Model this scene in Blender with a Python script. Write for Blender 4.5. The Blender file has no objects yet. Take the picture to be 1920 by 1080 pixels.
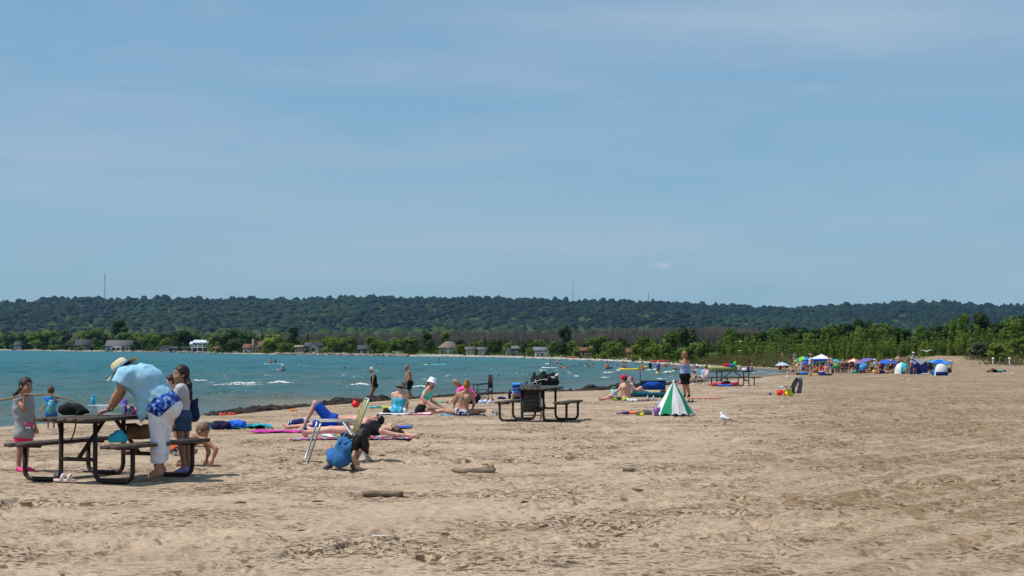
import bpy, math, random
import numpy as np
from mathutils import Vector, Matrix
R = math.radians
rng = np.random.default_rng(7)
random.seed(7)
SC = bpy.context.scene
COL = SC.collection

# ------------------------------------------------------------------ camera
F = 3300.0            # focal length in pixels of the 1920 px wide photograph
HOR = 650.0           # image row of the horizon
CAMZ = 1.55
PITCH = math.atan((HOR - 540.0) / F)
cam = bpy.data.cameras.new('camera')
cam.sensor_width = 36.0
cam.lens = F / 1920.0 * 36.0
cam.clip_start = 0.1
cam.clip_end = 40000.0
camo = bpy.data.objects.new('camera', cam)
COL.objects.link(camo)
camo.location = (0, 0, CAMZ)
camo.rotation_euler = (R(90) + PITCH, 0, 0)
SC.camera = camo

# ------------------------------------------------------------------ sky, sun, exposure
SUN_EL = R(61.0)
SUN_DIR = Vector((-1.0, -0.16, 0.0)).normalized()       # horizontal direction towards the sun
world = bpy.data.worlds.new('World')
SC.world = world
world.use_nodes = True
wn, wl = world.node_tree.nodes, world.node_tree.links
wn.clear()
def N(nodes, t, **kw):
    n = nodes.new(t)
    for k, v in kw.items():
        setattr(n, k, v)
    return n
sky = N(wn, 'ShaderNodeTexSky', sky_type='NISHITA', sun_disc=False)
sky.sun_elevation = SUN_EL
sky.sun_rotation = math.atan2(SUN_DIR.x, SUN_DIR.y)
sky.altitude = 200.0
sky.air_density = 1.0
sky.dust_density = 0.6
sky.ozone_density = 2.2
bg = N(wn, 'ShaderNodeBackground')
bg.inputs['Strength'].default_value = 0.094
tc = N(wn, 'ShaderNodeTexCoord')
# thin cirrus: stretched noise on the view direction
mp = N(wn, 'ShaderNodeMapping')
mp.inputs['Scale'].default_value = (2.2, 2.2, 15.0)
mp.inputs['Rotation'].default_value = (0, R(4), 0)
no = N(wn, 'ShaderNodeTexNoise')
no.inputs['Scale'].default_value = 1.6
no.inputs['Detail'].default_value = 7.0
no.inputs['Roughness'].default_value = 0.58
no.inputs['Distortion'].default_value = 0.5
rp = N(wn, 'ShaderNodeValToRGB')
rp.color_ramp.elements[0].position = 0.40
rp.color_ramp.elements[0].color = (0, 0, 0, 1)
rp.color_ramp.elements[1].position = 0.74
rp.color_ramp.elements[1].color = (0.5, 0.5, 0.5, 1)
tint = N(wn, 'ShaderNodeMixRGB', blend_type='MULTIPLY')
tint.inputs[0].default_value = 1.0
tint.inputs[2].default_value = (0.60, 0.78, 0.93, 1)
mx = N(wn, 'ShaderNodeMixRGB')
mx.inputs[2].default_value = (4.9, 5.7, 7.0, 1)
wl.new(tc.outputs['Generated'], mp.inputs['Vector'])
wl.new(mp.outputs['Vector'], no.inputs['Vector'])
wl.new(no.outputs['Fac'], rp.inputs['Fac'])
wl.new(sky.outputs['Color'], tint.inputs[1])
wl.new(rp.outputs['Color'], mx.inputs[0])
# hazy summer air evens the sky out; one broad veil and one small puff of cloud
veil = N(wn, 'ShaderNodeMixRGB'); veil.inputs[0].default_value = 0.5; veil.inputs[2].default_value = (3.2, 5.55, 7.5, 1)
wl.new(tint.outputs['Color'], veil.inputs[1]); wl.new(veil.outputs['Color'], mx.inputs[1])
def lens(px, py, sx, sz, lo, hi, amt, src, colr):
    r_, y_, z_ = px - 960.0, 3300.0, 650.0 - py
    d0 = Vector((r_, y_, z_)).normalized()
    s1 = N(wn, 'ShaderNodeVectorMath', operation='SUBTRACT'); s1.inputs[1].default_value = d0
    s2 = N(wn, 'ShaderNodeVectorMath', operation='MULTIPLY'); s2.inputs[1].default_value = (1 / sx, 1 / sx, 1 / sz)
    s3 = N(wn, 'ShaderNodeVectorMath', operation='LENGTH')
    ns = N(wn, 'ShaderNodeTexNoise'); ns.inputs['Scale'].default_value = 1.7; ns.inputs['Detail'].default_value = 5
    mr = N(wn, 'ShaderNodeMapRange', interpolation_type='SMOOTHSTEP'); mr.inputs[1].default_value = hi; mr.inputs[2].default_value = lo; mr.inputs[4].default_value = amt
    ml = N(wn, 'ShaderNodeMath', operation='MULTIPLY_ADD'); ml.inputs[1].default_value = 1.3
    wl.new(tc.outputs['Generated'], s1.inputs[0]); wl.new(s1.outputs[0], s2.inputs[0]); wl.new(s2.outputs[0], s3.inputs[0]); wl.new(s2.outputs[0], ns.inputs['Vector'])
    wl.new(ns.outputs['Fac'], ml.inputs[0]); wl.new(s3.outputs['Value'], ml.inputs[2]); wl.new(ml.outputs[0], mr.inputs[0])
    k = N(wn, 'ShaderNodeMixRGB'); k.inputs[2].default_value = colr
    wl.new(mr.outputs[0], k.inputs[0]); wl.new(src, k.inputs[1]); return k.outputs['Color']
out_ = lens(1560, 45, 0.17, 0.022, 0.4, 1.9, 0.62, mx.outputs['Color'], (4.6, 5.75, 7.2, 1))
out_ = lens(1245, 498, 0.008, 0.003, 0.5, 1.7, 0.7, out_, (5.2, 6.2, 6.8, 1))
wl.new(out_, bg.inputs['Color'])
wo = N(wn, 'ShaderNodeOutputWorld')
wl.new(bg.outputs['Background'], wo.inputs['Surface'])

sun = bpy.data.lights.new('sun', 'SUN')
sun.energy = 4.6
sun.angle = R(0.53)
sun.color = (1.0, 0.955, 0.89)
suno = bpy.data.objects.new('sun', sun)
COL.objects.link(suno)
_sd = Vector((SUN_DIR.x * math.cos(SUN_EL), SUN_DIR.y * math.cos(SUN_EL), math.sin(SUN_EL)))
suno.rotation_euler = _sd.to_track_quat('Z', 'Y').to_euler()
suno.location = (-30, 0, 60)

SC.view_settings.view_transform = 'Standard'
SC.view_settings.look = 'None'
SC.view_settings.exposure = 0.0
SC.view_settings.gamma = 1.0
SC.view_settings.use_curve_mapping = False
SC.render.engine = 'CYCLES'
SC.cycles.use_denoising = True
SC.cycles.max_bounces = 6
SC.cycles.diffuse_bounces = 2
SC.cycles.glossy_bounces = 2
SC.cycles.transmission_bounces = 4
SC.cycles.transparent_max_bounces = 8
SC.cycles.volume_bounces = 0
SC.cycles.caustics_reflective = False
SC.cycles.caustics_refractive = False
SC.cycles.sample_clamp_indirect = 4.0

# ------------------------------------------------------------------ helpers: pixels of the photograph to places on the ground
_ca, _sa = math.cos(PITCH), math.sin(PITCH)
def ray(px, py):
    r, u = (px - 960.0), (540.0 - py)
    return r, F * _ca - u * _sa, F * _sa + u * _ca
def P(px, py, Y):
    r, y, z = ray(px, py)
    k = Y / y
    return np.array([r * k, Y, CAMZ + z * k])

WL = -0.75            # lake level
def _w(px, py):
    r, y, z = ray(px, py)
    k = (WL - CAMZ) / z
    return (r * k, y * k)
NEAR_SHORE = [(-60, -60), (-34, -20), (-24, 20), (-18.5, 36)] + [_w(*p) for p in [
    (0, 804), (120, 800), (225, 795), (350, 786), (480, 771), (560, 765), (640, 758), (760, 750), (900, 742), (1000, 739),
    (1070, 736), (1140, 730), (1200, 725), (1280, 718), (1340, 712), (1400, 707), (1450, 702), (1478, 698)]]
FAR_SHORE = [_w(*p) for p in [(1472, 694.5), (1430, 692.5), (1380, 691), (1300, 687), (1250, 683), (1200, 680), (1100, 675.5),
    (960, 670.5), (850, 668.5), (760, 668.2), (700, 667.3), (600, 665.6), (500, 664.2), (400, 662.3), (300, 660.3), (180, 658.8), (60, 657.2), (0, 656.6),
    (-150, 655.5)]] + [(-1100, 2200), (-2600, 2600), (-2600, -60)]
POLY = np.array(NEAR_SHORE + FAR_SHORE)
def shore_d(x, y):
    """signed distance to the shoreline: positive on land, negative over the lake"""
    x = np.asarray(x, float); y = np.asarray(y, float)
    if x.size <= 8:
        X, Y_ = x.ravel()[:, None], y.ravel()[:, None]
        A, E = POLY[None], (np.roll(POLY, -1, 0) - POLY)[None]
        t = np.clip(((X - A[..., 0]) * E[..., 0] + (Y_ - A[..., 1]) * E[..., 1]) / (E ** 2).sum(-1), 0, 1)
        d = np.sqrt(((X - A[..., 0] - t * E[..., 0]) ** 2 + (Y_ - A[..., 1] - t * E[..., 1]) ** 2).min(1))
        c = (A[..., 1] > Y_) != (A[..., 1] + E[..., 1] > Y_)
        xi = A[..., 0] + (Y_ - A[..., 1]) / np.where(E[..., 1] == 0, 1e-9, E[..., 1]) * E[..., 0]
        return np.where((c & (X < xi)).sum(1) % 2 == 1, -d, d).reshape(x.shape)
    best = np.full(x.shape, 1e18); ins = np.zeros(x.shape, bool)
    n = len(POLY)
    for i in range(n):
        ax, ay = POLY[i]; bx, by = POLY[(i + 1) % n]
        ex, ey = bx - ax, by - ay
        t = np.clip(((x - ax) * ex + (y - ay) * ey) / (ex * ex + ey * ey), 0, 1)
        best = np.minimum(best, (x - ax - t * ex) ** 2 + (y - ay - t * ey) ** 2)
        c = (ay > y) != (by > y)
        with np.errstate(divide='ignore', invalid='ignore'):
            xi = ax + (y - ay) / (by - ay if by != ay else 1e-9) * ex
        ins ^= c & (x < xi)
    d = np.sqrt(best)
    return np.where(ins, -d, d)

def _hash(ix, iy, seed):
    h = (ix.astype(np.int64) * 374761393 + iy.astype(np.int64) * 668265263 + seed * 974711) & 0xffffffff
    h = ((h ^ (h >> 13)) * 1274126177) & 0xffffffff
    return ((h ^ (h >> 16)) & 0xffffff) / float(0xffffff)
def vn(x, y, seed=0):
    x = np.asarray(x, float); y = np.asarray(y, float)
    ix, iy = np.floor(x), np.floor(y)
    fx, fy = x - ix, y - iy
    fx = fx * fx * (3 - 2 * fx); fy = fy * fy * (3 - 2 * fy)
    a = _hash(ix, iy, seed); b = _hash(ix + 1, iy, seed); c = _hash(ix, iy + 1, seed); d = _hash(ix + 1, iy + 1, seed)
    return (a + (b - a) * fx) * (1 - fy) + (c + (d - c) * fx) * fy
def fbm(x, y, seed=0, o=4, g=0.5):
    s = 0; a = 1; t = 0
    for i in range(o):
        s = s + a * vn(x * 2 ** i + 17.3 * i, y * 2 ** i - 9.1 * i, seed + i); t += a; a *= g
    return s / t - 0.5
def sstep(a, b, x):
    t = np.clip((x - a) / (b - a), 0, 1)
    return t * t * (3 - 2 * t)

# ridge of the escarpment: pixel column -> pixel row of its skyline
RIDGE = np.array([(-900, 566), (-400, 560), (0, 567), (60, 565), (90, 561), (170, 559), (205, 563), (245, 560), (330, 559), (420, 562), (480, 560), (560, 563),
    (640, 558), (720, 558), (800, 560), (890, 558), (960, 561), (1040, 564), (1100, 565), (1160, 566), (1200, 567), (1240, 569), (1300, 571),
    (1360, 574), (1420, 577), (1480, 578), (1540, 576), (1600, 572), (1660, 570), (1720, 568), (1760, 567), (1800, 570), (1860, 573), (1920, 577), (2300, 580), (2900, 570)], float)
def hill_z(x, y):
    px = 960 + x / np.maximum(y, 1) * F
    top = (HOR - np.interp(px, RIDGE[:, 0], RIDGE[:, 1])) / F * 5000.0 - 14.0
    t = np.clip((y - 3000) / 2000.0, 0, 1.15)
    prof = np.where(t < 0.22, 0.30 * sstep(0, 0.22, t), 0.30 + 0.70 * np.clip((t - 0.22) / 0.78, 0, 1) ** 0.8)
    g = fbm(x / 420.0, y / 900.0, 31, 4)
    return top * prof * (1 + 0.30 * g * (1 - sstep(0.7, 0.95, t))) * (1 - 0.2 * sstep(1.0, 1.15, t))
def ter(x, y, d=None):
    x = np.asarray(x, float); y = np.asarray(y, float)
    if d is None: d = shore_d(x, y)
    zp = -0.005 * np.clip(y - 20, 0, 120) + 0.0035 * np.clip(x - 6, 0, 40)
    far = sstep(176, 205, y + 0.0 * x)
    dune = 0.55 * fbm(x / 14.0, y / 9.0, 5, 3) + 0.35
    zfar = -0.55 + dune * 0.8 + 0.75 * sstep(40, 50, x) * sstep(178, 192, y) + 2.4 * sstep(40, 260, d) + 6 * sstep(400, 2500, d)
    zp = zp * (1 - far) + zfar * far
    land = WL + (zp - WL) * (1 - np.exp(-np.maximum(d, 0) / 5.0))
    lake = WL - 0.06 * np.minimum(-d, 12) - 0.03 * np.clip(-d - 12, 0, 60)
    z = np.where(d >= 0, land, lake)
    return z + np.where(y > 3000, hill_z(x, y), 0) if (y > 3000).any() else z
def zg(x, y):
    return float(ter(np.array([x]), np.array([y]))[0])
def G(px, py):
    """where the line of sight through a pixel first meets the sand"""
    r, yy, z = ray(px, py)
    ys = np.concatenate([np.arange(8, 120, 0.5), np.arange(120, 420, 1.0)])
    k = ys / yy
    h = CAMZ + z * k - ter(r * k, ys)
    i = int(np.argmax(h < 0)) if (h < 0).any() else len(ys) - 1
    i = max(i, 1)
    t = h[i - 1] / max(h[i - 1] - h[i], 1e-9)
    Y = ys[i - 1] + (ys[i] - ys[i - 1]) * min(max(t, 0), 1)
    x = r / yy * Y
    return np.array([x, Y, zg(x, Y)])
def GW(px, py):
    x, y = _w(px, py)
    return np.array([x, y, WL])

# ------------------------------------------------------------------ helpers: meshes, objects, tags
def mesh_np(name, V, Fc, mats=(), mi=None, smooth=True, attrs=None):
    me = bpy.data.meshes.new(name)
    V = np.ascontiguousarray(V, dtype=np.float32)
    if not isinstance(Fc, list): Fc = [Fc]
    Fc = [np.asarray(f, dtype=np.int32) for f in Fc if len(f)]
    nl = sum(f.size for f in Fc); nf = sum(len(f) for f in Fc)
    me.vertices.add(len(V)); me.vertices.foreach_set('co', V.ravel())
    me.loops.add(nl); me.polygons.add(nf)
    me.loops.foreach_set('vertex_index', np.concatenate([f.ravel() for f in Fc]))
    st = []; o = 0
    for f in Fc:
        st.append(o + np.arange(len(f)) * f.shape[1]); o += f.size
    me.polygons.foreach_set('loop_start', np.concatenate(st).astype(np.int32))
    if smooth: me.polygons.foreach_set('use_smooth', np.ones(nf, bool))
    for m in mats: me.materials.append(m)
    if mi is not None: me.polygons.foreach_set('material_index', np.asarray(mi, np.int32))
    me.update(calc_edges=True)
    if attrs:
        for k, (dom, arr) in attrs.items():
            a = me.attributes.new(k, 'FLOAT', dom); a.data.foreach_set('value', np.asarray(arr, np.float32))
    return me
def link(name, me, parent=None, loc=None, **kw):
    o = bpy.data.objects.new(name, me)
    COL.objects.link(o)
    if parent is not None: o.parent = parent
    if loc is not None: o.location = loc
    for k, v in kw.items(): o[k] = v
    return o
def tag(o, label, cat, group=None):
    o['label'] = label; o['category'] = cat
    if group: o['group'] = group
    return o
def empty(name, loc, rz=0.0):
    o = bpy.data.objects.new(name, None); COL.objects.link(o)
    o.location = loc; o.rotation_euler = (0, 0, rz); o.empty_display_size = 0.1
    return o
def gridfaces(nr, nc):
    i = np.arange(nr * nc).reshape(nr, nc)
    return np.stack([i[:-1, :-1], i[:-1, 1:], i[1:, 1:], i[1:, :-1]], -1).reshape(-1, 4)

class MB:
    """collects simple shapes into one mesh"""
    def __init__(s): s.v = []; s.q = []; s.t = []; s.mq = []; s.mt = []; s.n = 0
    def add(s, V, Q=(), T=(), m=0):
        V = np.asarray(V, float).reshape(-1, 3)
        s.v.append(V)
        if len(Q): s.q.append(np.asarray(Q, int) + s.n); s.mq.append(np.full(len(Q), m))
        if len(T): s.t.append(np.asarray(T, int) + s.n); s.mt.append(np.full(len(T), m))
        s.n += len(V); return s
    def box(s, c, size, rot=None, m=0, taper=1.0):
        hx, hy, hz = np.asarray(size, float) / 2
        V = np.array([[-hx, -hy, -hz], [hx, -hy, -hz], [hx, hy, -hz], [-hx, hy, -hz],
                      [-hx * taper, -hy * taper, hz], [hx * taper, -hy * taper, hz], [hx * taper, hy * taper, hz], [-hx * taper, hy * taper, hz]])
        if rot is not None: V = V @ np.array(rot).T
        return s.add(V + np.asarray(c, float), [[0, 3, 2, 1], [4, 5, 6, 7], [0, 1, 5, 4], [1, 2, 6, 5], [2, 3, 7, 6], [3, 0, 4, 7]], m=m)
    def bar(s, a, b, w, h, m=0, up=(0, 0, 1)):
        a = np.asarray(a, float); b = np.asarray(b, float)
        d = b - a; L = np.linalg.norm(d); d = d / L
        u = np.asarray(up, float)
        if abs(np.dot(u, d)) > 0.98: u = np.array([0, 1.0, 0])
        sd = np.cross(d, u); sd /= np.linalg.norm(sd); uu = np.cross(sd, d)
        return s.box((a + b) / 2, (L, w, h), np.stack([d, sd, uu], 1), m)
    def tube(s, pts, r, n=8, m=0, cap=True):
        pts = np.asarray(pts, float); k = len(pts)
        r = np.broadcast_to(np.asarray(r, float), (k,))
        T = np.gradient(pts, axis=0); T /= np.maximum(np.linalg.norm(T, axis=1, keepdims=True), 1e-9)
        ref = np.array([0, 0, 1.0]) if abs(T[0][2]) < 0.9 else np.array([1.0, 0, 0])
        an = np.arange(n) / n * 2 * math.pi
        V = []
        nrm = np.cross(T[0], ref); nrm /= np.linalg.norm(nrm)
        for i in range(k):
            nrm = nrm - T[i] * np.dot(nrm, T[i]); nrm /= max(np.linalg.norm(nrm), 1e-9)
            bn = np.cross(T[i], nrm)
            V.append(pts[i] + r[i] * (np.cos(an)[:, None] * nrm + np.sin(an)[:, None] * bn))
        V = np.concatenate(V)
        Q = []
        for i in range(k - 1):
            a = i * n + np.arange(n); b = i * n + (np.arange(n) + 1) % n
            Q.append(np.stack([a, b, b + n, a + n], 1))
        Tq = []
        if cap:
            V = np.concatenate([V, pts[:1], pts[-1:]])
            a = np.arange(n); b = (a + 1) % n
            Tq = np.concatenate([np.stack([b, a, np.full(n, k * n)], 1), np.stack([a + (k - 1) * n, b + (k - 1) * n, np.full(n, k * n + 1)], 1)])
        return s.add(V, np.concatenate(Q), Tq, m)
    def lathe(s, prof, n=16, c=(0, 0, 0), rot=None, m=0, sx=1.0, sy=1.0):
        prof = np.asarray(prof, float); k = len(prof)
        an = np.arange(n) / n * 2 * math.pi
        V = np.stack([prof[:, :1] * np.cos(an) * sx, prof[:, :1] * np.sin(an) * sy, np.repeat(prof[:, 1:2], n, 1)], -1).reshape(-1, 3)
        if rot is not None: V = V @ np.array(rot).T
        Q = []
        for i in range(k - 1):
            a = i * n + np.arange(n); b = i * n + (np.arange(n) + 1) % n
            Q.append(np.stack([a, b, b + n, a + n], 1))
        return s.add(V + np.asarray(c, float), np.concatenate(Q), m=m)
    def mesh(s, name, mats, smooth=False):
        V = np.concatenate(s.v)
        fs = []; mi = []
        if s.q: fs.append(np.concatenate(s.q)); mi.append(np.concatenate(s.mq))
        if s.t: fs.append(np.concatenate(s.t)); mi.append(np.concatenate(s.mt))
        if not isinstance(mats, (list, tuple)): mats = [mats]
        return mesh_np(name, V, fs, mats, np.concatenate(mi), smooth)
    def obj(s, name, mats, parent=None, smooth=False, loc=None):
        return link(name, s.mesh(name, mats, smooth), parent, loc)

# ------------------------------------------------------------------ helpers: materials
MATS = {}
def mat(name, col, rough=0.6, var=0.12, scale=30.0, bump=0.0, bscale=60.0, metal=0.0, spec=0.3, coords='Object', detail=4.0, col2=None, sheen=0.0, trans=0.0, alpha=1.0):
    """plain material with noise variation in colour and, if asked, a fine bump"""
    if name in MATS: return MATS[name]
    m = bpy.data.materials.new(name); m.use_nodes = True
    nt = m.node_tree; nd, lk = nt.nodes, nt.links
    b = nd['Principled BSDF']
    b.inputs['Roughness'].default_value = rough
    b.inputs['Metallic'].default_value = metal
    b.inputs['Specular IOR Level'].default_value = spec
    t = nd.new('ShaderNodeTexCoord')
    n = nd.new('ShaderNodeTexNoise'); n.inputs['Scale'].default_value = scale; n.inputs['Detail'].default_value = detail
    lk.new(t.outputs[coords], n.inputs['Vector'])
    c = np.array(col[:3]); lo = c * (1 - var); hi = np.minimum(c * (1 + var), 1.0) if col2 is None else np.array(col2[:3])
    r = nd.new('ShaderNodeValToRGB')
    r.color_ramp.elements[0].position = 0.3; r.color_ramp.elements[1].position = 0.7
    r.color_ramp.elements[0].color = (*lo, 1); r.color_ramp.elements[1].color = (*hi, 1)
    lk.new(n.outputs['Fac'], r.inputs['Fac']); lk.new(r.outputs['Color'], b.inputs['Base Color'])
    if bump:
        n2 = nd.new('ShaderNodeTexNoise'); n2.inputs['Scale'].default_value = bscale; n2.inputs['Detail'].default_value = 3
        lk.new(t.outputs[coords], n2.inputs['Vector'])
        bp = nd.new('ShaderNodeBump'); bp.inputs['Strength'].default_value = bump; bp.inputs['Distance'].default_value = 0.02
        lk.new(n2.outputs['Fac'], bp.inputs['Height']); lk.new(bp.outputs['Normal'], b.inputs['Normal'])
    if trans: b.inputs['Transmission Weight'].default_value = trans
    if alpha < 1: b.inputs['Alpha'].default_value = alpha
    MATS[name] = m
    return m
def srgb(r, g, b):
    f = lambda v: ((v / 255 + 0.055) / 1.055) ** 2.4 if v > 10 else v / 255 / 12.92
    return (f(r), f(g), f(b))
# ================================================================== SETTING
# ------------------------------------------------------------------ sand
def sand_material():
    m = bpy.data.materials.new('sand'); m.use_nodes = True
    nd, lk = m.node_tree.nodes, m.node_tree.links
    b = nd['Principled BSDF']; b.inputs['Roughness'].default_value = 0.95; b.inputs['Specular IOR Level'].default_value = 0.1
    g = nd.new('ShaderNodeNewGeometry')
    def noise(scale, det, vec=None, rough=0.55):
        n = nd.new('ShaderNodeTexNoise'); n.inputs['Scale'].default_value = scale; n.inputs['Detail'].default_value = det
        n.inputs['Roughness'].default_value = rough
        lk.new(vec if vec is not None else g.outputs['Position'], n.inputs['Vector']); return n
    def ramp(src, p0, c0, p1, c1):
        r = nd.new('ShaderNodeValToRGB'); e = r.color_ramp.elements
        e[0].position, e[1].position = p0, p1; e[0].color = (*c0, 1); e[1].color = (*c1, 1)
        lk.new(src, r.inputs['Fac']); return r
    def mix(f, a, c):
        x = nd.new('ShaderNodeMixRGB')
        for s, i in ((f, 0), (a, 1), (c, 2)):
            if isinstance(s, (int, float)): x.inputs[i].default_value = s
            elif isinstance(s, tuple): x.inputs[i].default_value = (*s, 1)
            else: lk.new(s, x.inputs[i])
        return x.outputs['Color']
    base = ramp(noise(0.55, 6).outputs['Fac'], 0.3, (0.400, 0.300, 0.211), 0.7, (0.495, 0.380, 0.272)).outputs['Color']
    fine = ramp(noise(14.0, 5, None, 0.7).outputs['Fac'], 0.32, (0.62, 0.58, 0.52), 0.55, (1, 1, 1))
    mu = nd.new('ShaderNodeMixRGB'); mu.blend_type = 'MULTIPLY'; mu.inputs[0].default_value = 0.6
    lk.new(base, mu.inputs[1]); lk.new(fine.outputs['Color'], mu.inputs[2])
    col = mu.outputs['Color']
    mk = ramp(noise(0.5, 5).outputs['Fac'], 0.44, (0, 0, 0), 0.60, (1, 1, 1))
    dm = nd.new('ShaderNodeAttribute'); dm.attribute_name = 'damp'
    for sc_, p0, p1, am in ((1.6, 0.52, 0.64, 0.40), (5.0, 0.55, 0.61, 0.8), (10.0, 0.53, 0.58, 0.95), (24.0, 0.53, 0.57, 1.0)):
        m1 = ramp(noise(sc_, 5, None, 0.62).outputs['Fac'], p0, (0, 0, 0), p1, (am, am, am))
        q = nd.new('ShaderNodeMath'); q.operation = 'MULTIPLY_ADD'; q.inputs[1].default_value = 0.80; q.inputs[2].default_value = 0.20; ms = nd.new('ShaderNodeMath'); ms.operation = 'MULTIPLY_ADD'; ms.use_clamp = True; ms.inputs[1].default_value = 1.1; lk.new(dm.outputs['Fac'], ms.inputs[0]); lk.new(mk.outputs['Color'], ms.inputs[2]); lk.new(ms.outputs[0], q.inputs[0])
        q2 = nd.new('ShaderNodeMath'); q2.operation = 'MULTIPLY'; lk.new(q.outputs[0], q2.inputs[0]); lk.new(m1.outputs['Color'], q2.inputs[1])
        col = mix(q2.outputs[0], col, (0.085, 0.054, 0.030))
    at = nd.new('ShaderNodeAttribute'); at.attribute_name = 'damp'
    col = mix(at.outputs['Fac'], col, (0.205, 0.134, 0.070))
    aw = nd.new('ShaderNodeAttribute'); aw.attribute_name = 'wet'
    col = mix(aw.outputs['Fac'], col, (0.13, 0.105, 0.07))
    lk.new(col, b.inputs['Base Color'])
    bp = nd.new('ShaderNodeBump'); bp.inputs['Strength'].default_value = 0.55; bp.inputs['Distance'].default_value = 0.03
    lk.new(noise(22.0, 6, None, 0.65).outputs['Fac'], bp.inputs['Height']); lk.new(bp.outputs['Normal'], b.inputs['Normal'])
    return m
M_SAND = sand_material()

def rut(x, y):
    return np.sin((x * 0.83 - y * 0.55 + 0.35 * fbm(x / 2.5, y / 2.5, 78, 2)) * 2 * math.pi / 0.62)
def sand_relief(x, y):
    """trodden dry sand: soft footprints, clods and wheel ruts (metres)"""
    big = 0.04 * fbm(x / 3.2, y / 3.2, 11, 3)
    d1 = fbm(x / 0.30, y / 0.42, 3, 3)
    d2 = fbm(x / 0.12, y / 0.16, 9, 2)
    mask = sstep(-0.16, 0.22, fbm(x / 2.6, y / 2.0, 41, 3) + 0.10 * sstep(-4, 8, x))
    pits = -0.075 * sstep(0.12, 0.20, d1) + 0.016 * sstep(0.04, 0.25, -d1)
    clod = 0.036 * sstep(0.20, 0.29, d2) - 0.022 * sstep(0.16, 0.3, -d2)
    # tyre tracks of the beach groomer running away on the open side
    side = sstep(-1.0, 3.0, x - 0.4 - 0.157 * (y - 12))
    tr = 0.020 * rut(x, y) * side * (0.3 + 1.1 * vn(x / 0.4, y / 0.3, 77))
    return big + (0.06 + 0.62 * mask) * (pits + clod) + tr

def build_sand():
    ys = np.concatenate([np.linspace(5.5, 9.5, 12, endpoint=False), 9.5 * np.exp(np.linspace(0, math.log(60 / 9.5), 490, endpoint=False)),
                         60 * np.exp(np.linspace(0, math.log(215 / 60.0), 120))])
    u = np.linspace(-1.20, 1.20, 560)
    Yg, U = np.meshgrid(ys, u, indexing='ij')
    Xg = U * 0.291 * (Yg + 2.5)
    d = shore_d(Xg.ravel(), Yg.ravel()).reshape(Xg.shape)
    Z = ter(Xg.ravel(), Yg.ravel(), d.ravel()).reshape(Xg.shape)
    fade = sstep(0.3, 5.0, d) * (1 - 0.55 * sstep(45, 120, Yg))
    Z = Z + sand_relief(Xg, Yg) * fade
    side = sstep(-1.0, 3.5, Xg - 0.4 - 0.157 * (Yg - 12))
    damp = sstep(0.04, 0.40, fbm(Xg / 4.0, Yg / 6.0, 61, 4) + 0.20 * side)
    fine = sstep(0.02, 0.30, fbm(Xg / 0.22, Yg / 0.5, 63, 3) + 0.10 * fbm(Xg / 2.0, Yg / 2.0, 64, 2))
    damp = np.clip(0.40 * damp * (0.35 + fine) + side * (0.22 + 0.20 * fine + 0.16 * rut(Xg, Yg) * (1 - sstep(30, 60, Yg))) + 0.2 * fine * sstep(-0.1, .25, fbm(Xg / 3, Yg / 3, 66, 3)), 0, 0.85)
    wet = (1 - sstep(0.4, 3.2, d)) * 0.9
    fc = gridfaces(*Xg.shape)
    keep = (d.ravel()[fc] > -2.5).any(1)
    fc = fc[keep]
    used = np.unique(fc); rem = np.full(Xg.size, -1); rem[used] = np.arange(len(used))
    V = np.stack([Xg.ravel(), Yg.ravel(), Z.ravel()], 1)[used]
    me = mesh_np('beach_sand', V, rem[fc], [M_SAND], attrs={'damp': ('POINT', damp.ravel()[used]), 'wet': ('POINT', wet.ravel()[used])})
    link('beach_sand', me, kind='structure')
build_sand()

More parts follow.
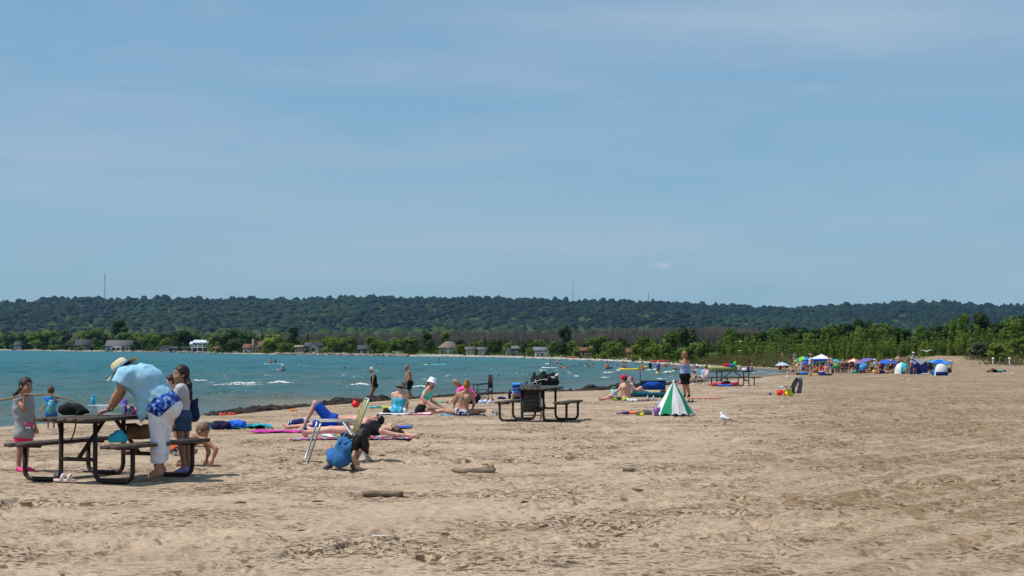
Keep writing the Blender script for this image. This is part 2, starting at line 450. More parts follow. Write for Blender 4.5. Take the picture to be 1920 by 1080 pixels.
def build_ground():
    """one sheet from behind the camera to beyond the hills: lake bed, far shore, escarpment"""
    m = bpy.data.materials.new('ground_cover'); m.use_nodes = True
    nd, lk = m.node_tree.nodes, m.node_tree.links
    b = nd['Principled BSDF']; b.inputs['Roughness'].default_value = 1.0; b.inputs['Specular IOR Level'].default_value = 0.05
    at = nd.new('ShaderNodeAttribute'); at.attribute_name = 'sandy'
    g = nd.new('ShaderNodeNewGeometry')
    n = nd.new('ShaderNodeTexNoise'); n.inputs['Scale'].default_value = 0.15; n.inputs['Detail'].default_value = 8; lk.new(g.outputs['Position'], n.inputs['Vector'])
    r1 = nd.new('ShaderNodeValToRGB'); r1.color_ramp.elements[0].color = (0.33, 0.27, 0.19, 1); r1.color_ramp.elements[1].color = (0.50, 0.43, 0.33, 1)
    r2 = nd.new('ShaderNodeValToRGB'); r2.color_ramp.elements[0].color = (0.025, 0.045, 0.014, 1); r2.color_ramp.elements[1].color = (0.07, 0.10, 0.03, 1)
    lk.new(n.outputs['Fac'], r1.inputs['Fac']); lk.new(n.outputs['Fac'], r2.inputs['Fac'])
    x = nd.new('ShaderNodeMixRGB'); lk.new(at.outputs['Fac'], x.inputs[0]); lk.new(r2.outputs['Color'], x.inputs[1]); lk.new(r1.outputs['Color'], x.inputs[2])
    lk.new(x.outputs['Color'], b.inputs['Base Color'])
    ys = np.concatenate([np.linspace(-60, 100, 24, endpoint=False), 100 * np.exp(np.linspace(0, math.log(400 / 100.0), 170, endpoint=False)),
                         400 * np.exp(np.linspace(0, math.log(9000 / 400.0), 170))])
    u = np.sinh(np.linspace(-2.2, 2.2, 180)) / math.sinh(2.2) * 1.9
    Yg, U = np.meshgrid(ys, u, indexing='ij')
    Xg = U * (0.35 * np.maximum(Yg, 0) + 70)
    d = shore_d(Xg.ravel(), Yg.ravel()).reshape(Xg.shape)
    Z = ter(Xg.ravel(), Yg.ravel(), d.ravel()).reshape(Xg.shape)
    Z = Z - 0.35 * (1 - sstep(185, 213, Yg)) * sstep(-1, 1, d) - 0.3 * (d < 0)
    edge = fbm(Xg / 9.0, Yg / 9.0, 21, 3) * 14
    sandy = np.where(Yg > 4000, 0, 1 - sstep(10, 17, d + edge * 0.5))
    sandy = np.maximum(sandy, (Yg < 186) * 1.0)
    sandy = np.maximum(sandy, (1 - sstep(192, 200, Yg + edge)) * (Xg > 34))
    me = mesh_np('ground', np.stack([Xg, Yg, Z], -1).reshape(-1, 3), gridfaces(*Xg.shape), [m], attrs={'sandy': ('POINT', sandy.ravel())})
    link('ground', me, kind='structure')
build_ground()

# ------------------------------------------------------------------ lake
def wave_h(x, y):
    ang = [(0.05, 1.0), (0.30, 0.95), (-0.22, 0.97), (0.55, 0.83), (-0.5, 0.86)]
    wlen = [6.5, 4.3, 3.1, 2.2, 1.7]; amp = [0.060, 0.045, 0.032, 0.020, 0.014]
    w = fbm(x / 16, y / 16, 91, 3) * 7
    h = 0
    for (a, b), L, A in zip(ang, wlen, amp):
        n = math.hypot(a, b); ph = (x * a / n + y * b / n + w) * 2 * math.pi / L
        s = 0.5 + 0.5 * np.sin(ph)
        h = h + A * (2 * s ** 1.7 - 0.9) * (0.35 + 1.3 * vn(x / 11 + L, y / 9, 95))
    return h
def lake_material():
    m = bpy.data.materials.new('lake_water'); m.use_nodes = True
    nd, lk = m.node_tree.nodes, m.node_tree.links
    b = nd['Principled BSDF']; b.inputs['Roughness'].default_value = 0.30; b.inputs['IOR'].default_value = 1.33
    b.inputs['Specular IOR Level'].default_value = 0.24
    g = nd.new('ShaderNodeNewGeometry')
    at = nd.new('ShaderNodeAttribute'); at.attribute_name = 'off'
    r = nd.new('ShaderNodeValToRGB'); e = r.color_ramp.elements
    cols = [(0.0, (0.150, 0.125, 0.075)), (0.035, (0.085, 0.100, 0.080)), (0.16, (0.048, 0.105, 0.098)), (0.45, (0.008, 0.100, 0.112)), (1.0, (0.000, 0.098, 0.130))]
    e[0].position = 0; e[0].color = (*cols[0][1], 1); e[1].position = 1; e[1].color = (*cols[-1][1], 1)
    for p, c in cols[1:-1]:
        q = r.color_ramp.elements.new(p); q.color = (*c, 1)
    mp = nd.new('ShaderNodeMapping'); mp.inputs['Scale'].default_value = (0.035, 0.075, 0.05); lk.new(g.outputs['Position'], mp.inputs['Vector'])
    n = nd.new('ShaderNodeTexNoise'); n.inputs['Scale'].default_value = 1.0; n.inputs['Detail'].default_value = 5; lk.new(mp.outputs['Vector'], n.inputs['Vector'])
    ma = nd.new('ShaderNodeMath'); ma.operation = 'MULTIPLY_ADD'; lk.new(n.outputs['Fac'], ma.inputs[0]); ma.inputs[1].default_value = 0.60
    sb = nd.new('ShaderNodeMath'); sb.operation = 'SUBTRACT'; sb.inputs[1].default_value = 0.30
    lk.new(at.outputs['Fac'], ma.inputs[2]); lk.new(ma.outputs[0], sb.inputs[0]); lk.new(sb.outputs[0], r.inputs['Fac'])
    lk.new(r.outputs['Color'], b.inputs['Base Color'])
    def noise(sc, det):
        mm = nd.new('ShaderNodeMapping'); mm.inputs['Scale'].default_value = sc; lk.new(g.outputs['Position'], mm.inputs['Vector'])
        q = nd.new('ShaderNodeTexNoise'); q.inputs['Scale'].default_value = 1; q.inputs['Detail'].default_value = det; q.inputs['Distortion'].default_value = 0.4
        lk.new(mm.outputs['Vector'], q.inputs['Vector']); return q.outputs['Fac']
    ad = nd.new('ShaderNodeMath'); ad.operation = 'MULTIPLY_ADD'
    lk.new(noise((0.30, 0.75, 1), 4), ad.inputs[0]); ad.inputs[1].default_value = 1.6; lk.new(noise((1.6, 3.0, 1), 4), ad.inputs[2])
    bp = nd.new('ShaderNodeBump'); bp.inputs['Strength'].default_value = 0.9; bp.inputs['Distance'].default_value = 0.30
    lk.new(ad.outputs[0], bp.inputs['Height']); lk.new(bp.outputs['Normal'], b.inputs['Normal'])
    return m
def build_lake():
    ys = np.concatenate([np.linspace(10, 44, 30, endpoint=False), 44 * np.exp(np.linspace(0, math.log(2600 / 44.0), 500))])
    u = np.linspace(-1.5, 1.25, 400)
    Yg, U = np.meshgrid(ys, u, indexing='ij')
    Xg = U * 0.291 * (Yg + 14)
    d = shore_d(Xg.ravel(), Yg.ravel()).reshape(Xg.shape)
    Z = WL + wave_h(Xg, Yg) * sstep(0, 9, -d) * (1 - sstep(170, 480, Yg)) * 1.5
    off = np.sqrt(np.clip(-d, 0, 160) / 160.0) * 0.55 + 0.45 * sstep(70, 520, Yg)
    off = off * sstep(-0.5, 3, -d)
    fc = gridfaces(*Xg.shape)
    fc = fc[(d.ravel()[fc] < 1.0).any(1)]
    used = np.unique(fc); rem = np.full(Xg.size, -1); rem[used] = np.arange(len(used))
    V = np.stack([Xg, Yg, Z], -1).reshape(-1, 3)[used]
    link('lake_water', mesh_np('lake_water', V, rem[fc], [lake_material()], attrs={'off': ('POINT', off.ravel()[used])}), kind='structure')
build_lake()

# ------------------------------------------------------------------ foliage
def leaf_material(name, c1, c2, transl=0.22):
    m = bpy.data.materials.new(name); m.use_nodes = True
    nd, lk = m.node_tree.nodes, m.node_tree.links
    b = nd['Principled BSDF']; b.inputs['Roughness'].default_value = 0.65; b.inputs['Specular IOR Level'].default_value = 0.12
    at = nd.new('ShaderNodeAttribute'); at.attribute_name = 'tint'
    oi = nd.new('ShaderNodeObjectInfo')
    ad = nd.new('ShaderNodeMath'); ad.operation = 'MULTIPLY_ADD'; lk.new(oi.outputs['Random'], ad.inputs[0]); ad.inputs[1].default_value = 0.35; lk.new(at.outputs['Fac'], ad.inputs[2])
    sb = nd.new('ShaderNodeMath'); sb.operation = 'SUBTRACT'; sb.inputs[1].default_value = 0.17; lk.new(ad.outputs[0], sb.inputs[0])
    r = nd.new('ShaderNodeValToRGB'); r.color_ramp.elements[0].color = (*c1, 1); r.color_ramp.elements[1].color = (*c2, 1)
    lk.new(sb.outputs[0], r.inputs['Fac']); lk.new(r.outputs['Color'], b.inputs['Base Color'])
    tr = nd.new('ShaderNodeBsdfTranslucent'); lk.new(r.outputs['Color'], tr.inputs['Color'])
    mx = nd.new('ShaderNodeMixShader'); mx.inputs[0].default_value = transl
    lk.new(b.outputs[0], mx.inputs[1]); lk.new(tr.outputs[0], mx.inputs[2]); lk.new(mx.outputs[0], nd['Material Output'].inputs['Surface'])
    return m
LEAF = {
    'bright': leaf_material('leaves_bright', (0.085, 0.140, 0.018), (0.225, 0.290, 0.050), 0.34),
    'mid': leaf_material('leaves_mid', (0.058, 0.108, 0.018), (0.150, 0.212, 0.040), 0.32),
    'dark': leaf_material('leaves_dark', (0.022, 0.048, 0.014), (0.062, 0.100, 0.028), 0.26),
    'grey': leaf_material('leaves_grey', (0.055, 0.070, 0.040), (0.12, 0.135, 0.085)),
}
M_BARK = mat('bark', (0.10, 0.08, 0.06), 0.9, 0.3, 12, 0.4, 30)
def quads_from(C, Nn, S, seed):
    """little leaf quads at C with normals Nn and half size S"""
    g = np.random.default_rng(seed)
    Nn = Nn / np.maximum(np.linalg.norm(Nn, axis=1, keepdims=True), 1e-9)
    r = g.normal(size=Nn.shape); a = np.cross(Nn, r); a /= np.maximum(np.linalg.norm(a, axis=1, keepdims=True), 1e-9)
    b = np.cross(Nn, a)
    S = S[:, None]
    V = np.stack([C - a * S - b * S * 0.6, C + a * S * 0.9 - b * S * 0.5, C + a * S + b * S * 0.6, C - a * S * 0.8 + b * S * 0.7], 1).reshape(-1, 3)
    return V, np.arange(len(V)).reshape(-1, 4)
def crown_mesh(kind, seed, n, ls):
    """a crown in a unit box (x,y in -.5...5, z 0..1) of leaf clumps set on uneven lobes"""
    g = np.random.default_rng(seed)
    L = []
    if kind == 'round':
        for i in range(18):
            z = g.uniform(0.10, 0.86); rr = 0.34 * math.sqrt(max(0.05, 1 - ((z - 0.5) / 0.52) ** 2)); a = g.uniform(0, 6.28); q = g.uniform(0.3, 1.0)
            L.append((rr * q * math.cos(a), rr * q * math.sin(a), z, g.uniform(0.12, 0.2)))
    elif kind == 'tall':
        for i in range(15):
            z = g.uniform(0.12, 0.93); rr = 0.30 * (1 - 0.55 * z) * (0.6 + 0.5 * min(1, z * 3)); a = g.uniform(0, 6.28); q = g.uniform(0.2, 1.0)
            L.append((rr * q * math.cos(a), rr * q * math.sin(a), z, g.uniform(0.09, 0.16)))
    elif kind == 'cone':
        for i in range(20):
            z = 0.06 + 0.90 * i / 19; rr = 0.36 * (1 - z); a = i * 2.4
            L.append((rr * 0.6 * math.cos(a), rr * 0.6 * math.sin(a), z, 0.05 + 0.16 * (1 - z)))
    else:   # sapling thicket: several upright plumes
        for s in range(7):
            a = g.uniform(0, 6.28); q = g.uniform(0.05, 0.36); top = g.uniform(0.66, 0.98)
            for i in range(6):
                z = top * (0.08 + 0.9 * i / 5.0)
                L.append((q * math.cos(a) + g.normal() * 0.02, q * math.sin(a) + g.normal() * 0.02, z, 0.15 * (1.1 - 0.55 * i / 5.0)))
    L = np.array(L)
    w = L[:, 3] ** 2; idx = g.choice(len(L), n, p=w / w.sum())
    dr = g.normal(size=(n, 3)); dr /= np.linalg.norm(dr, axis=1, keepdims=True)
    rad = L[idx, 3] * (1.0 - 0.5 * g.random(n) ** 2.2) * (1 + 0.18 * g.normal(size=n) * (g.random(n) < 0.25))
    flat = np.array([1, 1, 0.85])
    C = L[idx, :3] + dr * rad[:, None] * flat
    Nn = dr + 0.55 * g.normal(size=(n, 3)) + np.array([-0.15, 0, 0.55])
    V, Q = quads_from(C, Nn, ls * g.uniform(0.6, 1.3, n), seed)
    lobe_t = g.uniform(0.2, 0.8, len(L))
    t = np.clip(lobe_t[idx] + g.normal(size=n) * 0.16, 0, 1)
    return V, Q, t
CROWNS = {}
def crown(kind, seed, n, ls, leaf):
    k = (kind, seed, n, leaf)
    if k not in CROWNS:
        V, Q, t = crown_mesh(kind, seed, n, ls)
        CROWNS[k] = mesh_np('crown', V, Q, [LEAF[leaf]], smooth=False, attrs={'tint': ('FACE', t)})
    return CROWNS[k]
def trunk_mesh(seed, kind):
    g = np.random.default_rng(seed); b = MB()
    top = 0.9 if kind in ('cone', 'tall') else 0.62
    pts = [(g.normal() * 0.008 * i, g.normal() * 0.008 * i, -0.02 + top * i / 5) for i in range(6)]
    b.tube(pts, np.linspace(0.028, 0.008, 6), 6)
    for i in range(7 if kind != 'cone' else 3):
        p = np.array(pts[1 + i % 4]); a = g.uniform(0, 6.28); q = p + np.array([0.26 * math.cos(a), 0.26 * math.sin(a), g.uniform(0.12, 0.28)])
        b.tube([p, (p + q) / 2 + [0, 0, 0.02], q], [0.012, 0.008, 0.004], 5)
    return b.mesh('trunk', M_BARK, True)
TRUNKS = {k: [trunk_mesh(60 + i, k) for i in range(2)] for k in ('round', 'tall', 'cone', 'plume')}
def tree(name, base, h, w, kind, leaf, seed, n=900, ls=0.045, label=None, cat='tree', group=None):
    o = empty(name, base, (seed * 1.7) % 6.28)
    o.scale = (w, w, h)
    link('trunk', TRUNKS[kind][seed % 2], o)
    link('crown', crown(kind, seed % 4, n, ls, leaf), o)
    tag(o, label, cat, group)
    return o

ORD = ['first', 'second', 'third', 'fourth', 'fifth', 'sixth', 'seventh', 'eighth', 'ninth', 'tenth', 'eleventh', 'twelfth', 'thirteenth', 'fourteenth', 'fifteenth', 'sixteenth', 'seventeenth', 'eighteenth', 'nineteenth', 'twentieth']
def ordinal(i):
    if i < 20: return ORD[i]
    tens = ['', '', 'twenty', 'thirty', 'forty', 'fifty', 'sixty', 'seventy', 'eighty', 'ninety']
    q, r = divmod(i + 1, 10)
    if r == 0: return {20: 'twentieth', 30: 'thirtieth', 40: 'fortieth', 50: 'fiftieth', 60: 'sixtieth', 70: 'seventieth', 80: 'eightieth', 90: 'ninetieth'}[i + 1]
    return tens[q] + '-' + ORD[r - 1]
_fs = np.array(FAR_SHORE[:-3]); _fpx = 960 + _fs[:, 0] / _fs[:, 1] * F
_so = np.argsort(_fpx)
def far_base(px, back):
    """ground point `back` metres behind the far shoreline in the direction of a pixel column"""
    Y0 = float(np.interp(px, _fpx[_so], _fs[_so, 1]))
    Y = Y0 + back
    x = (px - 960) / F * Y
    return np.array([x, Y, zg(x, Y)])
def far_top(base, py):
    return CAMZ + (HOR - py) / F * base[1]
FAR_TREES = [  # column, row of the top, width in pixels, shape, leaves, metres behind the shore
    (30, 620, 70, 'round', 'dark', 60), (83, 617, 78, 'round', 'bright', 24), (105, 630, 36, 'round', 'mid', 20), (124, 617, 36, 'tall', 'grey', 30),
    (137, 640, 40, 'round', 'dark', 45), (173, 613, 58, 'round', 'mid', 75), (225, 599, 62, 'tall', 'dark', 90), (245, 622, 60, 'round', 'mid', 60),
    (282, 622, 42, 'round', 'mid', 22), (312, 631, 28, 'round', 'bright', 30), (353, 617, 66, 'round', 'dark', 60), (402, 630, 34, 'round', 'bright', 40),
    (433, 611, 70, 'round', 'dark', 24), (446, 632, 50, 'round', 'dark', 18), (470, 624, 22, 'cone', 'dark', 55), (492, 619, 13, 'cone', 'dark', 55), (513, 622, 58, 'round', 'bright', 22),
    (537, 640, 40, 'round', 'mid', 18), (553, 612, 40, 'tall', 'dark', 42), (577, 622, 11, 'cone', 'dark', 50), (590, 635, 36, 'round', 'bright', 42), (625, 628, 46, 'round', 'bright', 20), (655, 630, 40, 'round', 'mid', 20),
    (641, 641, 34, 'round', 'dark', 12), (703, 627, 44, 'round', 'bright', 36), (712, 637, 46, 'round', 'mid', 18), (757, 631, 64, 'round', 'mid', 18), (740, 645, 30, 'round', 'mid', 12), (778, 642, 30, 'round', 'dark', 14), (800, 621, 36, 'tall', 'dark', 30),
    (804, 636, 26, 'round', 'dark', 14), (833, 620, 34, 'tall', 'mid', 44), (868, 643, 34, 'round', 'bright', 14), (895, 640, 40, 'round', 'mid', 26), (909, 634, 18, 'cone', 'dark', 26),
    (925, 646, 30, 'round', 'dark', 24), (954, 641, 30, 'round', 'bright', 20), (996, 650, 28, 'round', 'bright', 10), (1000, 636, 34, 'round', 'mid', 22), (1036, 639, 32, 'round', 'mid', 18),
    (1053, 639, 32, 'round', 'dark', 20), (1068, 637, 32, 'round', 'mid', 28), (1058, 606, 30, 'round', 'dark', 120), (1083, 649, 26, 'round', 'bright', 14), (1098, 635, 26, 'tall', 'dark', 20),
    (1120, 626, 54, 'round', 'mid', 22), (1137, 639, 34, 'round', 'mid', 12), (1153, 639, 36, 'round', 'bright', 10), (1166, 631, 30, 'tall', 'dark', 20), (1180, 646, 34, 'round', 'dark', 14),
    (1194, 644, 34, 'round', 'bright', 10), (1216, 629, 46, 'round', 'mid', 16), (1229, 640, 36, 'round', 'bright', 9), (1248, 640, 30, 'round', 'mid', 12), (1268, 617, 64, 'round', 'mid', 30), (1290, 611, 46, 'round', 'dark', 26),
    (1300, 638, 50, 'round', 'mid', 12), (1318, 636, 34, 'round', 'mid', 14),
]
_tname = {'round': 'broadleaf_tree', 'tall': 'poplar_tree', 'cone': 'conifer_tree'}
_tword = {'round': 'round-crowned leafy tree', 'tall': 'tall slender leafy tree', 'cone': 'pointed conifer'}
_cword = {'bright': 'bright green', 'mid': 'mid green', 'dark': 'dark green', 'grey': 'greyish thin-leaved'}
FAR_TREES.sort()
for i, (px, ty, wp, kind, leaf, back) in enumerate(FAR_TREES):
    bp_ = far_base(px, back)
    h = far_top(bp_, ty) - bp_[2]
    tree(_tname[kind], bp_, h, wp / F * bp_[1] * 1.12, kind, leaf, i, 1500, 0.036,
         f'{_cword[leaf]} {_tword[kind]} on the far shore, {ordinal(i)} shore tree from the left', 'tree', 'trees along the far shore')

gb_ = np.random.default_rng(44)
pxb = -40.0; kb_ = 0
while pxb < 1340:
    bp_ = far_base(pxb, gb_.uniform(48, 95) if pxb < 900 else gb_.uniform(26, 48))
    ty = gb_.uniform(621, 636) if pxb < 480 else gb_.uniform(632, 646)
    h = max(far_top(bp_, ty) - bp_[2], 2.5); w = h * gb_.uniform(0.8, 1.3)
    if pxb < 500 or gb_.random() < 0.6:
        tree('woodland_tree', bp_, h, w, 'round', ['dark', 'mid', 'dark'][kb_ % 3], kb_ + 1, 1300, 0.040, 'dark leafy tree in the second row behind the lake houses', 'tree', 'second row of trees behind the lake houses')
    kb_ += 1; pxb += w / bp_[1] * F * gb_.uniform(0.5, 0.8)

# thicket of young poplars behind the far end of the beach
g_ = np.random.default_rng(5)
THICK_TOP = np.array([(1330, 640), (1350, 625), (1365, 614), (1385, 612), (1405, 620), (1440, 619), (1470, 610), (1500, 612), (1540, 606), (1580, 606), (1600, 600), (1640, 596), (1665, 603),
                      (1690, 619), (1720, 613), (1760, 604), (1790, 590), (1820, 586), (1850, 586), (1870, 596), (1895, 592), (1915, 584), (2000, 588), (2200, 592)], float)
k_ = 0
for row, (Y0, frac, leafs) in enumerate([(208, 0.50, ['bright', 'bright', 'mid']), (219, 0.68, ['bright', 'mid', 'mid']), (233, 0.84, ['mid', 'mid', 'bright']), (250, 1.0, ['dark', 'mid', 'dark'])]):
    px = 1352 + 6 * row
    while px < 2150:
        Y = Y0 + g_.uniform(-5, 5) + (14 if px < 1450 else 0)
        x = (px - 960) / F * Y
        z = zg(x, Y)
        top = np.interp(px, THICK_TOP[:, 0], THICK_TOP[:, 1])
        ty = 676 + (top - 676) * frac * g_.uniform(0.9, 1.04)
        if row == 3: ty = top - g_.uniform(-2, 3)
        h = max(CAMZ + (HOR - ty) / F * Y - z, 1.6)
        w = g_.uniform(2.4, 3.6) * (0.8 if row < 2 else 1.15)
        if shore_d([x], [Y])[0] > 7:
            if row == 3:
                tree('woodland_tree', (x, Y, z), h, w * 1.35, 'round', leafs[k_ % 3], k_, 2600, 0.030, 'dark leafy tree at the back of the thicket behind the beach crowd', 'tree', 'trees at the back of the thicket')
            else:
                tree('poplar_sapling', (x, Y, z), h, w, 'plume', leafs[k_ % 3], k_, 3000, 0.024, 'young upright poplar in the green thicket behind the beach crowd', 'tree', 'young poplars of the thicket')
        k_ += 1
        px += w / Y * F * g_.uniform(0.55, 0.8)

# low shrubs and beach grass at the far end of the bay
def tuft_field(name, spots, label, leaf, seed):
    g = np.random.default_rng(seed); Vs = []; Qs = []; ts = []; n0 = 0
    for (x, y, z, h, w, n) in spots:
        C = np.stack([x + g.normal(size=n) * w * 0.5, y + g.normal(size=n) * w * 0.5, z + h * g.random(n) ** 1.3], 1)
        Nn = g.normal(size=(n, 3)); Nn[:, 2] *= 0.4
        V, Q = quads_from(C, Nn, g.uniform(0.03, 0.075, n), seed + n0)
        Vs.append(V); Qs.append(Q + n0); n0 += len(V); ts.append(np.clip(g.uniform(0.2, 0.9) + g.normal(size=n) * 0.12, 0, 1))
    me = mesh_np(name, np.concatenate(Vs), np.concatenate(Qs), [LEAF[leaf]], smooth=False, attrs={'tint': ('FACE', np.concatenate(ts))})
    o = link(name, me); o['kind'] = 'stuff'; o['label'] = label
    return o
LEAF['reed'] = leaf_material('leaves_reed', (0.075, 0.085, 0.022), (0.17, 0.16, 0.055))
sp = []
for i in range(420):
    px = g_.uniform(1310, 1500); back = g_.uniform(9, 34)
    p = far_base(px, back)
    if px > 1470: p = np.array([(px - 960) / F * (198 + back), 198 + back, 0]); p[2] = zg(p[0], p[1])
    sp.append((p[0], p[1], p[2], g_.uniform(0.5, 1.1), g_.uniform(0.8, 1.8), 120))
tuft_field('beach_grass', sp, 'yellow-green beach grass along the end of the bay', 'reed', 3)
sp = []
for i in range(150):
    px = g_.uniform(900, 1310); p = far_base(px, g_.uniform(9, 15)); sp.append((p[0], p[1], p[2], g_.uniform(0.3, 0.9), g_.uniform(0.8, 2.2), 40))
for i in range(230):
    px = g_.uniform(-20, 900); p = far_base(px, g_.uniform(7, 15)); sp.append((p[0], p[1], p[2], g_.uniform(0.6, 2.4), g_.uniform(2, 5), 70))
tuft_field('shore_weeds', sp, 'low green weeds along the far beach', 'mid', 4)
sp = []
for i in range(170):
    px = g_.uniform(1500, 2100); Y = g_.uniform(183, 200); x = (px - 960) / F * Y
    if vn(np.array([px / 45.0]), np.array([3.3]), 8)[0] < 0.42: continue
    sp.append((x, Y, zg(x, Y), g_.uniform(0.25, 0.6), g_.uniform(0.6, 1.6), 110))
tuft_field('dune_grass', sp, 'sparse grass on the low dune behind the crowd', 'reed', 6)
def shrub(px, Y, h, w, leaf, seed, label):
    x = (px - 960) / F * Y
    o = empty('dune_shrub', (x, Y, zg(x, Y) - 0.1)); o.scale = (w, w, h)
    link('stem', TRUNKS['round'][0], o); link('crown', crown('round', seed, 2600, 0.034, leaf), o)
    tag(o, label, 'shrub', 'shrubs on the dune')
shrub(1836, 196, 2.0, 3.2, 'grey', 2, 'greyish green shrub on the dune left of the sandy notch')
shrub(1872, 190, 2.1, 3.4, 'bright', 3, 'yellow-green shrub on the dune right of the sandy notch')
shrub(1915, 196, 2.6, 3.6, 'mid', 1, 'dark shrub at the right edge of the dune')

# ------------------------------------------------------------------ woods between the shore and the hills, escarpment forest
def dome_template(n=6, prof=((0.80, -0.30), (1.0, 0.12), (0.80, 0.58), (0.42, 0.90))):
    V = []
    for r, z in prof:
        for k in range(n): V.append((r * math.cos(k * 6.283 / n), r * math.sin(k * 6.283 / n), z))
    V.append((0, 0, 1.02))
    T = []
    m = len(prof) - 1
    for i in range(m):
        for k in range(n):
            a, b = i * n + k, i * n + (k + 1) % n
            T += [(a, b, b + n), (a, b + n, a + n)]
    for k in range(n): T.append((m * n + k, m * n + (k + 1) % n, (m + 1) * n))
    return np.array(V), np.array(T)
def domes(name, C, rx, rz, tintv, material, seed, label, jit=0.16):
    V0, T0 = dome_template(5, ((0.95, -0.1), (0.85, 0.45), (0.45, 0.85))); g = np.random.default_rng(seed); n = len(C)
    an = g.uniform(0, 6.28, n); ca, sa = np.cos(an), np.sin(an)
    V = np.repeat(V0[None], n, 0) * (1 + jit * g.normal(size=(n, len(V0), 1)))
    x = (V[..., 0] * ca[:, None] - V[..., 1] * sa[:, None]) * rx[:, None]; y = (V[..., 0] * sa[:, None] + V[..., 1] * ca[:, None]) * rx[:, None]
    W = np.stack([x + C[:, 0:1], y + C[:, 1:2], V[..., 2] * rz[:, None] + C[:, 2:3]], -1).reshape(-1, 3)
    T = (T0[None] + (np.arange(n) * len(V0))[:, None, None]).reshape(-1, 3)
    me = mesh_np(name, W, T, [material], smooth=True, attrs={'tint': ('POINT', np.repeat(tintv, len(V0)))})
    o = link(name, me); o['kind'] = 'stuff'; o['label'] = label
    return o
def canopy_material(name, c1, c2):
    m = leaf_material(name, c1, c2, 0.0)
    nd, lk = m.node_tree.nodes, m.node_tree.links
    g = nd.new('ShaderNodeNewGeometry')
    n = nd.new('ShaderNodeTexNoise'); n.inputs['Scale'].default_value = 0.35; n.inputs['Detail'].default_value = 6; n.inputs['Roughness'].default_value = 0.7
    lk.new(g.outputs['Position'], n.inputs['Vector'])
    bp = nd.new('ShaderNodeBump'); bp.inputs['Strength'].default_value = 0.6; bp.inputs['Distance'].default_value = 2.0
    lk.new(n.outputs['Fac'], bp.inputs['Height']); lk.new(bp.outputs['Normal'], nd['Principled BSDF'].inputs['Normal'])
    return m
M_HILL = canopy_material('hill_canopy', (0.003, 0.011, 0.008), (0.016, 0.035, 0.013))
nH = 20000
Yh = np.sqrt(g_.uniform(3050 ** 2, 5130 ** 2, nH)); Xh = g_.uniform(-1.35, 1.35, nH) * 0.291 * Yh
Zh = ter(Xh, Yh)
rh = 3.6 + 9.5 * g_.random(nH) ** 2.6
tn = np.clip(0.40 + 1.7 * fbm(Xh / 260, Yh / 340, 71, 3) + 1.1 * fbm(Xh / 70, Yh / 100, 72, 2) + g_.normal(size=nH) * 0.08, 0, 1)
clear = fbm(Xh / 150, Yh / 110, 73, 2) > 0.33
keep = ~(clear & (Yh < 4700))
domes('escarpment_forest', np.stack([Xh, Yh, Zh + rh * 0.3], 1)[keep], rh[keep], (rh * g_.uniform(0.75, 1.2, nH) * np.where(Yh > 4900, 0.95, 0.55))[keep], tn[keep], M_HILL, 8, 'dark forest covering the long escarpment behind the bay')
# level woods at the foot of the hill
nW = 5200
Yw = np.exp(g_.uniform(math.log(520), math.log(3000), nW)); Xw = g_.uniform(-1.3, 1.3, nW) * 0.291 * Yw
dw = shore_d(Xw, Yw); pw = 960 + Xw / Yw * F
bare = (pw > 440) & (pw < 1420) & (Yw < 1400) & (Yw > 0)
ok = (dw > 90) & ~bare & ~((pw > 1150) & (Yw < 1700)) & ~((pw < 480) & (Yw < 1300) & (dw < 130))
rw = g_.uniform(4.0, 7.5, nW) * (1 + 0.3 * (Yw > 1500))
zw = ter(Xw, Yw)
domes('level_woods', np.stack([Xw, Yw, zw + rw * 0.5], 1)[ok], rw[ok], (rw * g_.uniform(0.8, 1.25, nW))[ok], np.clip(g_.normal(0.45, 0.2, nW), 0, 1)[ok],
      canopy_material('wood_canopy', (0.016, 0.034, 0.010), (0.052, 0.078, 0.020)), 9, 'dark green woods between the lake houses and the escarpment')
# grey-brown leafless trees
def bare_woods():
    g = np.random.default_rng(12); b = MB(); n = 0
    Vt = []; Tt = []; off = 0
    for i in range(900):
        px = g.uniform(480, 1420); Y0 = far_base(px, 0)[1]
        Y = g.uniform(max(Y0 + 60, 470), 900); x = (px - 960) / F * Y
        if shore_d([x], [Y])[0] < 55: continue
        z = zg(x, Y); H = g.uniform(0.6, 1.05) * (HOR - 622) / F * Y + 2.0
        m = 26
        a = g.uniform(0, 6.28, m); sp_ = g.uniform(0.2, 2.4, m)
        p0 = np.stack([x + 0.3 * sp_ * np.cos(a), Y + 0.3 * sp_ * np.sin(a), z + H * g.uniform(0.0, 0.45, m)], 1)
        p1 = np.stack([x + sp_ * np.cos(a), Y + sp_ * np.sin(a), z + H * g.uniform(0.7, 1.0, m) * (1 - 0.05 * sp_)], 1)
        r0 = g.uniform(0.07, 0.17, m)
        k = np.arange(3) * 2.094
        ring = np.stack([np.cos(k), np.sin(k), 0 * k], 1)
        V = np.concatenate([p0[:, None] + ring * r0[:, None, None], p1[:, None] + ring * (r0 * 0.45)[:, None, None]], 1)
        T = []
        for j in range(3):
            q = (j + 1) % 3; T += [(j, q, q + 3), (j, q + 3, j + 3)]
        T = (np.array(T)[None] + (np.arange(m) * 6)[:, None, None]).reshape(-1, 3) + off
        Vt.append(V.reshape(-1, 3)); Tt.append(T); off += m * 6
    o = link('bare_woods', mesh_np('bare_woods', np.concatenate(Vt), np.concatenate(Tt), [mat('bare_twigs', (0.22, 0.17, 0.145), 0.9, 0.35, 0.05, coords='Object')], smooth=False))
    o['kind'] = 'stuff'; o['label'] = 'grey-brown leafless trees standing behind the shore trees'
bare_woods()

